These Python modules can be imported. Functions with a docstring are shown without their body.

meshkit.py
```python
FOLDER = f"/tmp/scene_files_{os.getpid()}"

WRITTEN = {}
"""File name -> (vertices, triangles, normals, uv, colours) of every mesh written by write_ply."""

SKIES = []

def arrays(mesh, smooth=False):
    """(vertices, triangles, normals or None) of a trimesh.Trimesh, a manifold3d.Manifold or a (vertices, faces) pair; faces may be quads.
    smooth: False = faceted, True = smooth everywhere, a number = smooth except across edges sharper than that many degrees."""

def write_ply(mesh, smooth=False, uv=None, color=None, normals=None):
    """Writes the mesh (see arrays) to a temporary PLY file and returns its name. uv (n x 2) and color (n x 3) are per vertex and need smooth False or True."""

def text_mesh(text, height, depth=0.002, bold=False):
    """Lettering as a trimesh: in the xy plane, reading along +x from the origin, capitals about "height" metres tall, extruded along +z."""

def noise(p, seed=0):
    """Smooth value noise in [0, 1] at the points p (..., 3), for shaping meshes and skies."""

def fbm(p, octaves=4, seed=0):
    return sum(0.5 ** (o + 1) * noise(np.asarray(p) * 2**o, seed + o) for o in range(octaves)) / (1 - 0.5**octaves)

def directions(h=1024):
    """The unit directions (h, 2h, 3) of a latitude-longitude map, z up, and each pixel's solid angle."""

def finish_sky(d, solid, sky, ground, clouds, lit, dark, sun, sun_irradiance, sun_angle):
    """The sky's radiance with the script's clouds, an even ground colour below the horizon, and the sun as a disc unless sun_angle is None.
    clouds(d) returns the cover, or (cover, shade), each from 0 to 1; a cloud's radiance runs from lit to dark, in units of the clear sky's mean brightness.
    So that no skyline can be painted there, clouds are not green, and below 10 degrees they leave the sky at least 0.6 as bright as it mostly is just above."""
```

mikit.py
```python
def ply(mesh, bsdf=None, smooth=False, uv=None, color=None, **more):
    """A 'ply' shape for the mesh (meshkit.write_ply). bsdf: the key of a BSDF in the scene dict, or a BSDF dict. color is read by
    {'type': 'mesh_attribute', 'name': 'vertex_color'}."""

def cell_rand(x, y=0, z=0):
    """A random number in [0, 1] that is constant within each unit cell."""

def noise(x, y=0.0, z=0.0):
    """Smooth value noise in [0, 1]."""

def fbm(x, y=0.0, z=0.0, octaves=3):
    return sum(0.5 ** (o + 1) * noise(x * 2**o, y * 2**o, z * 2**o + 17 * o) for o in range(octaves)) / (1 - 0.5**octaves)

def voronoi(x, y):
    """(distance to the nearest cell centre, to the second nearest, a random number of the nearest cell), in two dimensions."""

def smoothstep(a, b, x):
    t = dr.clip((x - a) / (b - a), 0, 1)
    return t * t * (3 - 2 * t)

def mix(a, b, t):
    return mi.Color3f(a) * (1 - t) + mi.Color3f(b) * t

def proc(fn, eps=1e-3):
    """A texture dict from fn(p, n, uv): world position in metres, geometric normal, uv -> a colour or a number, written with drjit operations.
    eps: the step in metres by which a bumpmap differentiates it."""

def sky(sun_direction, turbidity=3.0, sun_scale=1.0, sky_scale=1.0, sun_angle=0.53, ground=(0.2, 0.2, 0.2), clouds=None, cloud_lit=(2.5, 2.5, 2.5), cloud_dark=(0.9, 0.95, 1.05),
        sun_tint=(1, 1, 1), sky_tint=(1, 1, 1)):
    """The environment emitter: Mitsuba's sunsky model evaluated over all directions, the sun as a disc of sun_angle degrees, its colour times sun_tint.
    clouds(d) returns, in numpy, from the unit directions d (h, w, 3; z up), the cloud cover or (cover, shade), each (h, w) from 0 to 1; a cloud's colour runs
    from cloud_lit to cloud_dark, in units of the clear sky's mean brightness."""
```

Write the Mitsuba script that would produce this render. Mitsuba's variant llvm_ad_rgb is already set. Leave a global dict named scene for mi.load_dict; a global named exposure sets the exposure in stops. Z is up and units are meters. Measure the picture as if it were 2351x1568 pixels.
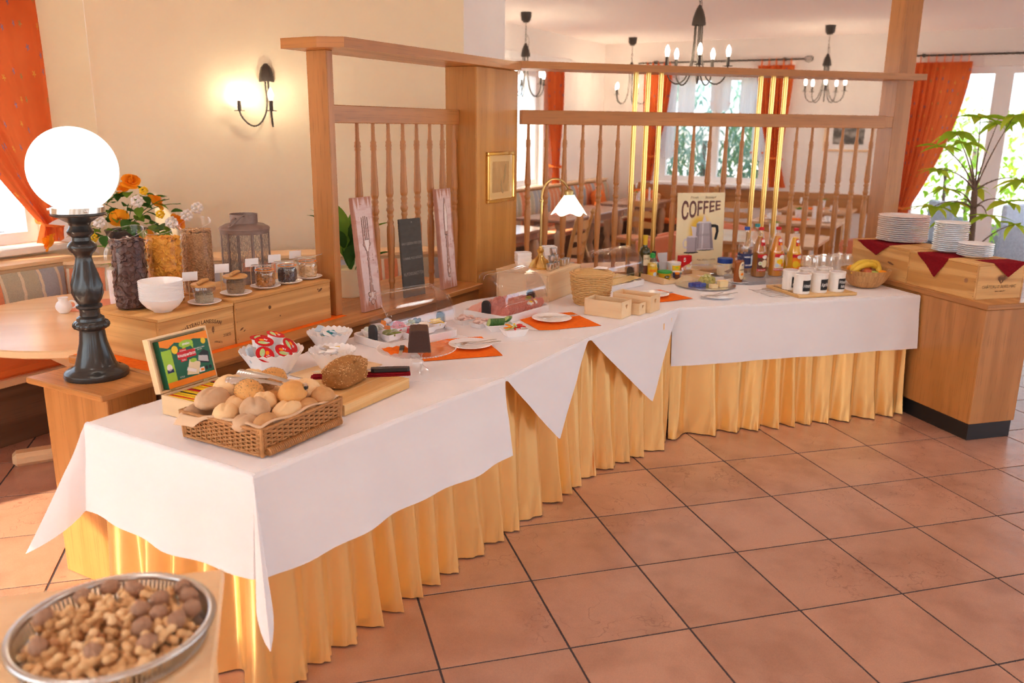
import math, random
import numpy as np, trimesh, drjit as dr, mitsuba as mi
import shapely, shapely.geometry as sg, shapely.affinity as sa
import meshkit, mikit
from mikit import proc, noise, fbm, voronoi, cell_rand, smoothstep, mix
T = mi.ScalarTransform4f
PI = math.pi
rng = random.Random(7)
scene, labels, place, count = {}, {}, {}, {}

# ------------------------------------------------------------------ camera, sky, exposure
CAM = [-2.23299, -4.14593, 1.71926]
FWD = [0.264451, 0.931527, -0.249647]
UP = [0.057602, 0.243143, 0.968279]
scene['camera'] = {'type': 'thinlens', 'fov': 62.993, 'fov_axis': 'x', 'near_clip': 0.05, 'far_clip': 200.0, 'aperture_radius': 0.006, 'focus_distance': 3.6,
                   'to_world': T().look_at(origin=CAM, target=[c + f for c, f in zip(CAM, FWD)], up=UP)}
exposure = 4.0
scene['sky'] = mikit.sky([-0.74, -0.37, 0.56], turbidity=3.5, sun_scale=0.45, sky_scale=1.0, ground=(0.55, 0.53, 0.50), sun_angle=0.6,
                         clouds=lambda d: np.full(d.shape[:2], 0.6), cloud_lit=(1.28, 1.42, 1.58), cloud_dark=(1.0, 1.1, 1.25))
SKYLIGHT = 1.0

# ------------------------------------------------------------------ helpers: meshes
def TM(v, f): return trimesh.Trimesh(np.asarray(v, float), np.asarray(f), process=False)
def cat(*ms):
    ms = [m for m in (ms[0] if len(ms) == 1 and isinstance(ms[0], (list, tuple)) else ms)]
    vs, fs, o = [], [], 0
    for m in ms:
        vs.append(np.array(m.vertices)); fs.append(np.array(m.faces) + o); o += len(m.vertices)
    return TM(np.vstack(vs), np.vstack(fs))
def mv(m, x=0, y=0, z=0, rx=0, ry=0, rz=0, s=None):
    v = np.array(m.vertices)
    if s is not None: v = v * np.asarray(s)
    for a, i, j in ((rx, 1, 2), (ry, 2, 0), (rz, 0, 1)):
        if a:
            c, q = math.cos(a), math.sin(a); w = v.copy()
            w[:, i] = v[:, i] * c - v[:, j] * q; w[:, j] = v[:, i] * q + v[:, j] * c; v = w
    return TM(v + [x, y, z], m.faces)
def bx(x0, y0, z0, x1, y1, z1, c=0.002):
    """a box with chamfered edges"""
    lo, hi = np.array([x0, y0, z0], float), np.array([x1, y1, z1], float)
    c = min(c, (hi - lo).min() * 0.45)
    if c <= 0:
        v = [[(lo, hi)[i][0], (lo, hi)[j][1], (lo, hi)[k][2]] for i in (0, 1) for j in (0, 1) for k in (0, 1)]
    else:
        v = []
        for i in (0, 1):
            for j in (0, 1):
                for k in (0, 1):
                    p = np.array([(lo, hi)[i][0], (lo, hi)[j][1], (lo, hi)[k][2]]); s = 1 - 2 * np.array([i, j, k])
                    for a in range(3):
                        q = p + c * s; q[a] = p[a]; v.append(q)
    h = trimesh.convex.convex_hull(np.array(v)); return TM(h.vertices, h.faces)
def lathe(pts, n=28, arc=None, rz=0.0):
    """surface of revolution about z of (r, z) points listed from bottom to top along the outside; r = 0 closes it"""
    pts = np.array(pts, float); ph = np.arange(n) * 2 * PI / n + rz
    v, f, rows = [], [], []
    for r, z in pts:
        if r < 1e-6: rows.append([len(v)] * n); v.append([0, 0, z])
        else: rows.append(list(range(len(v), len(v) + n))); v += [[r * math.cos(a), r * math.sin(a), z] for a in ph]
    for a, b in zip(rows[:-1], rows[1:]):
        for i in range(n):
            j = (i + 1) % n
            if a[i] != a[j]: f.append([a[i], a[j], b[j]])
            if b[i] != b[j]: f.append([a[i], b[j], b[i]])
    return TM(v, f)
def tube(path, r, n=8, closed=False, squash=1.0):
    p = np.array(path, float); k = len(p); r = np.broadcast_to(r, (k,))
    t = np.roll(p, -1, 0) - np.roll(p, 1, 0)
    if not closed: t[0], t[-1] = p[1] - p[0], p[-1] - p[-2]
    t /= np.linalg.norm(t, axis=1, keepdims=True) + 1e-12
    a = np.cross(t[0], [0, 0, 1.0]); a = np.cross(t[0], [1.0, 0, 0]) if np.linalg.norm(a) < 0.1 else a
    v = []
    for i in range(k):
        a = a - t[i] * (a @ t[i]); a /= np.linalg.norm(a) + 1e-12; b = np.cross(t[i], a)
        for q in range(n):
            w = 2 * PI * q / n; v.append(p[i] + r[i] * (a * math.cos(w) + b * squash * math.sin(w)))
    f = []
    for i in range(k if closed else k - 1):
        i2 = (i + 1) % k
        for q in range(n):
            q2 = (q + 1) % n; f += [[i * n + q, i * n + q2, i2 * n + q2], [i * n + q, i2 * n + q2, i2 * n + q]]
    if not closed:
        for q in range(1, n - 1): f += [[0, q + 1, q], [(k - 1) * n, (k - 1) * n + q, (k - 1) * n + q + 1]]
    return TM(v, f)
def grid(fn, nu, nv, closed=False):
    """surface fn(s, t) -> point, s and t in 0..1"""
    v = [fn(i / (nu if closed else nu - 1), j / (nv - 1)) for i in range(nu) for j in range(nv)]; f = []
    for i in range(nu if closed else nu - 1):
        for j in range(nv - 1):
            a, b = i * nv + j, ((i + 1) % nu) * nv + j; f += [[a, b, b + 1], [a, b + 1, a + 1]]
    return TM(v, f)
def gridv(fn, nu, nv):
    s, t = np.meshgrid(np.linspace(0, 1, nu), np.linspace(0, 1, nv), indexing='ij')
    v = np.stack(np.broadcast_arrays(*fn(s, t)), -1).reshape(-1, 3)
    i, j = np.meshgrid(np.arange(nu - 1), np.arange(nv - 1), indexing='ij'); a = (i * nv + j).ravel(); b = a + nv
    return TM(v, np.vstack([np.stack([a, b, b + 1], 1), np.stack([a, b + 1, a + 1], 1)]))
def extr(poly, h, z=0.0):
    """extruded shapely polygon(s), from z to z + h"""
    if not isinstance(poly, sg.base.BaseGeometry): poly = sg.Polygon(poly)
    if not poly.is_valid: poly = poly.buffer(0)
    gs = [g for g in getattr(poly, 'geoms', [poly]) if g.geom_type == 'Polygon' and g.area > 1e-9]
    return mv(cat([trimesh.creation.extrude_polygon(g, h, engine='earcut') for g in gs]), z=z)
def rrect(w, d, r, n=6): return sg.box(-w / 2 + r, -d / 2 + r, w / 2 - r, d / 2 - r).buffer(r, quad_segs=n)
def ell(x, y, a, b, rot=0, n=24): return sa.translate(sa.rotate(sa.scale(sg.Point(0, 0).buffer(1, quad_segs=n // 4), a, b), rot), x, y)
def blob(a, b, c, sub=3, wob=0.0, seed=0, freq=3.0):
    m = trimesh.creation.icosphere(subdivisions=sub); v = np.array(m.vertices)
    if wob: v = v * (1 + wob * (meshkit.fbm(v * freq + 11.3 * seed, 3, seed)[:, None] - 0.5) * 2)
    return TM(v * [a, b, c], m.faces)
def upright(m): return mv(m, rx=PI / 2)            # a drawing in xy stood up: facing -y
def text(s, h, depth=0.0006, bold=False, cx=True, font_sx=1.0):
    m = meshkit.text_mesh(s, h, depth, bold); v = np.array(m.vertices); v[:, 0] *= font_sx
    if cx: v[:, 0] -= (v[:, 0].min() + v[:, 0].max()) / 2
    return TM(v, m.faces)
def smooth_path(pts, n=40):
    from scipy.interpolate import CubicSpline
    p = np.array(pts, float); d = np.r_[0, np.cumsum(np.linalg.norm(np.diff(p, axis=0), axis=1))]
    return CubicSpline(d, p)(np.linspace(0, d[-1], n))

# ------------------------------------------------------------------ helpers: entries
def M(x=0, y=0, z=0, rz=0, rx=0, ry=0, s=None):
    m = T().translate([x, y, z])
    if rz: m = m.rotate([0, 0, 1], math.degrees(rz))
    if ry: m = m.rotate([0, 1, 0], math.degrees(ry))
    if rx: m = m.rotate([1, 0, 0], math.degrees(rx))
    if s: m = m.scale([s] * 3 if not isinstance(s, (list, tuple)) else list(s))
    return m
Q = PI / 4
def MU(u=0, v=0, z=0, rz=0, rx=0, ry=0, s=None):      # the left wing stands at 45 degrees to the tiles: u along it, v away from the guests
    return M((u - v) * 0.70710678, (u + v) * 0.70710678, z, Q + rz, rx, ry, s)
def UV(u, v): return ((u - v) * 0.70710678, (u + v) * 0.70710678)
def numbered(name):
    n = count.get(name, 0); count[name] = n + 1
    return name if n == 0 else '%s_%03d' % (name, n)
def tag(key, label=None, cat_=None, group=None, kind=None):
    d = {}
    if label: d['label'] = label
    if cat_: d['category'] = cat_
    if group: d['group'] = group
    if kind: d['kind'] = kind
    if d: labels[key] = d
    return key
def thing(name, label, cat_, m=None, group=None):
    key = numbered(name); place[key] = m if m is not None else T()
    return tag(key, label, cat_, group)
def facet_uv(mesh, grain, seed):
    v, f = np.array(mesh.vertices), np.array(mesh.faces); tri = v[f]
    n = np.cross(tri[:, 1] - tri[:, 0], tri[:, 2] - tri[:, 0]); ax = np.abs(n).argmax(1)
    o = [i for i in range(3) if i != grain]; uv = np.zeros((len(f), 3, 2))
    for k in range(3):
        on = ax == k
        if k == grain: uv[on, :, 0] = tri[on][:, :, o[0]] * 0.25; uv[on, :, 1] = tri[on][:, :, o[1]]
        else:
            q = [i for i in o if i != k][0]
            uv[on, :, 0] = tri[on][:, :, grain]; uv[on, :, 1] = tri[on][:, :, q] + 0.37 * k
    return TM(tri.reshape(-1, 3), np.arange(3 * len(f)).reshape(-1, 3)), uv.reshape(-1, 2) + [seed * 3.17 % 50, seed * 7.31 % 50]
def MP(mesh, m, smooth=False, uv=None, color=None, **more): return mikit.ply(mesh, 'm_' + m, smooth, uv, color, **more)
def ply(mesh, mat, smooth=False, grain=None, seed=None, uv=None, color=None, **more):
    if grain is not None:
        mesh, uv = facet_uv(mesh, grain, rng.random() * 100 if seed is None else seed); smooth = False
    return MP(mesh, mat, smooth, uv, color, **more)
def part(parent, name, shape, m=None, label=None, kind=None):
    """one entry of the scene: a part of the thing (or of the part) called parent; shape is a ply dict"""
    key = numbered(parent + '__' + name)
    base = parent
    while base not in place: base = base.rsplit('__', 1)[0]
    tw = place[base] @ m if m is not None else place[base]
    place[key] = tw
    scene[key] = {**shape, 'to_world': tw}
    if label or kind: tag(key, label, None, None, kind)
    return key
def solo(name, label, cat_, shape, m=None, group=None, kind=None):
    """a thing that is one mesh"""
    key = numbered(name); place[key] = m if m is not None else T()
    scene[key] = {**shape, 'to_world': place[key]}
    return tag(key, label, cat_, group, kind)
def struct(key, shape, m=None, label=None):
    key = numbered(key); place[key] = m if m is not None else T()
    scene[key] = {**shape, 'to_world': place[key]}
    return tag(key, label, None, None, 'structure')
def dup(root, m, label=None, group=None):
    """a copy of a thing with copies of its parts and sub-parts"""
    import re
    base = re.sub(r'_\d{3}$', '', root); key = numbered(base); inv = place[root].inverse(); place[key] = m
    for k in [k for k in scene if k == root or k.startswith(root + '__')]:
        k2 = key + k[len(root):]; place[k2] = m @ inv @ T(scene[k]['to_world']); scene[k2] = {**scene[k], 'to_world': place[k2]}
        if k != root and k in labels: labels[k2] = labels[k]
    l = labels[root]
    return tag(key, label or l['label'], l['category'], group or l.get('group'))

# ------------------------------------------------------------------ materials
def rgb(c): return {'type': 'rgb', 'value': list(c)}
def mat(key, col, rough=0.5, metal=0.0, spec=0.5, two=True, bump=None, bscale=1.0, **k):
    b = {'type': 'principled', 'base_color': col if isinstance(col, dict) else rgb(col), 'roughness': rough if isinstance(rough, dict) else float(rough),
         'metallic': float(metal), **k}
    if spec != 0.5: b['specular'] = float(spec)
    if bump: b = {'type': 'bumpmap', 'arbitrary': bump, 'scale': float(bscale), 'bsdf': b}
    if two: b = {'type': 'twosided', 'bsdf': b}
    scene['m_' + key] = b
    return key
def wood(key, a, b, c, rough=0.38, along=1.3, across=26.0, pore=0.35, knots=0.0, spec=0.5):
    def fn(p, n, uv):
        x, y = uv.x, uv.y
        w = noise(x * 0.9, y * 5.0, 3.0)
        r = noise(x * along, y * across + w * 3.0, 1.0)
        fine = noise(x * 9.0, y * 260.0, 7.0)
        col = mix(a, b, smoothstep(0.25, 0.8, r))
        col = mix(col, c, pore * smoothstep(0.62, 0.95, fine))
        if knots:
            d, _, q = voronoi(x * 2.6, y * 6.0)
            ring = 0.5 + 0.5 * dr.sin(d * 70.0)
            k = dr.select(q > 1 - knots, 1 - smoothstep(0.05, 0.16, d), 0.0)
            col = mix(col, mi.Color3f(c) * (0.75 + 0.3 * ring), k)
        return col
    return mat(key, proc(fn), rough, spec=spec)
wood('oak', (0.47, 0.205, 0.062), (0.40, 0.165, 0.045), (0.26, 0.10, 0.028), 0.30)
wood('oak_gold', (0.54, 0.265, 0.07), (0.47, 0.21, 0.05), (0.33, 0.14, 0.032), 0.24, along=0.8, across=20)
wood('pine', (0.66, 0.375, 0.13), (0.52, 0.25, 0.068), (0.30, 0.12, 0.035), 0.55, along=1.1, across=38, pore=0.2, knots=0.10)
wood('birch', (0.80, 0.60, 0.36), (0.74, 0.52, 0.29), (0.60, 0.38, 0.19), 0.5, along=1.5, across=30, pore=0.2)
wood('bamboo', (0.74, 0.49, 0.22), (0.64, 0.38, 0.14), (0.48, 0.26, 0.09), 0.4, along=0.9, across=70, pore=0.25)
wood('beech', (0.60, 0.32, 0.11), (0.53, 0.26, 0.08), (0.40, 0.18, 0.05), 0.32, along=1.5, across=24)
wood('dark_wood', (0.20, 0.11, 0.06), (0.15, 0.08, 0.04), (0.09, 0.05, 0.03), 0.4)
wood('table_wood', (0.62, 0.40, 0.24), (0.56, 0.34, 0.19), (0.44, 0.26, 0.14), 0.22, along=1.0, across=18)
wood('table_top_brown', (0.36, 0.20, 0.14), (0.31, 0.165, 0.11), (0.22, 0.11, 0.07), 0.16, along=1.0, across=18)
wood('maple', (0.80, 0.56, 0.32), (0.75, 0.50, 0.27), (0.62, 0.38, 0.2), 0.25, along=0.9, across=14, pore=0.15)

def plaster(p, n, uv): return 0.0035 * fbm(p.x * 38, p.y * 38, p.z * 38, octaves=3)
mat('wall_cream', (0.87, 0.79, 0.60), 0.85, spec=0.2, bump=proc(plaster, 2e-3))
mat('wall_white', (0.87, 0.83, 0.80), 0.85, spec=0.2)
mat('wall_lilac', (0.80, 0.79, 0.82), 0.85, spec=0.2)
mat('ceiling_paint', (0.87, 0.83, 0.81), 0.9, spec=0.1)
mat('white_frame', (0.86, 0.86, 0.87), 0.3)
mat('sill_stone', (0.82, 0.80, 0.78), 0.25)
mat('grout', (0.055, 0.04, 0.045), 0.8)
def tilecol(p, n, uv):
    c = cell_rand(dr.floor(p.x / 0.45), dr.floor(p.y / 0.45), 5)
    m = fbm(p.x * 7, p.y * 7, c * 40, octaves=4)
    col = mix((0.46, 0.250, 0.170), (0.375, 0.190, 0.124), smoothstep(0.3, 0.75, m))
    v = dr.abs(fbm(p.x * 11 + 9, p.y * 11, c * 91, octaves=4) - 0.5)
    col = mix(col, (0.23, 0.095, 0.06), 0.5 * (1 - smoothstep(0.0, 0.012, v)) * smoothstep(0.45, 0.7, noise(p.x * 3, p.y * 3, 2)))
    g = noise(p.x * 420, p.y * 420, 1.0)
    return col * (0.93 + 0.14 * g) * (0.94 + 0.12 * c)
def tilebump(p, n, uv): return 0.0016 * fbm(p.x * 26, p.y * 26, 4.0, octaves=4)
mat('tile', proc(tilecol), 0.30, spec=0.6, bump=proc(tilebump, 2e-3))
def weave(p, n, uv):                       # pressed fold lines of the laundered cloth, and its soft unevenness
    def crease(t): return dr.exp(-dr.square((t - dr.floor(t + 0.5)) / 0.012))
    a, b = (p.x + p.y) / 0.62, (p.y - p.x) / 0.55
    return 0.0011 * (crease(a) + crease(b)) + 0.0035 * fbm(p.x * 5, p.y * 5, p.z * 5, octaves=2)
mat('linen', (0.77, 0.76, 0.775), 0.75, spec=0.15, two=True, sheen=0.3, bump=proc(weave, 2e-3))
mat('satin', (0.93, 0.60, 0.22), 0.26, metal=0.7, spec=0.6, two=True, clearcoat=0.7, clearcoat_gloss=0.75)
mat('satin_hem', (0.78, 0.50, 0.20), 0.45, metal=0.2, two=True)
mat('porcelain', (0.86, 0.85, 0.85), 0.12)
mat('paper_white', (0.84, 0.83, 0.83), 0.6, two=True)
mat('plastic_white', (0.82, 0.82, 0.83), 0.22)
mat('black_plastic', (0.018, 0.018, 0.02), 0.3)
mat('black_cast', (0.018, 0.017, 0.017), 0.2, bump=None, clearcoat=0.5)
mat('steel', (0.72, 0.71, 0.70), 0.18, metal=1.0, two=True)
mat('silver_dull', (0.60, 0.58, 0.56), 0.25, metal=1.0, two=True)
mat('brass', (0.83, 0.58, 0.20), 0.16, metal=1.0)
mat('old_brass', (0.50, 0.36, 0.15), 0.3, metal=1.0)
mat('iron', (0.055, 0.045, 0.038), 0.45, metal=0.3)
mat('lantern_metal', proc(lambda p, n, uv: mix((0.30, 0.22, 0.19), (0.21, 0.145, 0.125), fbm(p.x * 40, p.y * 40, p.z * 40))), 0.55, metal=0.35, two=True)
scene['m_pane_glass'] = {'type': 'thindielectric', 'int_ior': 1.5}
scene['m_clear_plastic'] = {'type': 'thindielectric', 'int_ior': 1.32, 'specular_transmittance': rgb((0.95, 0.93, 0.945))}
scene['m_dome_glass'] = {'type': 'thindielectric', 'int_ior': 1.5}
scene['m_clear_glass'] = {'type': 'thindielectric', 'int_ior': 1.7}
scene['m_tumbler_glass'] = {'type': 'thindielectric', 'int_ior': 2.1}
mat('plinth_black', (0.012, 0.012, 0.014), 0.35)
def flowers(p, n, uv):
    x, y = uv.x * 7, uv.y * 7
    cx, cy = dr.floor(x), dr.floor(y); q = cell_rand(cx, cy, 3)
    dx, dy = x - cx - 0.3 - 0.4 * cell_rand(cx, cy, 1), y - cy - 0.3 - 0.4 * cell_rand(cx, cy, 2)
    r, a = dr.sqrt(dx * dx + dy * dy), dr.atan2(dy, dx)
    pet = 0.09 + 0.06 * dr.cos(a * 5 + q * 6)
    on = (1 - smoothstep(pet - 0.02, pet + 0.02, r)) * dr.select(q > 0.35, 1.0, 0.0)
    fl = mix(mix((0.20, 0.20, 0.34), (0.75, 0.42, 0.08), dr.select(q > 0.7, 1.0, 0.0)), (0.33, 0.30, 0.12), dr.select(q > 0.88, 1.0, 0.0))
    base = mix((0.72, 0.165, 0.05), (0.63, 0.125, 0.035), fbm(x * 0.8, y * 0.8, 2))
    return mix(base, fl, on * 0.85)
scene['m_curtain_cloth'] = {'type': 'principledthin', 'base_color': proc(flowers), 'roughness': 0.8, 'diff_trans': 0.55, 'spec_trans': 0.0}
scene['m_sheer_cloth'] = {'type': 'principledthin', 'base_color': rgb((0.85, 0.85, 0.88)), 'roughness': 0.8, 'diff_trans': 1.1, 'spec_trans': 0.0}
def leafmat(key, c, t=0.9, r=0.4):
    scene['m_' + key] = {'type': 'principledthin', 'base_color': rgb(c), 'roughness': r, 'diff_trans': t, 'spec_trans': 0.0}
leafmat('leaf_bright', (0.44, 0.72, 0.06), 1.15); leafmat('leaf_mid', (0.18, 0.36, 0.05)); leafmat('leaf_dark', (0.06, 0.16, 0.035), 0.5); leafmat('leaf_lime', (0.66, 0.84, 0.08), 1.25)
leafmat('leaf_hedge', (0.26, 0.46, 0.22), 0.9, 0.3); leafmat('leaf_blue', (0.32, 0.52, 0.44), 0.8, 0.2)
def stripes(p, n, uv):
    x = uv.x * 9.0; k = dr.floor(x); q = cell_rand(k, 1, 1); fx = x - k
    a = mix((0.66, 0.25, 0.13), (0.36, 0.37, 0.40), dr.select(q > 0.45, 1.0, 0.0)); a = mix(a, (0.45, 0.42, 0.32), dr.select(q > 0.75, 1.0, 0.0))
    edge = 1 - smoothstep(0.06, 0.10, dr.abs(fx - 0.12 + 0.06 * (noise(uv.y * 30, k, 0) - 0.5)))
    return mix(a, (0.70, 0.60, 0.45), edge) * (0.9 + 0.2 * noise(uv.x * 300, uv.y * 300, 1))
mat('stripe_cloth', proc(stripes), 0.9, spec=0.1)
mat('orange_cloth', (0.78, 0.20, 0.05), 0.9, spec=0.1, two=True)
mat('napkin_orange', proc(lambda p, n, uv: mix((0.80, 0.175, 0.018), (0.70, 0.125, 0.012), noise(p.x * 90, p.y * 90, p.z * 20))), 0.9, spec=0.1, two=True)
mat('napkin_red', proc(lambda p, n, uv: mix((0.235, 0.008, 0.014), (0.175, 0.006, 0.011), noise(p.x * 120, p.y * 120, p.z * 120))), 0.9, spec=0.1, two=True)
mat('napkin_beige', (0.66, 0.48, 0.32), 0.9, spec=0.1, two=True)
mat('salmon_leather', (0.72, 0.25, 0.13), 0.4)
mat('pink_mat', (0.78, 0.30, 0.22), 0.6)
mat('red_mat', (0.62, 0.12, 0.05), 0.6)
for k, c in dict(red=(0.55, 0.01, 0.015), dark_red=(0.28, 0.01, 0.012), blue=(0.02, 0.06, 0.33), navy=(0.012, 0.02, 0.09), yellow=(0.85, 0.58, 0.02), green=(0.03, 0.36, 0.06), dark_green=(0.012, 0.12, 0.06), lime=(0.32, 0.58, 0.04),
                 orange=(0.85, 0.25, 0.01), white=(0.84, 0.83, 0.82), black=(0.012, 0.012, 0.013), cream=(0.80, 0.70, 0.47), brown=(0.13, 0.04, 0.02), grey=(0.27, 0.26, 0.28), light_grey=(0.52, 0.50, 0.52), slate=(0.055, 0.054, 0.052), stain=(0.16, 0.07, 0.03),
                 pale_blue=(0.50, 0.62, 0.72), light_green=(0.45, 0.62, 0.25), teal=(0.03, 0.25, 0.28), tan=(0.62, 0.43, 0.24), gold_foil=(0.72, 0.50, 0.12), mustard=(0.62, 0.40, 0.02)).items():
    mat(k, c, 0.45 if k not in ('slate', 'stain') else 0.8, spec=0.35)
# ------------------------------------------------------------------ the room: it stands at 45 degrees to the tiles
VL, UF, ZC = 3.76, 7.35, 2.885                       # outer wall on the left, far wall, ceiling
struct('floor', ply(bx(-8, -9, -0.06, 11, 11, -0.003, 0), 'grout'), label='terracotta tiled floor with dark joints')
tile_mesh = ply(bx(0.004, 0.004, -0.012, 0.446, 0.446, 0, 0.0012), 'tile')
_f, _u = np.array(FWD), np.array(UP); _r = np.cross(_f, _u)
def screen(x, y, z=0.0):
    d = np.array([x, y, z]) - CAM; w = d @ _f
    return (1175.5 + 1918.5 * (d @ _r) / w, 784 - 1918.5 * (d @ _u) / w, w) if w > 0.2 else (0, 0, -1)
def shown(i, j):
    px = [screen(0.45 * (i + a), 0.45 * (j + b)) for a in (0, 1) for b in (0, 1)]
    if min(q[2] for q in px) < 0: return False
    xs, ys = [q[0] for q in px], [q[1] for q in px]
    return max(xs) > 0 and min(xs) < 2351 and max(ys) > 0 and min(ys) < 1568
field = []
for i in range(-18, 24):
    for j in range(-18, 24):
        x, y = 0.45 * i + 0.22, 0.45 * j + 0.22; u, v = (x + y) / 2 ** .5, (y - x) / 2 ** .5
        if v > VL or u > UF: continue
        if shown(i, j) and ((y < 0.5 and v < 0.9) or (v > 1.0 and u < -1.0) or (x > 1.4 and y < 2.5)):
            part('floor', 'tile', tile_mesh, M(0.45 * i, 0.45 * j, rng.uniform(-0.0006, 0.0)))
        else: field.append(mv(bx(0.004, 0.004, -0.012, 0.446, 0.446, -0.0003, 0.0), 0.45 * i, 0.45 * j))
part('floor', 'tile_field', ply(cat(field), 'tile'), kind='stuff')

def wall_u(name, u0, u1, v, thick, openings, m, label=None, reveal=None):
    """a wall along the u direction, its room side at v, with openings (u0, u1, z0, z1)"""
    p = sg.box(u0, 0, u1, ZC)
    for a, b, c, d in openings: p = p.difference(sg.box(a, c, b, d))
    w = mv(extr(p, thick), rx=PI / 2)                 # (u, z) -> stands, thickness towards -y
    struct(name, ply(mv(w, y=v + thick), m), MU(0, 0, 0), label)
def wall_v(name, v0, v1, u, thick, openings, m, label=None):
    """a wall along v, its room side at u"""
    p = sg.box(v0, 0, v1, ZC)
    for a, b, c, d in openings: p = p.difference(sg.box(a, c, b, d))
    w = mv(extr(p, thick), rx=PI / 2); w = mv(w, rz=PI / 2)
    struct(name, ply(mv(w, x=u), m), MU(0, 0, 0), label)
WL = [(-3.1, -1.36, 0.98, 2.36)]
wall_u('wall_left', -4.7, -0.932, VL, 0.3, WL, 'wall_cream', 'cream plaster wall with the sunny window on the left')
wall_u('wall_left', 1.39, UF + 0.3, VL, 0.3, [(4.0, 5.42, 0.98, 2.40), (2.0, 3.5, 0.98, 2.40)], 'wall_white', 'white wall of the back room with windows')
struct('wall_back', ply(bx(-3.3175, 2.0, 0, -0.87, 2.16, ZC, 0), 'wall_cream'), None, 'long cream rough plaster wall carrying the candle sconce')
struct('wall_pier', ply(bx(0.799, 2.03, 0, 1.39, 2.3, ZC, 0), 'wall_lilac'), MU(), 'pale pier at the end of the cream wall')
wall_v('wall_inner', 2.3, VL, 1.25, 0.14, [], 'wall_white')
FAR = [(1.36, 2.86, 0.97, 2.44), (-3.0, -0.46, 0.03, 2.47)]
wall_v('wall_far', -4.0, VL, UF, 0.3, FAR, 'wall_white', 'white far wall with window and glass doors')
struct('wall_west', ply(cat(bx(-6.2, -8.2, 0, -5.98, -7.6, ZC, 0), bx(-6.2, -1.3, 0, -5.98, -0.65, ZC, 0), bx(-6.2, -7.6, 0, -5.98, -1.3, 0.5, 0), bx(-6.2, -7.6, 2.7, -5.98, -1.3, ZC, 0), bx(-6.2, -4.7, 0.5, -5.98, -4.5, 2.7, 0)), 'wall_cream'))
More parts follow.
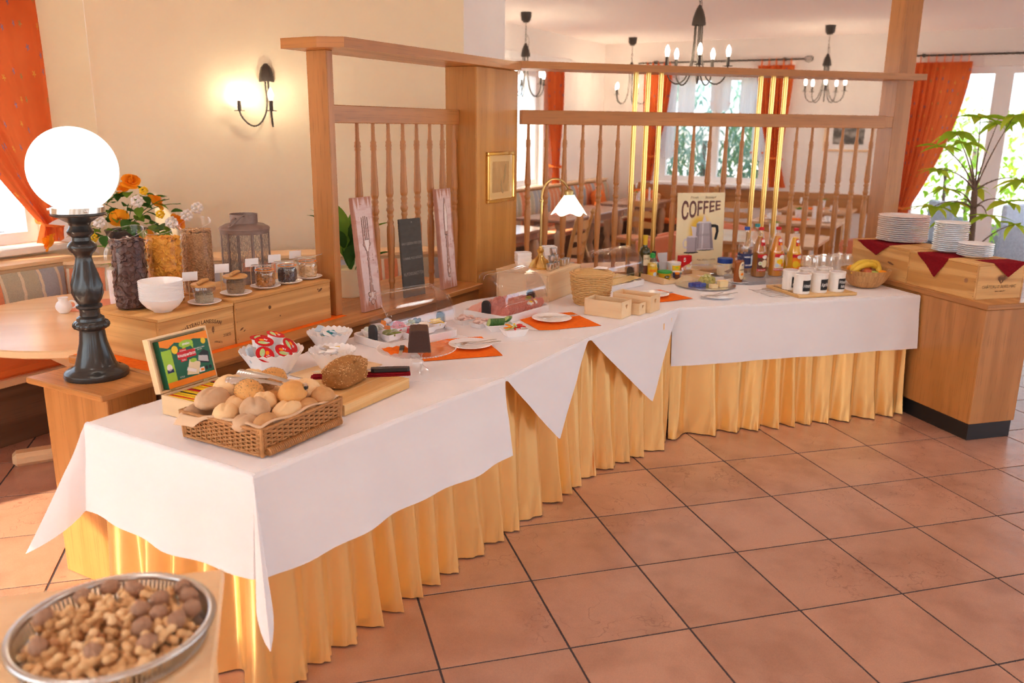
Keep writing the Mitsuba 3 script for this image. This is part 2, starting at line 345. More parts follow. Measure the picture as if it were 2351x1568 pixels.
struct('wall_front', ply(cat(bx(-6.2, -8.4, 0, 8.1, -8.2, 0.85, 0), bx(-6.2, -8.4, 2.45, 8.1, -8.2, ZC, 0), *[bx(x, -8.4, 0.85, x + w, -8.2, 2.45, 0) for x, w in ((-6.2, .5), (-4.1, 1.3), (-1.2, 1.3), (1.7, 1.3), (4.6, 1.3), (7.5, .6))]), 'wall_cream'))
struct('wall_east', ply(cat(bx(8.02, -8.2, 0, 8.2, 2.4, 0.15, 0), bx(8.02, -8.2, 2.75, 8.2, 2.4, ZC, 0), *[bx(8.02, y, 0.15, 8.2, y + 0.2, 2.75, 0) for y in (-8.2, -5.0, -2.0, 1.0, 2.2)]), 'wall_white'))
struct('ceiling', ply(extr([(-6.2, -8.4), (8.2, -8.4), (8.24, 2.58), (2.54, 8.28), (-6.19, -.45)], .1, ZC), 'ceiling_paint'), None, 'white ceiling')

# windows
def window_u(key, u0, u1, z0, z1, v, mull=1):
    k = struct(key, ply(cat(bx(u0, v + 0.08, z0, u1, v + 0.15, z0 + 0.07), bx(u0, v + 0.08, z1 - 0.07, u1, v + 0.15, z1), bx(u0, v + 0.08, z0, u0 + 0.07, v + 0.15, z1), bx(u1 - 0.07, v + 0.08, z0, u1, v + 0.15, z1),
               *[bx(u0 + (u1 - u0) * (i + 1) / (mull + 1) - 0.05, v + 0.075, z0, u0 + (u1 - u0) * (i + 1) / (mull + 1) + 0.05, v + 0.15, z1) for i in range(mull)]), 'white_frame'), MU())
    for i in range(mull + 1):
        a, b = u0 + (u1 - u0) * i / (mull + 1) + 0.05, u0 + (u1 - u0) * (i + 1) / (mull + 1) - 0.05
        part(k, 'pane', ply(TM([[a, v + 0.11, z0 + .06], [b, v + 0.11, z0 + .06], [b, v + 0.11, z1 - .06], [a, v + 0.11, z1 - .06]], [[0, 1, 2], [0, 2, 3]]), 'pane_glass'))
    part(k, 'sill', ply(bx(u0 - 0.06, v - 0.12, z0 - 0.04, u1 + 0.06, v + 0.12, z0, 0.006), 'sill_stone'))
    return k
window_u('window_1', -3.1, -1.36, 0.98, 2.36, VL)
window_u('window_2', 4.0, 5.42, 0.98, 2.40, VL)
struct('trim_1', ply(bx(3.9, VL - 0.06, 2.48, 6.25, VL - 0.003, 2.575, 0.004), 'white_frame'), MU())
def window_v(key, v0, v1, z0, z1, u, mull, door=False):
    b = [bx(u + .08, v0, z0, u + .15, v1, z0 + .08), bx(u + .08, v0, z1 - .08, u + .15, v1, z1), bx(u + .08, v0, z0, u + .15, v0 + .08, z1), bx(u + .08, v1 - .08, z0, u + .15, v1, z1)]
    b += [bx(u + .07, v - .055 if not door else v - 0.10, z0, u + .15, v + .055 if not door else v + 0.10, z1) for v in mull]
    k = struct(key, ply(cat(b), 'white_frame'), MU()); e = [v0] + list(mull) + [v1]
    for a, c in zip(e[:-1], e[1:]):
        part(k, 'pane', ply(TM([[u + .11, a + .05, z0 + .05], [u + .11, c - .05, z0 + .05], [u + .11, c - .05, z1 - .05], [u + .11, a + .05, z1 - .05]], [[0, 1, 2], [0, 2, 3]]), 'pane_glass'))
    return k
k = window_v('window_3', 1.36, 2.86, 0.97, 2.44, UF, [2.08])
part(k, 'sill', ply(bx(UF - 0.16, 1.30, 0.93, UF + 0.08, 2.92, 0.97, 0.006), 'white_frame'))
part(k, 'handle', ply(bx(UF + 0.04, 2.07, 1.62, UF + 0.07, 2.09, 1.74, 0.004), 'white_frame'))
k = window_v('door_1', -3.0, -0.46, 0.03, 2.47, UF, [-1.36, -2.3], True)
struct('trim_2', ply(bx(UF - 0.03, -0.2, 0.66, UF - 0.003, 3.3, 0.90, 0.003), 'oak', grain=1), MU(), 'wooden panel band along the far wall')

# ------------------------------------------------------------------ the wooden divider
SP = [(0, .80), (.0135, .80), (.0135, .878), (.0165, .884), (.0185, .894), (.0165, .904), (.0145, .91), (.0185, 1.04), (.0212, 1.13), (.0205, 1.185), (.015, 1.203), (.019, 1.213), (.015, 1.223), (.0125, 1.232), (.018, 1.245), (.015, 1.258),
      (.0145, 1.262), (.0215, 1.28), (.0145, 1.297), (.0175, 1.306), (.0135, 1.316), (.0195, 1.33), (.0135, 1.342), (.0175, 1.352), (.0205, 1.367), (.016, 1.48), (.0125, 1.588), (.0165, 1.596), (.0135, 1.603), (.0175, 1.613), (.0135, 1.622),
      (.016, 1.63), (.0105, 1.64), (.009, 1.73), (0, 1.73)]
def lathe_wood(pts, m, n=20, seed=0):
    a = lathe(pts, n); v = np.array(a.vertices)
    return MP(a, m, True, np.stack([v[:, 2] + seed, np.arctan2(v[:, 1], v[:, 0]) * 0.02 + seed], 1))
spindles = [lathe_wood(SP, 'oak', 20, s * 3.3) for s in range(4)]
lg = thing('ledge_counter', 'long oak ledge behind the left part of the buffet, dark and open below', 'counter', M())
dv = thing('room_divider', 'left oak divider wing: square post, rail and eight turned spindles under a wide cap board', 'room divider', M())
lg2 = thing('ledge_counter', 'oak ledge behind the right half of the buffet under the long spindle row', 'counter', M())
dr2 = thing('room_divider', 'right oak divider wing with a long row of spindles and six brass rods', 'room divider', M())
place['left_wing'] = MU()
def lw(parent, name, shape, m=None, label=None): return part(parent, name, shape, MU() @ m if m is not None else MU(), label)
lw(lg, 'ledge', ply(bx(-2.545, 1.22, .77, -.26, 1.80, .80, .004), 'oak', grain=0))
lw(lg, 'fascia', ply(bx(-2.53, 1.245, .67, -.27, 1.265, .769, .003), 'oak', grain=0))
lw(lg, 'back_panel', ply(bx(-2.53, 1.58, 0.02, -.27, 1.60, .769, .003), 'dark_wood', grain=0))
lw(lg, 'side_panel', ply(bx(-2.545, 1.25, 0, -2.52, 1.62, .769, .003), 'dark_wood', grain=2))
lw(lg, 'side_panel', ply(bx(-.42, 1.27, 0, -.40, 1.57, .769, .003), 'oak', grain=2))
lw(dv, 'post', ply(bx(-1.413, 1.366, .80, -1.368, 1.49, 2.05, .004), 'oak', grain=2, seed=5))
lw(dv, 'rail', ply(bx(-1.368, 1.388, 1.724, -.256, 1.432, 1.808, .003), 'oak', grain=0))
lw(dv, 'cap_board', ply(extr([(0, 0), (-1.515, 1.33), (-1.455, 1.222), (.177, 1.218), (.2235, 1.53), (-1.515, 1.545)][1:], .046, 2.05), 'oak', grain=0))
for i in range(8): lw(dv, 'spindle', spindles[i % 4], M(-1.16 + .1257 * i, 1.41, 0))
pil = thing('pillar', 'broad pillar clad in golden oak veneer between the two divider wings', 'pillar', MU())
part(pil, 'cladding', ply(bx(-.255, 1.272, 0, .236, 1.487, 2.049, .003), 'oak_gold', grain=2, seed=11))
part(pil, 'corner_strip', ply(bx(-.2585, 1.268, 0, -.246, 1.281, 2.047, .002), 'oak_gold', grain=2))
part(lg2, 'ledge', ply(bx(-.66, .87, .77, 2.20, 1.28, .80, .004), 'oak', grain=0))
part(lg2, 'fascia', ply(bx(-.66, .89, .0, 2.15, .91, .769, .003), 'oak', grain=0))
part(dr2, 'rail', ply(bx(-.71, 1.05, 1.73, 1.985, 1.108, 1.818, .003), 'oak', grain=0))
part(dr2, 'cap_board', ply(extr([(-.735, .985), (2.235, .985), (2.235, 1.24), (-.924, 1.24)], .042, 2.062), 'oak', grain=0))
part(dr2, 'post', ply(bx(2.05, 1.05, 0, 2.185, 1.215, ZC - .002, .004), 'oak', grain=2, seed=21))
part(dr2, 'rail_shoe', ply(bx(1.985, 1.055, 1.735, 2.05, 1.10, 1.812, .002), 'oak', grain=2))
for i, x in enumerate([-.656, -.534, -.411, -.289, -.167, -.044, .378, .502, .625, .748, .870, 1.293, 1.416, 1.540, 1.665, 1.786, 1.908]): part(dr2, 'spindle', spindles[i % 4], M(x, 1.08, 0))
rod = ply(lathe([(0, .80), (.0165, .80), (.0165, 2.063), (0, 2.063)], 20), 'brass', 40)
for x in (.064, .152, .243, .977, 1.072, 1.168): part(dr2, 'brass_rod', rod, M(x, 1.08, 0), 'polished brass rod')
# pedestal at the left end, counter cabinet at the right end
pd = thing('pedestal_cabinet', 'narrow oak pedestal cabinet carrying the globe lamp', 'cabinet', MU())
part(pd, 'body', ply(bx(-2.765, 1.255, 0, -2.56, 1.625, .775, .003), 'oak', grain=2, seed=31))
part(pd, 'top', ply(bx(-2.805, 1.222, .776, -2.55, 1.66, .80, .004), 'oak', grain=1))
cc = thing('counter_cabinet', 'oak counter cabinet with black plinth at the right end of the buffet', 'cabinet', M())
part(cc, 'body', ply(bx(1.502, -.532, .10, 1.822, .86, .765, .003), 'oak', grain=2, seed=41))
part(cc, 'plinth', ply(bx(1.511, -.522, 0, 1.813, .85, .0995, .002), 'plinth_black'), None, 'black plinth')
part(cc, 'top', ply(bx(1.495, -.545, .766, 1.845, .865, .80, .004), 'oak', grain=1))

# added fill lamps on the ceiling, out of view, to light the buffet from above
for i, (x, y) in enumerate([(-3.4, -2.6), (-0.6, -2.9), (2.3, -2.6), (-1.9, -5.6), (1.2, -5.6), (0.5, -0.6)]):
    k = thing('ceiling_lamp', 'added unseen round fill lamp under the ceiling, %s' % ('nearest the left windows', 'above the buffet front', 'nearest the counter cabinet', 'at the rear left', 'at the rear right', 'above the buffet corner')[i], 'ceiling lamp', M(x, y, ZC - .075))
    part(k, 'base', ply(lathe([(0, .05), (.24, .05), (.24, .0745), (0, .0745)], 32), 'white_frame', 40))
    part(k, 'shade', {**ply(lathe([(0, 0), (.12, .006), (.19, .022), (.225, .0498), (0, .0498)], 32), 'white_frame', 40), 'emitter': {'type': 'area', 'radiance': rgb((.78, .76, .72))}})
# ------------------------------------------------------------------ buffet table, cloths and satin skirts
TZ = 0.760
F0, F1, F2, F3, F4 = (-2.335, -1.845), (-1.398, -1.11), (-0.845, -0.579), (-0.12, -0.07), (1.488, -0.05)
B0, B1 = UV(-2.93, 1.14), UV(-0.62, 1.14)
tb = thing('buffet_table', 'long angled buffet table hidden under white cloths and gold skirts', 'table')
part(tb, 'tabletop', ply(extr(sg.Polygon([F0, F1, F2, F3, F4, (1.488, .80), (-.28, .80), B1, B0]).buffer(-0.03, join_style=2), (.025), .730), 'beech'))
for x, y in [UV(-2.7, .62), UV(-2.7, .98), UV(-1.0, .50), UV(-1.0, .98), (1.25, .20), (1.25, .65)]:
    part(tb, 'leg', ply(lathe([(0, 0), (.016, 0), (.016, .73), (0, .73)], 12), 'steel', 40), M(x, y, 0))

def sweep(path, ear=0.0, ear_drop=0.0, step=0.012, earw=0.30):
    """points along a polyline walked with its outside at the right: (position, outward, ear 0..1, length so far)"""
    P = [np.array(p, float) for p in path]; out = []; L = 0.0
    for i in range(len(P) - 1):
        d = P[i + 1] - P[i]; l = np.linalg.norm(d); d /= l; n = np.array([d[1], -d[0]]); k = max(2, int(l / step))
        for q in range(k): out.append((P[i] + d * l * q / k, n, 0.0, L + l * q / k))
        L += l
        if i + 2 < len(P):
            d2 = P[i + 2] - P[i + 1]; d2 /= np.linalg.norm(d2); n2 = np.array([d2[1], -d2[0]])
            a1, a2 = math.atan2(n[1], n[0]), math.atan2(n2[1], n2[0]); da = (a2 - a1 + PI) % (2 * PI) - PI
            if abs(da) > 0.9:
                for q in range(1, 24):
                    w = q / 24; a = a1 + da * w; out.append((P[i + 1], np.array([math.cos(a), math.sin(a)]), max(0.0, 1 - abs(w - .62) / .30) if w > .45 else -.22 * math.exp(-((w - .28) / .12) ** 2), L + 0.08 * q / 24))
                L += 0.08
        else: out.append((P[-1], n, 0.0, L))
    return out
def hang(path, drop, ear=0.0, ear_drop=0.0, flare=0.03, wave=0.006, seed=0, z=TZ, nt=26, earw=0.3):
    S = sweep(path, ear, ear_drop, earw=earw); v = []; tot = S[-1][3]
    for p, n, e, s in S:
        D = drop(s, tot) + ear_drop * max(e, 0)
        for j in range(nt):
            t = j / (nt - 1); r = 0.014
            if j < 5: a = j / 4 * PI / 2; o, dz = -r + r * math.sin(a) + .002, r - r * math.cos(a)
            else:
                q = (j - 4) / (nt - 5); dz = r + (max(D, r + .001) - r) * q
                w = wave * math.sin(s * 9 + seed) + 0.6 * wave * math.sin(s * 23 + 2 * seed + 1)
                o = .002 + (flare + w) * (dz / .35) ** 1.2 * min(1, dz * 6) + ear * e * (dz / .35) ** 1.1
            v.append([p[0] + n[0] * o, p[1] + n[1] * o, z - dz])
    f = []
    for i in range(len(S) - 1):
        for j in range(nt - 1): a = i * nt + j; f += [[a, a + nt, a + nt + 1], [a, a + nt + 1, a + 1]]
    return TM(v, f)
def top(poly, z): 
    p = sg.Polygon(poly); return extr(p, .001, z - .001)
def inset(poly, d=.012): return list(sg.Polygon(poly).buffer(-d, join_style=2).exterior.coords)[:-1]
LH, MID = 0.315, 0.0
cl = cat(top(inset([F0, F1, UV(-1.25, 1.14), B0]), TZ - .0015), hang([UV(-2.70, 1.145), B0, F0, F1], lambda s, L: LH - .02 * max(0, 1 - s / .6), .135, .125, .045, .014, 1, TZ - .0015, earw=.42))
solo('tablecloth', 'white tablecloth hanging in a folded corner at the left end of the buffet', 'tablecloth', ply(cl, 'linen', 40))
def tri(tip, h):
    return lambda s, L: max(.0155, h * (s / (tip * L) if s < tip * L else (L - s) / (L - tip * L)))
cl = cat(top(inset([(-1.95, -1.06), F1, F2, (-.75, .2), UV(-.95, 1.14), UV(-1.9, 1.14)], .006), TZ - .0005), hang([F1, F2], tri(.55, .39), flare=.03, wave=.004, seed=2, z=TZ - .0005))
solo('tablecloth', 'white cloth laid crosswise on the buffet, its pointed corner hanging left of another', 'tablecloth', ply(cl, 'linen', 40))
cl = cat(top(inset([(-1.28, -.579), F2, F3, (-.12, .76), (-.40, .76), UV(-.60, 1.13), UV(-1.25, 1.13)], .006), TZ + .0005), hang([F2, F3], tri(.60, .44), flare=.04, wave=.004, seed=3, z=TZ + .0005))
solo('tablecloth', 'white cloth laid crosswise, its pointed corner hanging beside the right-hand straight cloth', 'tablecloth', ply(cl, 'linen', 40))
cl = cat(top(inset([(-.30, -.05), F3, F4, (1.488, .80), (-.30, .80)]), TZ - .0015), hang([(-.16, -.066), F4], lambda s, L: .325, .012, .0, .03, .006, 5, TZ - .0015))
solo('tablecloth', 'long straight white tablecloth on the right part of the buffet', 'tablecloth', ply(cl, 'linen', 40))

def skirt(path, seed, wl=0.15, z1=.72):
    S = sweep(path, step=0.005); nt = 30; tot = S[-1][3]; ph = 0; out = []; g = np.random.RandomState(seed)
    k = g.rand(400); last = 0
    for p, n, e, s in S:
        i = s / 0.16; a = k[int(i)] * (1 - i % 1) + k[int(i) + 1] * (i % 1)
        ph += (s - last) / (wl * (0.62 + 0.8 * a)) * 2 * PI; last = s
        am = 0.55 + 0.8 * k[100 + int(i)] * (1 - i % 1) + 0.8 * k[101 + int(i)] * (i % 1)
        for j in range(nt):
            t = j / (nt - 1); z = z1 + (.007 - z1) * t
            sw = 0.5 * math.sin(s * 11 + seed) * t * t                      # pleats lean a little on the way down
            q = ph + sw * 1.6
            d = math.sin(q) + 0.22 * math.sin(2 * q + 0.8 + 2 * a) + 0.08 * math.sin(3 * q + 4 * a + 2 * t)
            brk = 0.006 * math.sin(3 * q + 9 * t) * max(0, (t - .78) / .22)    # the hem rests on the floor and buckles
            o = .004 + .040 * t ** 1.3 + am * (.006 + .026 * t ** 0.8) * d + brk
            side = 0.008 * am * math.cos(q) * t
            out.append([p[0] + n[0] * o - n[1] * side, p[1] + n[1] * o + n[0] * side, z])
    f = []
    for i in range(len(S) - 1):
        for j in range(nt - 1): a = i * nt + j; f += [[a, a + nt, a + nt + 1], [a, a + nt + 1, a + 1]]
    return TM(out, f)
k = solo('table_skirt', 'gold satin pleated table skirt round the left and middle part of the buffet', 'table skirt', ply(skirt([UV(-2.885, 1.12), UV(-2.885, .405), UV(-2.2, .365), UV(-1.55, .30), UV(-.85, .255), (-.19, -.125)], 3), 'satin', True))
k = solo('table_skirt', 'gold satin pleated table skirt below the straight cloth at right', 'table skirt', ply(skirt([(-.16, -.035), (1.455, -.015)], 8), 'satin', True))
# ------------------------------------------------------------------ left corner: bench, round table, curtain, flowers, sconce
def cloth_uv(mesh, su=1.0, sv=1.0): return mesh
def flat_ply(mesh, m, ax=(0, 2), smooth=True, **k):
    v = np.array(mesh.vertices); return MP(mesh, m, smooth, v[:, list(ax)] * 1.0, **k)
bn = thing('corner_bench', 'corner bench with striped upholstered back behind the round table', 'bench')
def back_pad(l, h=.40, t=.10):
    g = gridv(lambda s, q: (s * l, -.03 - .05 * np.sin(PI * np.clip(q * 1.0, 0, 1)) ** .5 * np.minimum(1, np.minimum(s, 1 - s) * 30) ** .5 + 0 * s, q * h), int(l * 20) + 4, 14)
    return flat_ply(g, 'stripe_cloth')
x0 = 1.40 - 3.45 * 1.41421
part(bn, 'back_pad', back_pad(2.5), M(x0 + .01, 1.40, .46)); part(bn, 'back_frame', ply(bx(x0, 1.40, 0, x0 + 2.55, 1.44, .875, .004), 'maple', grain=0)); part(bn, 'shelf', ply(bx(x0, 1.38, .876, x0 + 2.55, 1.62, .90, .004), 'maple', grain=0))
ux = (x0 + 1.40) / 2 ** .5
part(bn, 'back_pad', back_pad(2.4, .42), MU(ux - 2.42, 3.45, .46)); part(bn, 'back_frame', ply(bx(ux - 2.45, 3.45, 0, ux + .02, 3.49, .895, .004), 'maple', grain=0), MU()); part(bn, 'shelf', ply(bx(ux - 2.45, 3.44, .896, ux + .1, 3.70, .92, .004), 'maple', grain=0), MU())
part(bn, 'seat', ply(bx(x0 + .35, .96, .40, x0 + 2.55, 1.40, .46, .015), 'orange_cloth')); part(bn, 'seat', ply(bx(ux - 2.45, 3.02, .40, ux - .15, 3.44, .46, .015), 'orange_cloth'), MU())
part(bn, 'seat_board', ply(bx(ux - 2.45, 3.0, .36, ux - .10, 3.42, .40, .004), 'maple', grain=0), MU()); part(bn, 'front_panel', ply(bx(ux - 2.45, 3.12, 0, ux - .2, 3.14, .36, .002), 'dark_wood', grain=0), MU())
part(bn, 'seat_board', ply(bx(x0 + .3, .94, .36, x0 + 2.55, 1.40, .40, .004), 'maple', grain=0)); part(bn, 'front_panel', ply(bx(x0 + .45, 1.05, 0, x0 + 2.55, 1.07, .36, .002), 'dark_wood', grain=0))
rt = thing('round_table', 'large round maple table in the window corner on a wooden trestle foot', 'table', M(-3.1, .53, 0))
part(rt, 'tabletop', ply(lathe([(0, .70), (.715, .70), (.73, .708), (.73, .735), (.724, .74), (0, .74)], 80), 'maple', grain=0, seed=3))
for a in (0.25, 0.25 + PI / 2):
    part(rt, 'bracket', ply(mv(extr([(-.5, .70), (.5, .70), (.46, .62), (.3, .55), (.16, .45), (.12, .30), (-.12, .30), (-.16, .45), (-.3, .55), (-.46, .62)], .045, -.0225), rx=PI / 2), 'maple', grain=2), M(0, 0, 0, a))
part(rt, 'column', ply(bx(-.12, -.10, .06, .12, .10, .45, .01), 'maple', grain=2), M(0, 0, 0, .25))
part(rt, 'foot', ply(cat(bx(-.52, -.05, 0, .52, .05, .07, .02), bx(-.05, -.52, 0.001, .05, .52, .068, .02)), 'maple', grain=0), M(0, 0, 0, .25))
solo('place_mat', 'round salmon place mat on the round table', 'place mat', ply(extr(ell(0, 0, .22, .16), .004), 'salmon_leather'), M(-3.17, .80, .7405, .2))
pt = thing('orchid_pot', 'white square flower pot with a little orchid on the round table', 'potted plant', M(-3.06, .86, .745))
part(pt, 'pot', ply(cat(mv(extr(rrect(.15, .15, .02), .19), s=1)), 'porcelain'))
def leaf(l, w, bend=0.3, fold=0.15, n=7, tip=1.0):
    """a leaf lying along +x from the origin, bending down"""
    v, f = [], []
    for i in range(n):
        t = i / (n - 1); a = bend * t; r = w * (math.sin(PI * min(1, t * .97 + .03) ** (0.8 * tip)) + .02)
        x, z = l * (math.sin(a) / max(bend, 1e-6) if abs(bend) > 1e-6 else t), -l * ((1 - math.cos(a)) / max(abs(bend), 1e-6)) * (1 if bend > 0 else -1)
        v += [[x, -r / 2, z + fold * r / 2], [x, 0, z], [x, r / 2, z + fold * r / 2]]
    for i in range(n - 1):
        a = 3 * i; f += [[a, a + 3, a + 4], [a, a + 4, a + 1], [a + 1, a + 4, a + 5], [a + 1, a + 5, a + 2]]
    return TM(v, f)
def aim(m, p, az, el, roll=0): return mv(mv(mv(m, rx=roll), ry=-el), rz=az, x=p[0], y=p[1], z=p[2])
for i in range(6):
    part(pt, 'leaf', ply(aim(leaf(.13, .035, 1.3), (0, 0, .18), i * 1.05 + .3, .7 + .2 * (i % 2)), 'leaf_mid', True))
part(pt, 'stem', ply(tube(smooth_path([(0, 0, .18), (-.03, -.02, .28), (-.10, -.05, .32), (-.16, -.08, .27)], 12), .003, 6), 'leaf_mid', True))
for (x, y, a, l) in ((-3.33, .63, 0, 'front'), (-3.27, .79, 1.2, 'rear')):
    c = thing('creamer', 'small white round jug on the salmon mat, %s one of the two' % l, 'jug', M(x, y, .742, a))
    part(c, 'body', ply(lathe([(0, 0), (.022, 0), (.036, .018), (.04, .036), (.033, .055), (.022, .064), (.022, .076), (.027, .082), (.024, .082), (.019, .074), (0, .07)], 24), 'porcelain', 50))
    part(c, 'handle', ply(tube(smooth_path([(.03, 0, .06), (.055, 0, .055), (.058, 0, .035), (.038, 0, .025)], 10), .004, 6), 'porcelain', True))

def curtain_mesh(top0, top1, waist0, waist1, bot0, bot1, zt, zw, zb, n, depth=.035, seed=0, bulge=0.0):
    """hanging cloth in (along, out, up), gathered at the waist"""
    g = np.random.RandomState(seed); jit = g.rand(40)
    def fn(s, t):
        z = zt + (zb - zt) * t; tw = (zt - zw) / (zt - zb)
        q = np.clip(t / tw, 0, 1); e = q ** 1.7; b = np.clip((t - tw) / (1 - tw + 1e-9), 0, 1)
        l = (top0 + (waist0 - top0) * e) * (1 - b) + bot0 * b; r = (top1 + (waist1 - top1) * e) * (1 - b) + bot1 * b
        ph = s * n * 2 * PI + 1.2 * np.sin(s * 7 + seed) + .5 * np.sin(s * 17 + seed)
        am = depth * (0.55 + .45 * np.sin(PI * np.clip(t * 1.3 + .1, 0, 1))) * (0.6 + .5 * np.sin(s * 5 + seed))
        return l + (r - l) * s + .006 * np.sin(ph * .5 + t * 4), am * np.sin(ph) + bulge * np.sin(PI * q) * (1 - b), z + 0 * s
    m = gridv(fn, 130, 60); s, t = np.meshgrid(np.linspace(0, 1, 130), np.linspace(0, 1, 60), indexing='ij')
    return m, np.stack([s.ravel() * abs(top1 - top0) * 2.0 + seed, t.ravel() * (zt - zb)], 1)
def curtain(label, m, args, rodr=None, tabs=0, tie=None, seed=0, n=7, bulge=0.0, parts=True, depth=.035):
    c = thing('curtain', label, 'curtain', m)
    me, uv = curtain_mesh(*args, n, depth, seed, bulge)
    part(c, 'cloth', MP(me, 'curtain_cloth', True, uv))
    for i in range(tabs):
        x = args[0] + (args[1] - args[0]) * (i + .5) / tabs
        part(c, 'tab', ply(tube([(x, -.02, args[6] - .01), (x, -.022, args[6] + .05), (x, 0, args[6] + .075), (x, .022, args[6] + .05), (x, .02, args[6] - .01)], .022, 6, squash=.18), 'orange_cloth'))
    if tie: part(c, 'tieback', ply(tube([(tie[0], -.05, tie[2]), ((tie[0] + tie[1]) / 2, -.075, tie[2] - .01), (tie[1], -.05, tie[2]), (tie[1], .05, tie[2] + .02), ((tie[0] + tie[1]) / 2, .07, tie[2] + .01), (tie[0], .05, tie[2] + .02)], .02, 8, True, squash=.4), 'orange_cloth', 40))
    return c
curtain('orange flower-patterned curtain swept aside at the left window', MU(0, 3.685, 0), (-2.15, -1.30, -1.42, -1.29, -1.46, -1.27, 2.62, 1.10, .99), seed=1, n=6, bulge=-.02, depth=.028, tie=(-1.43, -1.28, 1.10))
solo('curtain_rod', 'dark curtain rod above the left window', 'curtain rod', ply(tube([(-3.3, 3.685, 2.66), (-1.25, 3.685, 2.66)], .012, 10), 'iron', 40), MU())

# silk rose arrangement on the bench shelf
fl = thing('flower_arrangement', 'orange rose arrangement with white blossoms and green leaves in a black planter', 'flowers', M(-3.12, 1.52, .901))
part(fl, 'planter', ply(lathe([(0, 0), (.09, 0), (.125, .14), (.135, .17), (.115, .17), (.10, .12), (0, .12)], 20), 'black_plastic', 40))
def rose(r, seed=0):
    g = np.random.RandomState(seed); ms = []
    for k in range(16):
        q = k / 15; a = k * 2.4; rr = r * (.18 + .82 * q); open_ = .25 + .95 * q
        def fn(s, t): return None
        p = gridv(lambda s, t: ((rr * (.25 + .75 * t * np.sin(open_))) * np.cos((s - .5) * 2.1), (rr * (.25 + .75 * t * np.sin(open_))) * np.sin((s - .5) * 2.1), r * (.95 * t * np.cos(open_ * .9) - .12 * t ** 3 * q * 2) + r * .06 * np.cos(s * 8 + k) * t), 7, 5)
        ms.append(mv(p, rz=a))
    return cat(ms)
mat('rose_orange', proc(lambda p, n, uv: mix((0.88, 0.30, 0.012), (0.90, 0.42, 0.02), fbm(p.x * 50, p.y * 50, p.z * 50))), 0.7, two=True, spec=.2)
roses = [ply(rose(.068, i), 'rose_orange', True) for i in range(2)]
for i, (x, y, z, ax, ay) in enumerate([(.06, -.10, .46, .7, .2), (.17, -.06, .33, .8, .5), (-.02, -.14, .25, 1.1, -.1), (-.40, -.12, .11, 1.0, -.6), (.28, .02, .20, .7, .8), (.0, .10, .40, -.5, 0), (.13, -.12, .12, 1.3, .3)]):
    part(fl, 'rose', roses[i % 2], M(x, y, z, i * 1.7, ax, ay))
g = random.Random(4)
lf = [ply(leaf(.085, .06, .6, .25), m, True) for m in ('leaf_mid', 'leaf_dark', 'leaf_dark')]
for i in range(78):
    a, e, r = g.uniform(0, 2 * PI), g.uniform(-.2, 1.4), g.uniform(.10, .27)
    x, y, z = r * math.cos(a) * math.cos(e) * 1.15, r * math.sin(a) * math.cos(e) * .8, .16 + r * math.sin(e) * 1.05
    if z < .06: z = .06
    part(fl, 'leaf', lf[i % 3], M(x, y, z, a + g.uniform(-.6, .6), g.uniform(-.5, .5), -g.uniform(-.6, .5)))
pom = cat([mv(blob(.011, .011, .011, 1), *(np.array([math.cos(k * 2.4) * math.sqrt(1 - ((k + .5) / 17 * 2 - 1) ** 2), math.sin(k * 2.4) * math.sqrt(1 - ((k + .5) / 17 * 2 - 1) ** 2), (k + .5) / 17 * 2 - 1]) * .03)) for k in range(17)])
wp, yp = ply(pom, 'white', True), ply(mv(pom, s=.7), 'yellow', True)
for i, (x, y, z) in enumerate([(-.12, -.20, .24), (.27, -.12, .22), (.22, -.2, .28), (.36, -.10, .26), (.10, -.21, .36), (-.17, -.15, .14), (.02, -.24, .12), (.42, -.05, .30), (.14, -.2, .42), (-.2, -.2, .09)]):
    part(fl, 'blossom', (wp, wp, yp)[i % 3], M(x, y, z))
for i in range(9):
    a = i * .7; part(fl, 'sprig', ply(tube(smooth_path([(0, 0, .15), (.16 * math.cos(a), .10 * math.sin(a) - .05, .30), (.33 * math.cos(a), .2 * math.sin(a) - .08, .33 + .02 * (i % 3))], 8), .0025, 5), 'leaf_dark', True))
lily = cat([aim(leaf(.13, .05, .9), (0, 0, 0), k * PI / 3, .5) for k in range(6)])
for x, y, z in ((-.30, -.06, .22), (-.24, -.08, .12)): part(fl, 'lily', ply(lily, 'sheer_cloth', True), M(x, y, z, .4, .9))

# wall sconce
sc = thing('wall_sconce', 'wrought iron candle sconce with two lit bulbs on the cream wall', 'wall lamp', M(-2.235, 1.998, 0))
part(sc, 'back_cap', ply(mv(lathe([(.05, 0), (.05, .012), (.046, .05), (.034, .09), (.012, .115), (0, .118)], 24), z=1.99, y=-.035), 'iron', 40))
part(sc, 'mount', ply(bx(-.02, -.03, 2.0, .02, -.0005, 2.07, .004), 'iron'))
def flame_bulb(key, m, e=(1.0, .80, .55), k=1.0):
    s = ply(lathe([(0, 0), (.011, 0), (.013, .012), (.0175, .03), (.0165, .045), (.011, .062), (.004, .076), (0, .079)], 14), 'white', True)
    return part(key, 'bulb', {**s, 'emitter': {'type': 'area', 'radiance': rgb([k * x for x in e])}}, m)
def candle_arm(root, path, tip, k=1.0, scale=1.0):
    part(root, 'arm', ply(tube(smooth_path(path, 26), .0055 * scale, 7), 'iron', True))
    x, y, z = tip
    part(root, 'candle_cup', ply(lathe([(0, -.002), (.034, -.002), (.036, .001), (.012, .004), (.012, .065), (0, .065)], 18), 'iron', 40), M(x, y, z))
    flame_bulb(root, M(x, y, z + .066), k=k)
BULB = 7.0
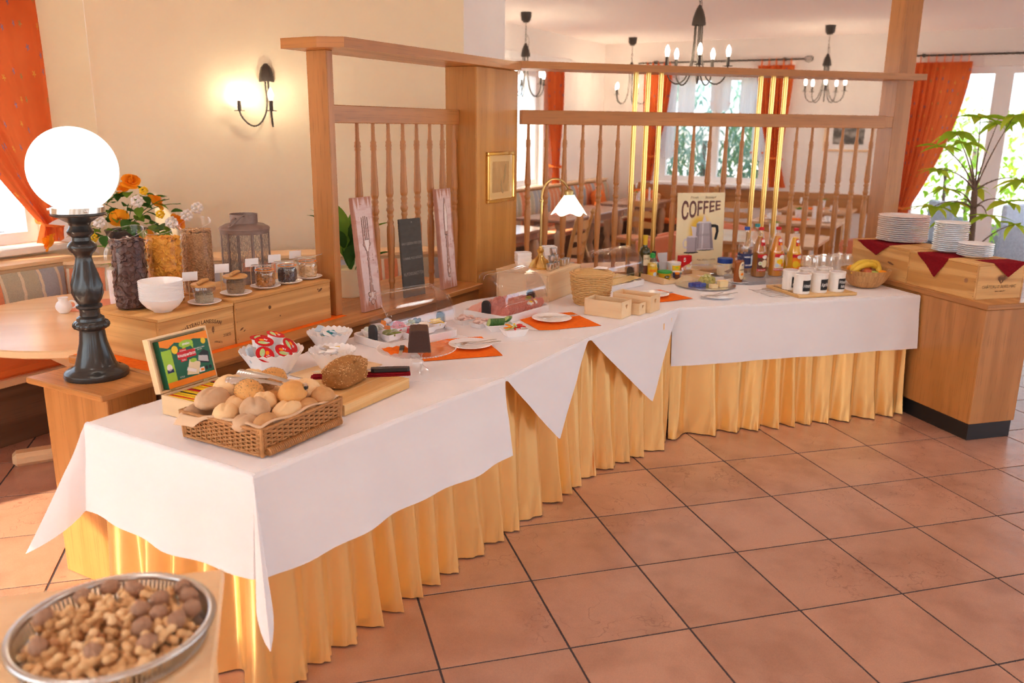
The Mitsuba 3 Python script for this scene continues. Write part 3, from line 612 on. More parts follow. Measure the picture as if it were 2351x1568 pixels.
candle_arm(sc, [(-.01, -.04, 1.99), (-.005, -.05, 1.86), (-.03, -.055, 1.755), (-.09, -.06, 1.70), (-.155, -.06, 1.735), (-.185, -.06, 1.80)], (-.185, -.06, 1.80), BULB)
candle_arm(sc, [(.01, -.04, 1.99), (.012, -.06, 1.86), (.018, -.10, 1.755), (.024, -.16, 1.70), (.022, -.21, 1.745), (.02, -.215, 1.80)], (.02, -.215, 1.80), BULB)

# globe lamp on the pedestal
gl = thing('globe_lamp', 'black cast iron table lamp with a glowing white glass globe on the left pedestal', 'lamp', MU(-2.655, 1.455, .80))
GP = [(0, 0), (.108, 0), (.112, .008), (.110, .02), (.100, .028), (.082, .034), (.070, .05), (.060, .085), (.048, .13), (.0435, .17), (.0435, .178), (.058, .186), (.062, .197), (.058, .208), (.048, .214), (.046, .224), (.035, .232), (.034, .246), (.036, .256), (.044, .262), (.044, .27), (.036, .276),
      (.046, .292), (.0535, .316), (.0515, .345), (.042, .385), (.031, .425), (.027, .445), (.030, .456), (.040, .465), (.0475, .478), (.0485, .488), (.042, .498), (.032, .506), (.031, .518), (.043, .53), (.045, .54), (.038, .55), (.034, .56), (.038, .57), (.052, .578), (.066, .588), (.090, .596), (.093, .601), (.085, .605), (.085, .628), (.078, .628), (.078, .61), (0, .61)]
m = lathe(GP, 64); v = np.array(m.vertices); a = np.arctan2(v[:, 1], v[:, 0]); h = v[:, 2]
rel = np.clip((h - .285) / .05, 0, 1) * np.clip((.455 - h) / .05, 0, 1)
v[:, :2] *= (1 + rel * (.075 * np.cos(a * 6) + .045 * np.cos(a * 12 + h * 90)))[:, None]
band = np.exp(-((h - .197) / .010) ** 2); v[:, :2] *= (1 + band * .05 * np.cos(a * 16))[:, None]
part(gl, 'stand', ply(TM(v, m.faces), 'black_cast', 40))
part(gl, 'collar', ply(lathe([(.086, .604), (.089, .606), (.089, .626), (.086, .628)], 40), 'steel', 40))
for i in range(3): part(gl, 'screw', ply(mv(lathe([(0, 0), (.005, 0), (.005, .01), (0, .012)], 10), rx=PI / 2), 'steel', 40), M(.09 * math.cos(i * 2.1 - 1.9), .09 * math.sin(i * 2.1 - 1.9), .616, i * 2.1 - 1.9 + PI / 2))
g2 = trimesh.creation.icosphere(subdivisions=4, radius=.147); g2 = TM(g2.vertices, g2.faces)
mat('opal', (0.85, 0.84, 0.82), 0.15)
part(gl, 'globe', {**ply(mv(g2, z=.755), 'opal', True), 'emitter': {'type': 'area', 'radiance': rgb((.36, .33, .285))}}, None, 'glowing white glass globe')
# ------------------------------------------------------------------ nuts on the little table in front
st = thing('side_table', 'small square maple side table in the front left corner', 'table', M(-2.86, -2.78, 0))
part(st, 'tabletop', ply(bx(-.44, -.46, .705, .468, .463, .735, .004), 'maple', grain=0))
part(st, 'apron', ply(cat(bx(-.40, .40, .63, .43, .42, .705, .002), bx(.41, -.42, .63, .43, .40, .705, .002)), 'maple', grain=0))
for x, y in ((-.40, -.42), (.40, -.42), (-.40, .39), (.40, .39)): part(st, 'leg', ply(bx(x, y, 0, x + .04, y + .04, .705, .003), 'maple', grain=2))
TR, TC = .180, (-2.577, -2.575)
ty = thing('nut_tray', 'round silver tray with pierced gallery rim full of nuts', 'tray', M(TC[0], TC[1], .7355))
part(ty, 'base', ply(lathe([(0, .002), (.15, .002), (.165, .006), (.165, .009), (.148, .006), (0, .006)], 64), 'silver_dull', 40))
def gallery():
    ms = []
    for k in range(120):
        a = k * 2 * PI / 120; r0, r1 = .163, .176
        ms.append(tube([(r0 * math.cos(a), r0 * math.sin(a), .007), (r1 * math.cos(a), r1 * math.sin(a), .046)], .0026, 5))
    return cat(ms)
part(ty, 'gallery', ply(gallery(), 'silver_dull', True))
rim = lathe([(.170, .044), (.178, .043), (.1845, .046), (.186, .051), (.182, .056), (.174, .055), (.170, .050), (.170, .044)], 200); v = np.array(rim.vertices); a = np.arctan2(v[:, 1], v[:, 0]); v[:, :2] *= (1 + .006 * np.cos(a * 100) * (np.hypot(v[:, 0], v[:, 1]) > .180))[:, None]
part(ty, 'rim', ply(TM(v, rim.faces), 'silver_dull', True))
part(ty, 'gallery_foot', ply(lathe([(.160, .006), (.166, .006), (.168, .011), (.163, .012), (.160, .006)], 80), 'silver_dull', 40))
def nutcol(a, b, f):
    return proc(lambda p, n, uv: mix(a, b, fbm(p.x * f, p.y * f, p.z * f)))
mat('peanut_shell', nutcol((.78, .53, .28), (.66, .40, .18), 160), .7, spec=.2, bump=proc(lambda p, n, uv: .0004 * noise(p.x * 380, p.y * 380, p.z * 380), 3e-4))
mat('walnut_shell', nutcol((.44, .26, .165), (.31, .165, .10), 120), .6, spec=.3, bump=proc(lambda p, n, uv: .0022 * fbm(p.x * 130, p.y * 130, p.z * 130, octaves=3), 4e-4))
mat('hazel_shell', nutcol((.46, .22, .085), (.36, .15, .05), 60), .35)
def peanut(seed):
    g = random.Random(seed); l = g.uniform(.0135, .0175); r1, r2, w = g.uniform(.0078, .0092), g.uniform(.0074, .0088), g.uniform(.0060, .0068)
    pts = [(0, -l)]
    for i in range(1, 16):
        t = i / 16; x = -l + 2 * l * t; e = math.sqrt(max(0, 1 - (2 * t - 1) ** 6)); base = r1 * (1 - t) + r2 * t
        pts.append(((base - (base - w) * math.exp(-((t - .5) / .16) ** 2)) * e, x))
    pts.append((0, l)); m = lathe(pts, 14); v = np.array(m.vertices); v[:, 0] += g.uniform(-.003, .003) * (v[:, 2] / l) ** 2
    return mv(TM(v, m.faces), ry=PI / 2)
def walnut(seed):
    m = trimesh.creation.icosphere(subdivisions=4); v = np.array(m.vertices); f1 = np.abs(meshkit.fbm(v * 2.6 + seed * 9.1, 3, seed) - .5); f2 = meshkit.fbm(v * 7 + seed, 2, seed + 5) - .5
    v = v * (1 + .10 * f2 - .16 * np.exp(-(f1 / .035) ** 2) * .6)[:, None] * [.0190, .0168, .0170]; r = np.linalg.norm(v[:, [0, 2]], axis=1)
    v *= (1 + .07 * np.exp(-(v[:, 1] / .0018) ** 2) - .05 * np.exp(-((np.abs(v[:, 1]) - .0042) / .0016) ** 2))[:, None]; v[:, 0] *= 1 + .16 * np.clip(v[:, 0] / .02, 0, 1) ** 3
    return TM(v, m.faces)
mat('peanut_pale', nutcol((.84, .62, .37), (.74, .49, .25), 160), .7, spec=.2); mat('peanut_brown', nutcol((.60, .36, .17), (.46, .25, .10), 120), .7, spec=.2)
pn = [ply(peanut(i), ('peanut_shell', 'peanut_pale', 'peanut_shell', 'peanut_brown')[i % 4], True) for i in range(9)]; wn = [ply(walnut(i), 'walnut_shell', True) for i in range(4)]; hn = [ply(blob(.0105, .0095, .0105, 2, .03, 3), 'hazel_shell', True)]
g = random.Random(12); done = []
def nut(kind, x, y, z, i):
    if kind == 'w': s, n, l, c = wn[i % 4], 'walnut', 'brown wrinkled walnut lying among the peanuts in the silver tray', 'walnut'
    elif kind == 'h': s, n, l, c = hn[0], 'hazelnut', 'smooth hazelnut between the peanuts in the silver tray', 'nut'
    else: s, n, l, c = pn[i % 9], 'peanut', 'pale peanut in its shell heaped in the silver tray', 'peanut'
    solo(n, l, c, s, M(TC[0] + x, TC[1] + y, .7355 + z, g.uniform(0, 6.28), g.uniform(-.9, .9), g.uniform(-.75, .75)), {'w': 'walnuts in the silver tray', 'h': 'hazelnuts in the silver tray', 'p': 'peanuts in the silver tray'}[kind])
for i, (x, y) in enumerate([(.045, .03), (.075, .065), (.08, .01), (.055, -.03), (.115, -.02), (.13, .07), (.07, -.085), (.02, .12), (-.03, .145), (-.075, .12), (-.135, .055), (-.12, -.045), (.115, .11), (-.02, -.09), (.14, .02)]):
    nut('w', x, y, .047 + .008 * math.cos(math.hypot(x, y) / .10), i); done.append((x, y, .012))
tries = 0
for layer, (zz, need) in enumerate([(.020, 95), (.034, 95), (.047, 60)]):
    n = 0; tries = 0
    while n < need and tries < 4000:
        tries += 1; r, a = (.152, .152, .125)[layer] * math.sqrt(g.random()), g.uniform(0, 6.28); x, y = r * math.cos(a), r * math.sin(a)
        if all((x - p) ** 2 + (y - q) ** 2 > (rr + .0085) ** 2 for p, q, rr in done if layer == 0 or rr > .02) and all((x - p) ** 2 + (y - q) ** 2 > .017 ** 2 for p, q, rr in done if rr == .009 + layer * 1e-4):
            nut('h' if g.random() < .06 else 'p', x, y, zz, n); done.append((x, y, .009 + layer * 1e-4)); n += 1
solo('leaf_blade', 'blurred green leaf blade hanging in at the left edge of the picture', 'leaf', ply(tube(smooth_path([(-3.03, -2.62, 1.33), (-2.935, -2.50, 1.275), (-2.865, -2.42, 1.19), (-2.805, -2.35, 1.06)], 20), np.r_[np.linspace(.004, .008, 8), np.linspace(.008, .001, 12)], 8, squash=.2), 'leaf_dark', True))

# ------------------------------------------------------------------ wine crates on the ledge
def crate(label, l, d, h, m, wood_='pine', lid=True, seed=0):
    """a wooden wine case: l along x, d along y (front at y = 0), h"""
    k = thing('wine_crate', label, 'crate', m); t = .012
    part(k, 'front_board', ply(bx(0, 0, 0, l, t, h - t - .0008, .0012), wood_, grain=0, seed=seed)); part(k, 'back_board', ply(bx(0, d - t, 0, l, d, h - t - .0008, .0012), wood_, grain=0))
    part(k, 'end_board', ply(bx(-.0005, t + .0006, 0, t, d - t - .0006, h - t - .0008, .0012), wood_, grain=1, seed=seed + 2)); part(k, 'end_board', ply(bx(l - t, t + .0006, 0, l + .0005, d - t - .0006, h - t - .0008, .0012), wood_, grain=1, seed=seed + 3))
    for i in range(2): part(k, 'lid_board', ply(bx(-.002, -.002 + i * (d / 2 + .002), h - t, l + .002, d / 2 + .0005 + i * (d / 2 + .0015), h, .0012), wood_, grain=0, seed=seed + 5 + i))
    part(k, 'bottom_board', ply(bx(t, t, .002, l - t, d - t, .010, 0), wood_, grain=0))
    for x in (.006, l - .006):
        for z in (.02, h * .5, h - .04): part(k, 'nail', nail, M(x, .0004, z))
    return k
nail = ply(mv(lathe([(0, 0), (.0017, 0), (.0017, .001), (0, .0012)], 8), rx=PI / 2), 'stain', 40)
def arc_text(s, h, R, bold=True):
    m = text(s, h, .0005, bold); v = np.array(m.vertices); a = v[:, 0] / R
    return TM(np.stack([(R + v[:, 1]) * np.sin(a), (R + v[:, 1]) * np.cos(a) - R, v[:, 2]], 1), m.faces)
c1 = crate('low pine wine crate printed with arched chateau lettering under the bowls and jugs', .376, .405, .18, MU(-2.436, 1.372, .80), seed=3)
part(c1, 'lettering', ply(upright(arc_text('CHÂTEAU LANESSAN', .0145, .26)), 'stain'), M(.205, -.0001, .122), 'brown arched lettering CHÂTEAU LANESSAN')
part(c1, 'lettering', ply(upright(text('2000', .012, .0005)), 'stain'), M(.333, -.0001, .046)); part(c1, 'lettering', ply(mv(upright(text('FRANCE', .008, .0005)), ry=.25), 'stain'), M(.285, -.0001, .026))
def castle():
    b = [sg.box(x, 0, x + .003, h) for x, h in ((0, .045), (.006, .05), (.012, .043), (.02, .055), (.026, .06), (.032, .055), (.040, .043), (.046, .05), (.052, .045))] + [sg.box(0, y, .055, y + .0018) for y in (0, .012, .022, .032)]
    b += [sg.Polygon([(4e-3 + x, .05), (x + .0095, .05), (x + .0068, .062)]) for x in (0, .04)] + [sg.Polygon([(.018, .058), (.037, .058), (.0275, .074)])]
    return shapely.union_all(b)
part(c1, 'emblem', ply(upright(extr(sa.scale(castle(), .85, .7, origin=(0, 0)), .0005)), 'stain'), M(.175, -.0001, .05), 'printed castle emblem')
crest = shapely.union_all([sa.scale(sg.Point(0, 0).buffer(.008).difference(sg.Point(0, 0).buffer(.006)), .8, 1.5)] + [sa.rotate(sg.box(-.006, y, .006, y + .0016), 20 * i) for i, y in enumerate((-.008, -.003, .002, .007))] + [sg.box(-.001, -.018, .001, .014)])
part(c1, 'emblem', ply(upright(extr(crest, .0005)), 'stain'), M(.262, -.0001, .088))
c2 = crate('taller plain pine wine crate with knots, beside the post, carrying the clip-top jars', .600, .405, .19, MU(-2.054, 1.368, .80), seed=9)
for x, z, r in ((.20, .125, .010), (.26, .075, .004), (.515, .155, .006)): part(c2, 'knot', ply(mv(lathe([(0, 0), (r, 0), (r * .8, .0008), (0, .001)], 14), rx=PI / 2, s=(1, 1, 1)), 'stain', 40), M(x, .0006, z), 'dark knot')
for x, z, w in ((.03, .06, .02), (.045, .05, .012), (.53, .15, .03)):
    part(c2, 'scar', ply(upright(extr(sa.rotate(sa.scale(sg.Point(0, 0).buffer(.5), w, w * .35), 25), .0006)), 'stain'), M(x, .0002, z), 'dark bark scar')
solo('paper_strip', 'long orange paper runner sticking out beneath the two wine crates', 'table runner', ply(cat(bx(-2.52, 1.335, .8003, -1.38, 1.80, .8014, 0), mv(bx(-2.52, 1.332, .776, -1.38, 1.335, .8014, 0))), 'napkin_orange'), MU(0, 0, -.0012 + .0004))
for k in [k for k in scene if k.startswith('wine_crate')]:
    pass

# cereal jugs
def flakes(R, h, n, fl, seed, core, lo=0.004):
    g = np.random.RandomState(seed); ms = [lathe([(0, lo), (R * .9, lo), (R * .9, h * .97), (0, h)], 20)] if core else []
    for i in range(n):
        a, z = g.rand() * 2 * PI, lo + .006 + g.rand() * (h - lo - .008); m = fl[g.randint(len(fl))]
        if i < n * .18: r = R * .93 * math.sqrt(g.rand()); z = h + g.rand() * .008
        else: r = R * .94
        ms.append(mv(mv(mv(m, rx=g.uniform(-.7, .7), ry=g.uniform(-.5, .5), rz=g.rand() * 6.28), ry=PI / 2 if i >= n * .18 else 0), rz=a, x=r * math.cos(a), y=r * math.sin(a), z=z))
    return cat(ms)
disc = [lathe([(0, -.0018), (.010, -.0014), (.0125, 0), (.010, .0014), (0, .0010)], 10)]
cfl = []
for s in range(3):
    q = blob(.014, .011, .002, 2, .25, s, 2.5); v = np.array(q.vertices); v[:, 2] += 14 * v[:, 0] ** 2 * (1 if s else -1) + .0015 * np.sin(v[:, 1] * 500); cfl.append(TM(v, q.faces))
oat = [blob(.006, .0045, .0016, 1, .2, s) for s in range(2)] + [blob(.0035, .003, .003, 1, .2, 5)]
mat('choc_cereal', (.085, .035, .028), .45); mat('corn_flake', nutcol((.80, .42, .055), (.66, .27, .025), 90), .6, spec=.3); mat('muesli', nutcol((.66, .43, .22), (.28, .13, .05), 170), .8, spec=.2)
jug_wall = lathe([(0, .002), (.060, .002), (.066, .006), (.0665, .30), (.0655, .30), (.065, .008), (0, .006)], 40)
v = np.array(jug_wall.vertices); v[:, 2] += np.where(v[:, 2] > .25, .022 * v[:, 0] / .066, 0)
jug_wall = TM(v, jug_wall.faces)
jug_shape = ply(lathe([(0, .004), (.064, .004), (.0665, .008), (.0665, .295)], 40) if 0 else TM(*(lambda m: (np.c_[np.array(m.vertices)[:, :2], np.array(m.vertices)[:, 2] + np.where(np.array(m.vertices)[:, 2] > .25, .022 * np.array(m.vertices)[:, 0] / .066, 0)], m.faces))(lathe([(0, .002), (.062, .002), (.0665, .006), (.0665, .31)], 40))), 'clear_plastic', True)
jug_rim = ply(tube([(.0665 * math.cos(a), .0665 * math.sin(a), .31 + .022 * math.cos(a)) for a in np.arange(40) * PI / 20], .0016, 6, True), 'clear_glass', True)
jug_handle = ply(tube(smooth_path([(-.066, 0, .262), (-.10, 0, .27), (-.122, 0, .25), (-.125, 0, .17), (-.118, 0, .10), (-.10, 0, .085), (-.066, 0, .075)], 26), .006, 8), 'clear_glass', True)
for u, v_, lab, m_, fill, fl_, nn, ml in ((-2.338, 1.640, 'chocolate cereal discs', 'choc_cereal', .272, disc, 430, 'brown'), (-2.160, 1.650, 'golden corn flakes', 'corn_flake', .262, cfl, 520, 'yellow'), (-1.968, 1.672, 'oat muesli', 'muesli', .275, oat, 2300, 'mixed')):
    j = thing('cereal_jug', 'clear acrylic pitcher with handle holding %s, on the low wine crate' % lab, 'jug', MU(u, v_, .9805, .25))
    part(j, 'body', jug_shape); part(j, 'rim', jug_rim); part(j, 'handle', jug_handle)
    solo('cereal', '%s %s filling a clear pitcher' % (ml, lab), 'cereal', ply(flakes(.0645, fill, nn, fl_, 3, True, .008), m_, True), MU(u, v_, .9805, .25), None, 'stuff')
# nine bowls in a stack
bowl = ply(lathe([(0, .0), (.036, 0), (.038, .004), (.060, .018), (.078, .040), (.0855, .054), (.0850, .0558), (.083, .0555), (.075, .041), (.057, .021), (.034, .008), (0, .0075)], 44), 'porcelain', 50)
for i in range(9):
    solo('cereal_bowl', 'white porcelain bowl, %s in the stack of nine beside the dark cereal' % ('lowest', 'second from the bottom', 'third from the bottom', 'fourth from the bottom', 'in the middle', 'fourth from the top', 'third from the top', 'second from the top', 'uppermost')[i], 'bowl', bowl, MU(-2.318, 1.487, .9805 + .0088 * i), 'stack of cereal bowls')
# jars on saucers
saucer = ply(lathe([(0, 0), (.032, 0), (.035, .003), (.055, .007), (.068, .013), (.0675, .0145), (.053, .0095), (.03, .006), (0, .0055)], 36), 'porcelain', 50)
def card(root_label, m, shift=(0, 0)):
    k = thing('name_card', root_label, 'sign', m)
    part(k, 'card', ply(mv(bx(-.036, -.0006, .092, .036, .0006, .130, 0), ry=.06), 'paper_white')); part(k, 'clip', ply(tube([(0, .003, .0), (0, .003, .10)], .0022, 6), 'tan', True))
    part(k, 'print', ply(bx(-.022, .0035, .108, .022, .0039, .1105, 0), 'light_grey'))
    part(k, 'foot', ply(lathe([(0, 0), (.012, 0), (.012, .004), (0, .004)], 12), 'tan', 40))
    return k
seeds = [blob(.0032, .002, .0014, 1)]; dark = [blob(.009, .007, .005, 1, .3, 2)]; nuts_ = [blob(.011, .006, .005, 2, .15, 1), blob(.010, .008, .006, 2, .2, 6)]
mat('linseed', nutcol((.50, .44, .32), (.20, .16, .10), 260), .6); mat('brown_seed', nutcol((.34, .20, .09), (.13, .07, .03), 260), .6); mat('dried_fruit', nutcol((.62, .24, .035), (.035, .018, .015), 38), .45); mat('raisin', (.035, .013, .012), .4); mat('nut_mix', nutcol((.74, .55, .31), (.45, .23, .08), 60), .55)
spoon_wood = cat(tube(smooth_path([(-.055, 0, .008), (0, .002, .010), (.05, 0, .007)], 16), np.r_[np.linspace(.008, .0105, 8), np.linspace(.0105, .008, 8)], 8, squash=.8))
w_glass = ply(lathe([(0, .001), (.034, .001), (.039, .006), (.046, .064), (.048, .070)], 32), 'clear_glass', True)
w_lid = ply(lathe([(0, .0712), (.049, .0712), (.052, .074), (.052, .080), (.048, .083), (0, .083)], 32), 'beech', 40)
k_glass = ply(lathe([(0, .001), (.040, .001), (.045, .006), (.045, .062), (.040, .074), (.039, .080)], 32), 'clear_glass', True)
k_lid = ply(lathe([(.043, .081), (.0445, .086), (.043, .092), (.036, .096), (0, .098)], 32), 'clear_glass', True)
k_ring = ply(lathe([(.038, .0785), (.043, .0785), (.044, .081), (.038, .081), (.038, .0785)], 32), 'orange', 40)
wire = ply(cat(tube([(.0455 * math.cos(a), .0455 * math.sin(a), .077) for a in np.arange(28) * 2 * PI / 28], .0011, 5, True), tube(smooth_path([(.046, .0, .077), (.056, .0, .07), (.058, 0, .05), (.050, 0, .052)], 12), .0013, 5), tube(smooth_path([(-.046, .0, .077), (-.054, .0, .086), (-.045, 0, .094)], 10), .0013, 5)), 'steel', True)
tea = ply(cat(tube(smooth_path([(-.075, 0, .012), (-.03, .0, .003), (.01, 0, .0015), (.035, 0, .004)], 20), np.r_[np.linspace(.0035, .0022, 10), np.linspace(.0022, .003, 10)], 6, squash=.5), mv(blob(.018, .011, .0035, 2), x=.042, z=.004)), 'steel', True)
Z2 = .9905
for i, (u, v_, z, kind, lab, fl_, m_, fill, nn, R) in enumerate(((-2.137, 1.452, .9805, 'w', 'grey linseed', seeds, 'linseed', .038, 1100, .040), (-1.964, 1.452, Z2, 'w', 'brown flax seeds', seeds, 'brown_seed', .052, 1500, .041), (-1.780, 1.462, Z2, 'k', 'dried fruit', dark, 'dried_fruit', .066, 330, .043), (-1.638, 1.462, Z2, 'k', 'raisins', dark, 'raisin', .058, 300, .043), (-1.492, 1.470, Z2, 'k', 'mixed nuts', nuts_, 'nut_mix', .058, 200, .043))):
    solo('saucer', 'white saucer under the jar of %s' % lab, 'saucer', saucer, MU(u, v_, z), 'saucers under the jars')
    j = thing('storage_jar', ('glass jar with wooden lid holding %s' if kind == 'w' else 'clip-top preserving jar holding %s') % lab, 'jar', MU(u, v_, z + .006, .6))
    part(j, 'glass', w_glass if kind == 'w' else k_glass); part(j, 'lid', w_lid if kind == 'w' else k_lid)
    if kind == 'k': part(j, 'wire_clip', wire); part(j, 'seal', k_ring)
    solo('jar_filling', '%s inside a glass jar' % lab, 'food', ply(flakes(R - .003, fill, nn, fl_, i, True, .005), m_, True), MU(u, v_, z + .0063, .6), None, 'stuff')
    if kind == 'w': solo('wooden_scoop', 'small wooden scoop lying on the lid of the jar of %s' % lab, 'scoop', ply(spoon_wood, 'beech', True), MU(u, v_, z + .0895, .5))
    else: solo('teaspoon', 'steel teaspoon lying on the jar of %s' % lab, 'spoon', tea, MU(u, v_, z + .1045, 2.6))
    card('white name card behind the jar of %s' % lab, MU(u - .01, v_ + .075, z + .0006, -.12), None)
# lantern
la = thing('lantern', 'large round pierced metal lantern with handle on the wine crate', 'lantern', MU(-1.69, 1.668, Z2))
def lattice():
    v, f = [], []; NA, NZ = 96, 36; R = .108
    for i in range(NA):
        band = (i % 16) in (0, 1)
        for j in range(NZ):
            a0, a1, z0, z1 = 2 * PI * i / NA, 2 * PI * (i + 1) / NA, .02 + .215 * j / NZ, .02 + .215 * (j + 1) / NZ; o = len(v)
            P8 = [(a0, z0), (a1, z0), (a1, z1), (a0, z1)]; ca, cz = (a0 + a1) / 2, (z0 + z1) / 2; solid = band or j in (0, NZ - 1)
            if solid: v += [[R * math.cos(a), R * math.sin(a), z] for a, z in P8]; f += [[o, o + 1, o + 2], [o, o + 2, o + 3]]; continue
            s = .93 if ((i // 16) % 2 == 0) else .84; q = (i * 7 + j * 3) % 5 * .05
            inner = [(ca + (a - ca) * (s - q) + .006 * math.sin(i * 2 + j), cz + (z - cz) * (s - q)) for a, z in P8]
            v += [[R * math.cos(a), R * math.sin(a), z] for a, z in P8 + inner]
            for e in range(4): n = (e + 1) % 4; f += [[o + e, o + n, o + 4 + n], [o + e, o + 4 + n, o + 4 + e]]
    return TM(v, f)
part(la, 'pierced_wall', ply(lattice(), 'lantern_metal'))
for i in range(6):
    a = 2 * PI * (i + .06) / 6; part(la, 'strap', ply(tube([(.110 * math.cos(a), .110 * math.sin(a), .01), (.110 * math.cos(a), .110 * math.sin(a), .24)], .004, 6), 'lantern_metal', True))
part(la, 'base', ply(lathe([(0, 0), (.112, 0), (.114, .006), (.112, .02), (.107, .022), (.107, .006), (0, .006)], 48), 'lantern_metal', 40))
cap = lathe([(.107, .232), (.112, .234), (.113, .246), (.116, .250), (.112, .258), (.09, .270), (.062, .276), (.062, .315), (.064, .318), (.060, .318), (.058, .278), (.09, .262), (.107, .245)], 48)
part(la, 'top', ply(cap, 'lantern_metal', 40))
part(la, 'handle', ply(tube(smooth_path([(-.062, -.01, .30), (-.10, -.02, .285), (-.118, -.03, .268), (-.10, -.045, .285), (-.05, -.05, .312)], 18), .006, 7, squash=.5), 'lantern_metal', True))
# plant and boards on the ledge
pp = thing('potted_plant', 'peace lily in a cream pot behind the spindles on the ledge', 'potted plant', MU(-.98, 1.655, .8005))
part(pp, 'pot', ply(lathe([(0, 0), (.075, 0), (.082, .01), (.095, .15), (.097, .155), (.088, .155), (.085, .14), (0, .14)], 32), 'cream', 40))
g = random.Random(5)
for i in range(26):
    a = g.uniform(0, 6.28); e = g.uniform(.75, 1.45); l = g.uniform(.16, .26)
    part(pp, 'leaf', ply(aim(leaf(l, .07, .7, .2), (.09 * math.cos(a) * g.random(), .06 * math.sin(a) * g.random(), .14 + g.random() * .20), a, e, g.uniform(-.4, .4)), ('leaf_mid', 'leaf_dark')[i % 2], True))
def white_paint(p, n, uv):
    a = fbm(uv.x * 14, uv.y * 60, 2, octaves=3); e = dr.maximum(dr.abs(uv.x) * 13.6, dr.abs(uv.y - .285) * 3.52)
    c = fbm(uv.x * 120, uv.y * 26, 5); d = noise(uv.x * 30, uv.y * 260, 8)
    w = smoothstep(.80, 1.0, e + .35 * (noise(uv.x * 90, uv.y * 9, 1) - .5))
    col = mix((.70, .56, .55), (.62, .45, .44), smoothstep(.45, .7, a))
    col = mix(col, (.30, .12, .08), .75 * smoothstep(.70, .80, c) * smoothstep(.35, .6, d))
    return mix(col, (.40, .15, .075), w * .8)
mat('whitewash', proc(white_paint), .8, spec=.2)
def uvmesh(m, mat_, ax=(0, 2)):
    v, f = np.array(m.vertices), np.array(m.faces); t = v[f].reshape(-1, 3)
    return MP(TM(t, np.arange(len(t)).reshape(-1, 3)), mat_, False, t[:, list(ax)])
mat('cutlery_dark', (.10, .04, .03), .5); mat('cutlery_mid', (.42, .24, .20), .4); mat('cutlery_pale', (.74, .66, .64), .4)
def union(*a): return shapely.union_all([x for x in a])
fork_out = union(sg.box(-.022, .34, -.0165, .47), sg.box(-.009, .36, -.0035, .475), sg.box(.0035, .36, .009, .475), sg.box(.0165, .34, .022, .47), sg.Polygon([(-.022, .36), (.022, .36), (.02, .325), (.008, .30), (.004, .27), (-.004, .27), (-.008, .30), (-.02, .325)]),
                 ell(0, .262, .009, .010), sg.Polygon([(-.004, .26), (.004, .26), (.007, .17), (.014, .10), (-.014, .10), (-.007, .17)]), ell(0, .075, .020, .030), ell(-.020, .085, .008, .012), ell(.020, .085, .008, .012), ell(-.018, .060, .009, .010), ell(.018, .060, .009, .010), ell(0, .04, .012, .012), ell(-.008, .047, .009, .009), ell(.008, .047, .009, .009), ell(-.022, .335, .005, .008), ell(.022, .335, .005, .008))
knife_out = union(sg.Polygon([(-.016, .31), (.014, .31), (.016, .40), (.013, .46), (.006, .505), (0, .52), (-.006, .50), (-.013, .45), (-.017, .38)]), ell(0, .298, .015, .012), sg.Polygon([(-.009, .29), (.009, .29), (.012, .25), (-.012, .25)]), ell(0, .245, .014, .008), sg.Polygon([(-.007, .25), (.007, .25), (.014, .13), (-.014, .13)]), ell(0, .11, .016, .035), ell(-.008, .135, .008, .012), ell(.008, .16, .007, .012), ell(-.007, .18, .006, .01), ell(0, .072, .010, .010))
curls = [union(*[sg.Point(x, y).buffer(r).difference(sg.Point(x, y).buffer(r * .55)) for x, y, r in q]) for q in ([(-.012, .15, .005), (.006, .135, .005), (-.018, .085, .006), (.018, .085, .006), (-.017, .06, .007), (.017, .06, .007), (0, .042, .008), (-.004, .17, .004)], [(-.006, .18, .005), (.006, .16, .005), (-.006, .14, .005), (.006, .12, .005), (-.004, .10, .006), (0, .074, .006)])]
def cutlery_board(label, m, out, curl, pale, gem):
    k = thing('wall_board', label, 'sign', m)
    part(k, 'panel', uvmesh(mv(bx(-.073, -.012, 0, .073, .012, .57, .002), x=0), 'whitewash'))
    part(k, 'motif', ply(upright(mv(extr(out, .0008), z=.0121)), 'cutlery_dark')); part(k, 'motif', ply(upright(mv(extr(out.buffer(-.0022), .0006), z=.0130)), 'cutlery_mid'))
    part(k, 'motif', ply(upright(mv(extr(curl, .0006), z=.0137)), 'cutlery_pale')); part(k, 'motif', ply(upright(mv(extr(pale, .0006), z=.0137)), 'cutlery_pale')); part(k, 'motif', ply(upright(mv(extr(gem, .0008), z=.0137)), 'cutlery_pale'))
    return k
cutlery_board('whitewashed upright board with an ornate fork, leaning on the spindles', MU(-1.215, 1.305, .8015, 0, -.10), sa.scale(fork_out, 1.12, 1.0, origin=(0, 0)), curls[0], sg.Polygon([(-.017, .357), (.017, .357), (.014, .33), (.003, .30), (-.003, .30), (-.014, .33)]), ell(0, .078, .010, .018))
cutlery_board('whitewashed upright board with an ornate knife, leaning near the golden pillar', MU(-.50, 1.310, .8015, 0, -.08), sa.scale(knife_out, 1.1, 1.0, origin=(0, 0)), curls[1], sg.Polygon([(-.012, .33), (.009, .33), (.012, .42), (.004, .49), (-.004, .48), (-.012, .42)]), ell(0, .105, .007, .015))
sl = thing('slate_board', 'dark slate plaque with engraved German saying between the two cutlery boards', 'sign', MU(-.805, 1.335, .802, 0, -.09, .03))
part(sl, 'slab', ply(bx(-.098, -.006, 0, .098, .006, .425, .002), proc and mat('slate_stone', proc(lambda p, n, uv: mix((.075, .072, .066), (.05, .048, .044), fbm(p.x * 30, p.y * 30, p.z * 60, octaves=4))), .75)))
mat('engraved', (.26, .25, .235), .8)
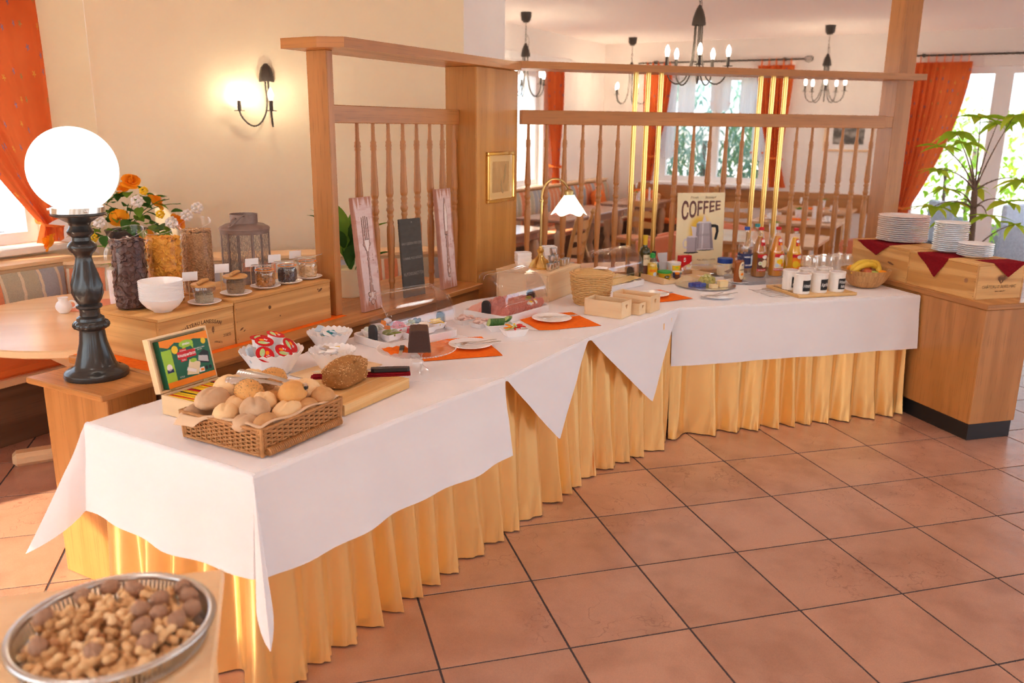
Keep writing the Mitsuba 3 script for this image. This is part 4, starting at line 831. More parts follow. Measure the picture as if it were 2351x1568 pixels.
for s, z, h in (('DAS LEBEN IST DIE', .285, .013), ('SUMME AUS VIELEN', .205, .013), ('KLEINIGKEITEN', .118, .0165)):
    t_ = text(s, h, .0004); w = np.ptp(np.array(t_.vertices)[:, 0]); t_ = mv(t_, s=(.178 / w, 1, 1))
    part(sl, 'lettering', ply(upright(t_), 'engraved'), M(0, -.0061, z), 'engraved line ' + s)
part(sl, 'hole', ply(mv(lathe([(0, 0), (.004, 0), (.004, .0004), (0, .0004)], 12), rx=PI / 2), 'engraved'), M(.01, -.0061, .405))
# small framed picture on the pillar
fp = thing('framed_picture', 'small gilt-framed print hanging on the golden oak pillar', 'picture', MU(.017, 1.2715, 1.264))
for b in ((-.165, 0, .165, .02), (-.165, .283, .165, .303)): part(fp, 'frame_bar', ply(bx(b[0], -.018, b[1], b[2], -.0003, b[3], .004), 'brass'))
for b in ((-.165, -.145), (.145, .165)): part(fp, 'frame_bar', ply(bx(b[0], -.0175, .02, b[1], -.0003, .283, .004), 'brass'))
part(fp, 'mount_board', ply(bx(-.146, -.006, .019, .146, -.0005, .284, 0), mat('gold_paper', (.72, .52, .24), .6)))
part(fp, 'print', ply(bx(-.10, -.0066, .06, .10, -.0061, .245, 0), mat('print_tan', proc(lambda p, n, uv: mix((.62, .42, .18), (.42, .24, .08), fbm(p.x * 25, p.y * 25, p.z * 12, octaves=4))), .6)))
part(fp, 'drawing', ply(upright(extr(union(sa.rotate(ell(.05, .17, .012, .06), -14), sa.rotate(ell(.02, .10, .02, .05), 8).difference(sa.rotate(ell(.03, .12, .02, .05), 8))), .0005, .0067)), mat('print_dark', (.40, .28, .12), .7)))
part(fp, 'glass', ply(TM([[-.145, -.010, .02], [.145, -.010, .02], [.145, -.010, .283], [-.145, -.010, .283]], [[0, 1, 2], [0, 2, 3]]), 'pane_glass'))
sb = solo('storage_box', 'blue box in the dark space under the divider ledge', 'box', ply(bx(-.98, 1.30, 0, -.45, 1.54, .60, .01), mat('box_blue', (.10, .17, .26), .7)), MU())
# ------------------------------------------------------------------ bread end of the buffet
# wicker basket: woven strands on stakes
def weave_strand(path, z, r, amp, wl, ph, n=6, closed=True):
    p = np.array(path); d = np.r_[0, np.cumsum(np.linalg.norm(np.diff(p[:, :2], axis=0), axis=1))]; t = np.gradient(p, axis=0); nr = np.stack([t[:, 1], -t[:, 0]], 1); nr /= np.linalg.norm(nr, axis=1, keepdims=True) + 1e-9
    o = amp * np.sin(2 * PI * d / wl + ph); q = np.c_[p[:, 0] + nr[:, 0] * o, p[:, 1] + nr[:, 1] * o, np.full(len(p), z)]
    return tube(q[:-1] if closed else q, r, n, closed)
def ring_path(w, d, r, step=.004):
    ex = np.array(rrect(w, d, r, 5).exterior.segmentize(step).coords); return ex
mat('wicker', nutcol((.52, .25, .085), (.36, .15, .045), 60), .45); mat('wicker_pale', nutcol((.74, .48, .20), (.60, .34, .11), 60), .5)
BW, BD = .345, .335
wb = thing('bread_basket', 'rectangular wicker basket full of bread rolls at the front of the buffet', 'basket', MU(-2.682, .578, TZ + .0012, .0))
rows = [weave_strand(ring_path(BW + .012 * k / 11, BD + .012 * k / 11, .018), .012 + .0068 * k, .0030, .0035, .046, PI * (k % 2)) for k in range(11)]
part(wb, 'woven_wall', ply(cat(rows), 'wicker', True))
ex = ring_path(BW + .006, BD + .006, .018, .023)
stk = cat([tube([(x, y, .004), (x * 1.02, y * 1.02, .088)], .0026, 5) for x, y in ex[:-1]])
part(wb, 'stakes', ply(stk, 'wicker', True))
for nm, z, off, r in (('rim_braid', .088, .014, .0052), ('base_braid', .007, .004, .006)):
    e = ring_path(BW + off, BD + off, .02); part(wb, nm, ply(cat([weave_strand(e, z, r * .75, .0028, .030, PI * q) for q in (0, 1)]), 'wicker', True))
part(wb, 'floor', ply(extr(rrect(BW - .004, BD - .004, .018), .004, .004), 'wicker'))
coil = tube([(-.162 + .324 * t + 0, -BD / 2 - .010 + .011 * math.cos(t * 2 * PI * 42), .016 + .011 * math.sin(t * 2 * PI * 42)) for t in np.linspace(0, 1, 42 * 12)], .0034, 5)
part(wb, 'wrapped_roll', ply(cat(coil, tube([(-.165, -BD / 2 - .010, .016), (.165, -BD / 2 - .010, .016)], .009, 8)), 'wicker', True))
for sx in (-1, 1):
    for sy in (-1, 1): part(wb, 'corner_post', ply(tube([(sx * (BW / 2 - .001), sy * (BD / 2 - .001), .002), (sx * (BW / 2 + .004), sy * (BD / 2 + .004), .092)], .0065, 7), 'wicker', True))
def napkin_fn(s, t):
    x, y = (s - .5) * .350, (t - .5) * .336; e = np.maximum(np.abs(x) / .166, np.abs(y) / .160)
    z = np.where(e < 1, .045 + .052 * np.clip((e - .75) / .25, 0, 1) ** 1.2, .099 - .25 * np.clip(e - 1.03, 0, 1)) + .006 * np.sin(x * 40) * np.cos(y * 34) * np.clip((e - .6) * 3, 0, 1)
    return x, y, z
nk = gridv(napkin_fn, 46, 46); v = np.array(nk.vertices); k = np.clip((-.150 - v[:, 0]) / .032, 0, 1) * np.clip((v[:, 1] - .02) / .06, 0, 1); v[:, 0] -= .045 * k; v[:, 2] -= .060 * k * k; v[:, 2] = np.maximum(v[:, 2], .014)
solo('bread_napkin', 'beige cloth napkin lining the bread basket, one corner hanging out', 'napkin', ply(TM(v, nk.faces), 'napkin_beige', True), MU(-2.682, .578, TZ + .001))
# rolls
mat('roll_pale', nutcol((.84, .62, .36), (.74, .46, .21), 30), .6, spec=.25); mat('roll_gold', nutcol((.74, .40, .13), (.58, .26, .07), 40), .5, spec=.3); mat('roll_dark', nutcol((.48, .27, .13), (.62, .45, .30), 34), .75, spec=.15, bump=proc(lambda p, n, uv: .003 * fbm(p.x * 90, p.y * 90, p.z * 90), 6e-4)); mat('roll_tan', nutcol((.60, .33, .13), (.46, .22, .08), 60), .6, bump=proc(lambda p, n, uv: .002 * fbm(p.x * 120, p.y * 120, p.z * 120), 5e-4))
mat('seed', nutcol((.16, .08, .04), (.40, .26, .12), 400), .5)
def roll(a, b, c, seed, point=0.0, crease=0.0):
    m = blob(a, b, c, 4, .05, seed, 2.0); v = np.array(m.vertices); v[:, 2] = np.where(v[:, 2] < 0, v[:, 2] * .6, v[:, 2])
    v[:, 1] *= 1 - point * (v[:, 0] / a) ** 2
    if crease: v[:, 2] -= crease * np.exp(-(v[:, 1] / .007) ** 2) * np.clip(1 - (v[:, 0] / (a * .9)) ** 2, 0, 1) * (v[:, 2] > 0)
    return TM(v, m.faces)
def seeded(m, n, seed, zmin=.2):
    g = np.random.RandomState(seed); v, nn = np.array(m.vertices), np.array(trimesh.Trimesh(m.vertices, m.faces, process=False).vertex_normals); ok = np.where(nn[:, 2] > zmin)[0]; s = blob(.0022, .0012, .0009, 1)
    return cat([mv(mv(s, rz=g.rand() * 6.28, rx=g.uniform(-.6, .6)), *(v[i] + nn[i] * .0006)) for i in g.choice(ok, n)])
RL = [('roll_dark', -2.775, .700, .062, .046, .036, .3, 0, 'big dark rustic roll at the left corner of the basket', .868), ('roll_pale', -2.665, .735, .058, .050, .042, .5, 0, 'large pale roll behind the seeded roll', .872), ('roll_gold', -2.690, .625, .062, .040, .036, 1.1, 90, 'golden seeded long roll in the middle of the basket', .884),
      ('roll_tan', -2.600, .650, .058, .040, .034, .9, 110, 'brown seed-crusted roll under the tongs', .864), ('roll_pale', -2.575, .735, .050, .042, .036, .2, 0, 'white roll at the back of the basket', .874), ('roll_gold', -2.525, .690, .050, .042, .036, .2, 70, 'golden roll with poppy seeds at the far right of the basket', .872),
      ('roll_gold', -2.628, .500, .060, .040, .036, .55, 0, 'smooth golden oval roll near the right rim', .882), ('roll_pale', -2.548, .520, .050, .042, .036, .3, 0, 'pale round roll below the tong hinge', .868), ('roll_tan', -2.545, .448, .040, .034, .030, .4, 0, 'small tan roll at the right front rim', .858),
      ('roll_pale', -2.705, .545, .040, .034, .034, .8, 0, 'small pale roll between golden and dark rolls', .866), ('roll_pale', -2.812, .600, .046, .036, .032, .7, 0, 'pale roll at the left front rim', .850), ('roll_dark', -2.768, .522, .052, .042, .036, .9, 0, 'round dark rustic roll in the front of the basket', .866),
      ('roll_pale', -2.690, .465, .060, .036, .030, .25, 0, 'long pale roll along the front rim', .850), ('roll_tan', -2.800, .450, .046, .024, .022, .25, 0, 'flat crusty brown piece at the front corner', .850),
      ('roll_pale', -2.735, .640, .046, .040, .032, .4, 0, 'pale roll low between the dark roll and the seeded one', .846), ('roll_gold', -2.640, .570, .048, .040, .032, .9, 0, 'golden roll low in the middle of the basket', .848), ('roll_pale', -2.590, .600, .048, .042, .034, 1.3, 0, 'pale roll low under the right-hand rolls', .846), ('roll_dark', -2.830, .500, .040, .034, .030, .1, 0, 'little dark roll at the left front corner', .842), ('roll_tan', -2.620, .450, .040, .032, .028, .2, 0, 'little tan roll by the front rim', .842), ('roll_pale', -2.530, .600, .044, .038, .032, .2, 0, 'pale roll at the middle of the right rim', .852)]
for i, (m_, u, v_, a, b, c, rz, ns, lab, z) in enumerate(RL):
    a, b, c = a * 1.10, b * 1.12, c * 1.12; s = roll(a, b, c, i, .15 if m_ == 'roll_dark' else 0, .006 if m_ in ('roll_pale', 'roll_dark') else 0)
    k = thing('bread_roll', lab, 'bread roll', MU(u, v_, z, rz))
    part(k, 'crust', ply(s, m_, True))
    if ns: part(k, 'seeds', ply(seeded(s, ns * 2, i, .0), 'seed', True), kind='stuff')
tg = thing('serving_tongs', 'scalloped steel serving tongs lying across the rolls', 'tongs', M(-2.282, -1.435, .912, -.60, 0, .08))
def tong_arm(s):
    def fn(a, b):
        x = -.135 + .27 * a; w = .013 + .013 * np.clip((.5 - a) / .5, 0, 1) ** .6 - .006 * np.clip((.06 - a) / .06, 0, 1); y = (b - .5) * 2 * w
        arch = .008 * np.sin(PI * a); head = np.clip((.30 - a) / .30, 0, 1)
        return x, y + s * (.004 + .026 * (1 - a) ** 1.2), .004 * s - .5 * y * y / .02 * 1.2 + arch + .002 * head * np.sin(a * 260) * np.abs(y) / .02
    return gridv(fn, 70, 11)
for s in (-1, 1): part(tg, 'arm', ply(tong_arm(s), 'silver_dull', True))
part(tg, 'hinge', ply(mv(lathe([(0, -.012), (.0075, -.012), (.0075, .012), (0, .012)], 16), x=.134, z=.002), 'steel', 40)); part(tg, 'end_cap', ply(bx(.132, -.009, -.006, .142, .009, .008, .003), 'black_plastic'))
# tea box
bxo = thing('tea_box', 'small open wooden box of tea bags with its lid leaning back', 'box', MU(-2.745, .985, TZ + .0008))
L_, D_, H_ = .245, .185, .068
for q in ((0, -D_, .0, .008, 0, H_), (L_ - .008, -D_, 0, L_, 0, H_)): part(bxo, 'side', ply(bx(*q[:3], *q[3:], .001), 'birch', grain=1))
for q in ((.008, -D_, 0, L_ - .008, -D_ + .008, H_ - .0), (.008, -.008, 0, L_ - .008, 0, H_)): part(bxo, 'panel', ply(bx(*q[:3], *q[3:], .001), 'birch', grain=0))
part(bxo, 'bottom', ply(bx(.008, -D_ + .008, 0, L_ - .008, -.008, .005, 0), 'birch', grain=0))
place['lidframe'] = MU(-2.745, .987, TZ + .070, 0, -.22)
def lidp(name, shape, label=None):
    return part(bxo, name, shape, place[bxo].inverse() @ place['lidframe'], label)
lidp('lid_panel', ply(bx(.006, .022, .006, L_ - .006, .027, .184, 0), 'birch', grain=0))
for q in ((0, 0, 0, .008, .028, .19), (L_ - .008, 0, 0, L_, .028, .19)): lidp('lid_side', ply(bx(*q, .001), 'birch', grain=2))
for q in ((.008, 0, 0, L_ - .008, .028, .007), (.008, 0, .183, L_ - .008, .028, .19)): lidp('lid_side', ply(bx(*q, .001), 'birch', grain=0))
for x in (.05, .19): lidp('hinge', ply(bx(x - .011, -.003, -.012, x + .011, .0005, .008, .001), 'old_brass'))
cols = ['yellow', 'red', 'yellow', 'mustard', 'yellow', 'black', 'yellow', 'mustard', 'red', 'dark_red', 'yellow', 'yellow', 'mustard', 'yellow', 'red', 'yellow', 'mustard', 'yellow', 'black', 'red', 'yellow', 'yellow']
tbm = {c: ply(mv(bx(-.004, -.145, .006, .004, .0, .064, .001), rz=.06), c) for c in set(cols)}
for i, c in enumerate(cols): solo('tea_bag', '%s tea bag in the wooden box, %s from its left end' % (c.replace('_', ' '), ['first', 'second', 'third', 'fourth', 'fifth', 'sixth', 'seventh', 'eighth', 'ninth', 'tenth', 'eleventh', 'twelfth', '13th', '14th', '15th', '16th', '17th', '18th', '19th', '20th', '21st', '22nd'][i]), 'tea bag', tbm[c], MU(-2.745 + .018 + .0100 * i, .985 - .014, TZ + .001), 'tea bags in the wooden box')
place['pack'] = MU(-2.745, .987, TZ + .070, 0, -.22) @ M(.030, .0, .009)
cr = thing('crispbread_pack', 'green and orange crispbread packet standing in the lid of the tea box', 'packet', place['pack'])
part(cr, 'carton', ply(bx(0, -.012, 0, .200, .020, .165, .002), 'dark_green'))
def flat(parent, poly, m, z=.0003, y=-.0121, label=None, n='print'): return part(parent, n, ply(upright(mv(extr(poly, z), z=-y)), m), None, label)
flat(cr, sg.box(0, 0, .200, .020), 'orange'); flat(cr, sg.Polygon([(0, .145), (.03, .135), (.06, .150), (.10, .140), (.14, .148), (.2, .135), (.2, .165), (0, .165)]), 'orange')
flat(cr, sg.box(0, .02, .040, .13), 'lime'); flat(cr, sg.box(.04, .02, .0405, .145), 'black', .0004)
flat(cr, union(ell(.105, .137, .030, .013), sg.Polygon([(.085, .13), (.10, .125), (.095, .105)]), sg.Polygon([(.12, .13), (.135, .13), (.13, .115)])), 'lime', .0006)
flat(cr, ell(.055, .125, .013, .014), 'yellow', .0006); flat(cr, ell(.178, .132, .010, .011), 'yellow', .0006)
flat(cr, union(sg.box(.062, .090, .135, .112).buffer(.002), sg.box(.072, .112, .100, .122), sg.box(.070, .078, .095, .090)), 'red', .0007)
for s, x, z, h, m_ in (('Knusperbrot', .0985, .0955, .0095, 'white'), ('Veganes', .086, .114, .0048, 'white'), ('Mais', .0825, .081, .005, 'white'), ('dmBio', .105, .133, .008, 'white'), ('Gebackt aus Mais', .155, .110, .004, 'white'), ('und Reis', .155, .104, .004, 'white'), ('125 g', .060, .026, .005, 'white')):
    part(cr, 'lettering', ply(upright(text(s, h, .0003, h > .007)), m_), M(x, -.0130, z))
flat(cr, sg.Polygon([(.082, .03), (.13, .022), (.148, .062), (.105, .080)]), 'cream', .0005); flat(cr, sg.Polygon([(.085, .045), (.120, .030), (.125, .040), (.09, .055)]), 'white', .0007); flat(cr, ell(.120, .074, .014, .007), 'lime', .0008)
flat(cr, sg.Polygon([(.145, .06), (.185, .05), (.19, .09), (.17, .102), (.15, .09)]), 'black', .0005); flat(cr, sg.Polygon([(.14, .068), (.182, .055), (.182, .078), (.145, .086)]), 'light_grey', .0007)
flat(cr, sg.box(.135, .026, .158, .042), 'white', .0005); flat(cr, sg.box(.142, .030, .156, .038), 'orange', .0007); flat(cr, ell(.168, .036, .006, .007), 'black', .0005); flat(cr, ell(.184, .036, .006, .007), 'black', .0005); flat(cr, ell(.02, .07, .011, .012), 'white', .0005); flat(cr, sg.box(.008, .052, .034, .064), 'navy', .0005)
# cutting board, loaf, knife, napkin
cb = thing('cutting_board', 'thick bamboo cutting board carrying the seeded loaf', 'cutting board', MU(-2.262, .586, TZ + .0012))
for i in range(6): part(cb, 'strip', ply(bx(-.185, -.142 + .0475 * i, 0, .185, -.142 + .0475 * i + .0472, .038, .0012), 'bamboo', grain=0))
mat('loaf_crust', nutcol((.42, .20, .06), (.27, .115, .035), 120), .75, spec=.2, bump=proc(lambda p, n, uv: .004 * fbm(p.x * 110, p.y * 110, p.z * 110, octaves=4), 5e-4))
lf_ = trimesh.creation.icosphere(subdivisions=5); v = np.array(lf_.vertices); v = np.sign(v) * np.abs(v) ** .55; v *= [.096, .052, .048]; v *= (1 + .22 * (meshkit.fbm(v * 55, 4, 2)[:, None] - .5)); v[:, 2] += .046
lo = thing('bread_loaf', 'dark multi-grain loaf on the bamboo board', 'bread', MU(-2.255, .600, TZ + .0392, .12)); lo_m = TM(v, lf_.faces); part(lo, 'crust', ply(lo_m, 'loaf_crust', True)); part(lo, 'seeds', ply(seeded(mv(lo_m), 500, 4, -.2), 'roll_pale', True), kind='stuff')
solo('bread_napkin', 'dark red folded napkin along the back of the bamboo board', 'napkin', ply(cat(mv(bx(-.175, -.016, 0, .185, .022, .006, .002)), mv(bx(-.165, -.012, .006, .185, .020, .011, .002))), 'napkin_red'), MU(-2.175, .560, TZ + .0394, -.45)) if 0 else None
solo('bread_napkin', 'dark red folded napkin along the right end of the bamboo board', 'napkin', ply(cat(bx(-.185, -.024, 0, .185, .024, .005, .002), bx(-.178, -.020, .0051, .185, .022, .010, .002)), 'napkin_red'), M(-1.955, -1.085, TZ + .0394, -.10))
kn = thing('bread_knife', 'bread knife with black handle lying on the dark red napkin', 'knife', M(-1.845, -1.085, TZ + .052, -.12))
hd = [(-.07, -.011), (-.06, -.014), (.05, -.011), (.065, -.013), (.072, -.006), (.07, .008), (.03, .012), (-.05, .012), (-.07, .010)]
part(kn, 'handle', ply(extr(sg.Polygon(hd).buffer(.002), .014), 'black_plastic')); part(kn, 'blade', ply(extr([(-.07, -.009), (-.27, -.012), (-.29, .0), (-.27, .010), (-.07, .009)], .0016, .006), 'steel'))
tbd = solo('serving_board', 'thin pale wooden board under the bowl of sweets sachets', 'board', ply(bx(-.16, -.10, 0, .16, .10, .004, .001), 'birch', grain=0), MU(-2.035, .835, TZ + .0008, -.08))
# fluted white bowls
def fluted(R, h, n=24):
    m = lathe([(0, .0), (R * .55, 0), (R * .58, .003), (R * .80, h * .55), (R, h), (R * .985, h + .001), (R * .78, h * .55), (R * .55, .007), (0, .006)], 96); v = np.array(m.vertices); a = np.arctan2(v[:, 1], v[:, 0]); k = np.clip((v[:, 2] / h - .8) / .2, 0, 1)
    v[:, 2] += .0035 * k * np.cos(a * n); return TM(v, m.faces)
def yog(lid): return None
b1 = solo('serving_bowl', 'large white fluted bowl with red-lidded spread cups', 'bowl', ply(fluted(.125, .092), 'porcelain', 60), MU(-2.185, 1.035, TZ + .0012))
b2 = solo('serving_bowl', 'white fluted bowl of light blue sachets, behind the other small bowl', 'bowl', ply(fluted(.100, .072), 'porcelain', 60), MU(-1.775, 1.095, TZ + .0012))
b3 = solo('serving_bowl', 'white fluted bowl of silvery portion packs on the thin board', 'bowl', ply(fluted(.095, .074), 'porcelain', 60), MU(-2.018, .868, TZ + .0050))
cup = ply(lathe([(0, 0), (.026, 0), (.030, .030), (.033, .032), (.0335, .034), (0, .034)], 28), 'plastic_white', 40)
def red_lid(k, m):
    part(k, 'foil_lid', ply(lathe([(.0, .0342), (.0365, .0342), (.0368, .035), (.0, .0354)], 30), 'red', 40), m)
    for q, c in (((.0, .012, .020, .010), 'light_green'), ((.012, -.004, .010, .007), 'orange'), ((-.012, .004, .012, .004), 'pale_blue')): part(k, 'print', ply(extr(ell(*q, 20), .0004, .0354), c), m)
    part(k, 'lettering', ply(mv(text('Fit', .0095, .0004, True), z=.0355, y=-.018), 'white'), m)
for i, (u, v_, z, rx, ry, rz, w) in enumerate([(-2.262, 1.000, .845, .75, -.25, .3, 'front left'), (-2.190, .975, .842, .65, .05, 2.4, 'front middle'), (-2.128, 1.005, .850, .8, .3, 1.2, 'front right'), (-2.205, 1.055, .872, .35, -.1, 2.0, 'middle of the pile'), (-2.125, 1.075, .880, .25, .15, .8, 'top right of the pile'), (-2.165, 1.120, .868, .1, 0, 0, 'hindmost')]):
    k = thing('spread_cup', 'spread cup with red foil lid, %s in the large white bowl' % w, 'cup', MU(u, v_, z, 0, rx, ry) @ M(0, 0, -.017, rz)); part(k, 'cup', cup); red_lid(k, None)
for i, (u, v_, z, rz, c) in enumerate([(-2.275, 1.055, .850, .5, 'pale_blue'), (-2.105, .985 + .08, .846, -.4, 'white'), (-2.20, 1.01, .815, .2, 'white')]):
    solo('portion_pack', '%s sachet stuck between the red-lidded cups, %s' % (c.replace('_', ' '), ('left', 'right', 'underneath')[i]), 'sachet', ply(bx(-.028, -.004, -.03, .028, .004, .03, .003), c), MU(u, v_, z, rz, -.3))
g = random.Random(3)
for bu, bv, bz, lab, cs in ((-1.775, 1.095, .812, 'bluish sachet in the hind small bowl', ['pale_blue', 'white', 'pale_blue', 'white', 'teal']), (-2.018, .868, .820, 'silvery portion pack in the front small bowl', ['white', 'silver_dull', 'gold_foil', 'white', 'light_grey', 'silver_dull'])):
    for i in range(13):
        a, r = g.uniform(0, 6.28), .058 * math.sqrt(g.random()); c = cs[i % len(cs)]
        solo('portion_pack', lab, 'sachet', ply(bx(-.020, -.013, -.004, .020, .013, .004, .002), c), MU(bu + r * math.cos(a), bv + r * math.sin(a), bz + .009 * (i // 4) + .004 * g.random(), g.uniform(0, 6.28), g.uniform(-.5, .5), g.uniform(-.5, .5)), lab.split(' in ')[0] + 's in ' + lab.split(' in ')[1])
# cake stand
CX, CY = -1.722, -.962
cs_ = thing('cake_stand', 'pressed glass cake stand on a fluted foot', 'cake stand', M(CX, CY, TZ + .0012))
def flute(m, n, amp, z0, z1):
    v = np.array(m.vertices); a = np.arctan2(v[:, 1], v[:, 0]); k = (v[:, 2] > z0) & (v[:, 2] < z1); v[:, :2] *= (1 + amp * k * np.cos(a * n))[:, None]; return TM(v, m.faces)
part(cs_, 'foot', ply(flute(lathe([(.056, 0), (.056, .004), (.046, .012), (.024, .030), (.019, .05), (.021, .075), (.034, .090)], 120), 20, .05, .006, .088), 'tumbler_glass', True))
pl_ = lathe([(.0, .090), (.10, .091), (.145, .096), (.155, .101), (.157, .104)], 160); v = np.array(pl_.vertices); a = np.arctan2(v[:, 1], v[:, 0]); r = np.hypot(v[:, 0], v[:, 1]); v[:, 2] += .0014 * np.cos(a * 40) * (r > .12); 
part(cs_, 'plate', ply(TM(v, pl_.faces), 'tumbler_glass', True))
part(cs_, 'beaded_rim', ply(cat([mv(blob(.0034, .0034, .003, 1), .157 * math.cos(a), .157 * math.sin(a), .104) for a in np.arange(90) * 2 * PI / 90]), 'clear_glass', True))
solo('cake_napkin', 'orange paper napkin on the left of the cake stand', 'napkin', ply(gridv(lambda s, t: ((s - .5) * .10, (t - .5) * .105, .0005 + .004 * np.sin(s * 9 + t * 5) ** 2), 16, 16), 'napkin_orange', True), M(CX - .075, CY + .005, TZ + .0960, .25))
mat('choc_cake', nutcol((.052, .020, .013), (.085, .036, .022), 260), .5, bump=proc(lambda p, n, uv: .0012 * fbm(p.x * 320, p.y * 320, p.z * 320), 3e-4)); mat('cake_crumb', nutcol((.036, .014, .010), (.06, .024, .016), 500), .8)
ck = thing('chocolate_cake', 'cut chocolate loaf cake on the glass stand', 'cake', M(CX + .005, CY - .035, TZ + .0975, -.16))
prof = sg.Polygon([(-.045, 0), (.045, 0), (.037, .080), (.033, .088), (.0, .0905), (-.033, .088), (-.037, .080)])
part(ck, 'glaze', ply(upright(mv(extr(prof, .105), z=-.085)), 'choc_cake')); part(ck, 'cut_face', ply(upright(mv(extr(prof.buffer(-.0035), .001), z=.0198)), 'cake_crumb'))
ckn = thing('cake_knife', 'small serrated knife with black handle on the orange napkin of the cake stand', 'knife', M(CX - .066, CY - .035, TZ + .1045, 1.35)); part(ckn, 'handle', ply(extr(sg.Polygon([(0, -.008), (.055, -.009), (.058, .0), (.055, .009), (0, .008)]), .008), 'black_plastic')); part(ckn, 'blade', ply(extr([(-.085, 0), (-.075, -.007), (0, -.007), (0, .007), (-.075, .006)], .0012, .003), 'steel'))
# napkins, plates, cutlery
def paper_napkin(label, cx, cy, s, rz, z=TZ + .001, col='napkin_orange', seed=0):
    return solo('paper_napkin', label, 'napkin', ply(gridv(lambda a, b: ((a - .5) * s, (b - .5) * s, .0008 + .0022 * np.sin(a * 5 + seed) ** 2 * np.sin(b * 7 + seed) ** 2), 24, 24), col, True), M(cx, cy, z, rz))
plate_s = lambda R: ply(lathe([(0, 0), (R * .58, 0), (R * .6, .002), (R * .72, .004), (R, .013), (R * .992, .0148), (R * .70, .0068), (R * .6, .0042), (0, .004)], 56), 'porcelain', 50)
def fork_mesh(l=.19, tines=4):
    ms = [tube(smooth_path([(-.11, 0, .006), (-.06, 0, .004), (0, 0, .003), (.04, 0, .006), (.055, 0, .005)], 18), np.r_[np.linspace(.0055, .003, 10), np.linspace(.003, .006, 8)], 6, squash=.45), mv(blob(.012, .0105, .002, 2), x=.056, z=.005)]
    for k in range(tines): y = -.0085 + .017 * k / (tines - 1); ms.append(tube(smooth_path([(.055, y, .005), (.075, y, .003), (.10, y, .006)], 6), [.0016] * 5 + [.0007], 5))
    return cat(ms)
def spoon_mesh(): return cat(tube(smooth_path([(-.11, 0, .006), (-.05, 0, .004), (.02, 0, .003), (.045, 0, .006)], 18), np.r_[np.linspace(.0055, .003, 12), np.linspace(.003, .005, 6)], 6, squash=.45), mv(blob(.026, .016, .0035, 2), x=.068, z=.006))
forkp, spoonp = ply(fork_mesh(), 'steel', True), ply(spoon_mesh(), 'steel', True)
paper_napkin('orange paper napkin lying beside the cake stand under a white plate', -1.500, -.630, .345, .03)
solo('dessert_plate', 'white plate with forks on the orange napkin beside the cake stand', 'plate', plate_s(.098), M(-1.425, -.620, TZ + .0045))
for i, (dx, dy, rz) in enumerate([(.0, .02, .15), (.01, -.005, -.02), (-.005, -.032, .02)]): solo('fork', 'steel fork on the plate beside the cake stand, %s of three' % ('hindmost', 'middle', 'front')[i], 'fork', forkp, M(-1.405 + dx, -.620 + dy, TZ + .0135 + .0022 * i, rz + PI, 0, 0))
paper_napkin('orange paper napkin under the white plate in front of the meat display', -.885, -.225, .335, .12, seed=2)
solo('dessert_plate', 'white plate with forks on the orange napkin in front of the meat display', 'plate', plate_s(.102), M(-.905, -.205, TZ + .0045))
for i, (dx, dy, rz) in enumerate([(.01, .02, .0), (.02, -.012, .12)]): solo('fork', 'steel fork on the plate in front of the meat display, %s of two' % ('hind', 'front')[i], 'fork', forkp, M(-.885 + dx, -.205 + dy, TZ + .0135 + .002 * i, rz + PI))
# roll-top displays
def display(label, m, l, d, tray_c=.028, H=.235):
    k = thing('rolltop_display', label, 'food display', m)
    part(k, 'tray', ply(cat(mv(extr(rrect(l, d, .045, 8), .022), z=0), mv(extr(rrect(l, d, .045, 8).difference(rrect(l - .022, d - .022, .036, 8)), .012), z=.0221)), 'plastic_white'))
    part(k, 'cooling_plate', ply(extr(rrect(l - .03, d - .03, .034, 8), .0025, .0222), 'steel'), None, 'steel inlay')
    R = d / 2 - .010
    def hood(a0, a1, sc, ll):
        n = 26; arc = [(R * sc * math.cos(a0 + (a1 - a0) * i / n), (H - .034) * sc * max(0, math.sin(a0 + (a1 - a0) * i / n)) ** .72) for i in range(n + 1)]
        v, f = [], []; xs = [-ll / 2, -ll / 2 + .006, -ll / 2 + .025, ll / 2 - .025, ll / 2 - .006, ll / 2]; sh = [.86, .955, 1, 1, .955, .86]
        for x, s in zip(xs, sh):
            for y, z in arc: v.append([x, y * (.94 + .06 * s), z * s])
        N = n + 1
        for i in range(5):
            for j in range(n): a = i * N + j; f += [[a, a + N, a + N + 1], [a, a + N + 1, a + 1]]
        for e in (0, 5):                                       # end walls
            o = len(v); v.append([xs[e], 0, 0.0])
            for j in range(n): f.append([o, e * N + j, e * N + j + 1])
        edge = [tube([(x, arc[q][0] * (.94 + .06 * s), arc[q][1] * s) for x, s in zip(xs, sh)], .0018, 6) for q in (0, n)]
        return TM(v, f), cat(edge)
    h, e = hood(.42 * PI, PI, 1.0, l - .03); part(k, 'fixed_hood', ply(h, 'clear_plastic', 30), M(0, 0, .0345)); part(k, 'hood_edge', ply(e, 'clear_glass', True), M(0, 0, .0345))
    h, e = hood(.47 * PI, .95 * PI, .95, l - .044); part(k, 'rolling_hood', ply(h, 'clear_plastic', 30), M(0, 0, .0345)); part(k, 'hood_edge', ply(e, 'clear_glass', True), M(0, 0, .0345))
    for x in (-l / 2 + .006, l / 2 - .018): part(k, 'pivot_cap', ply(mv(extr(union(sg.Point(0, .062).buffer(.026), sg.box(-.026, 0.0, .026, .062)), .012), rx=PI / 2, rz=PI / 2, x=x), 'black_plastic'), M(0, -.015, .012), 'black pivot cap')
    return k
display('clear roll-top display over dishes of olives, tomatoes and pickles', MU(-1.470, .905, TZ + .0012, -.25), .425, .285)
display('clear roll-top display over the platter of sliced meat', MU(-.755, .775, TZ + .0018, -.135), .410, .300)
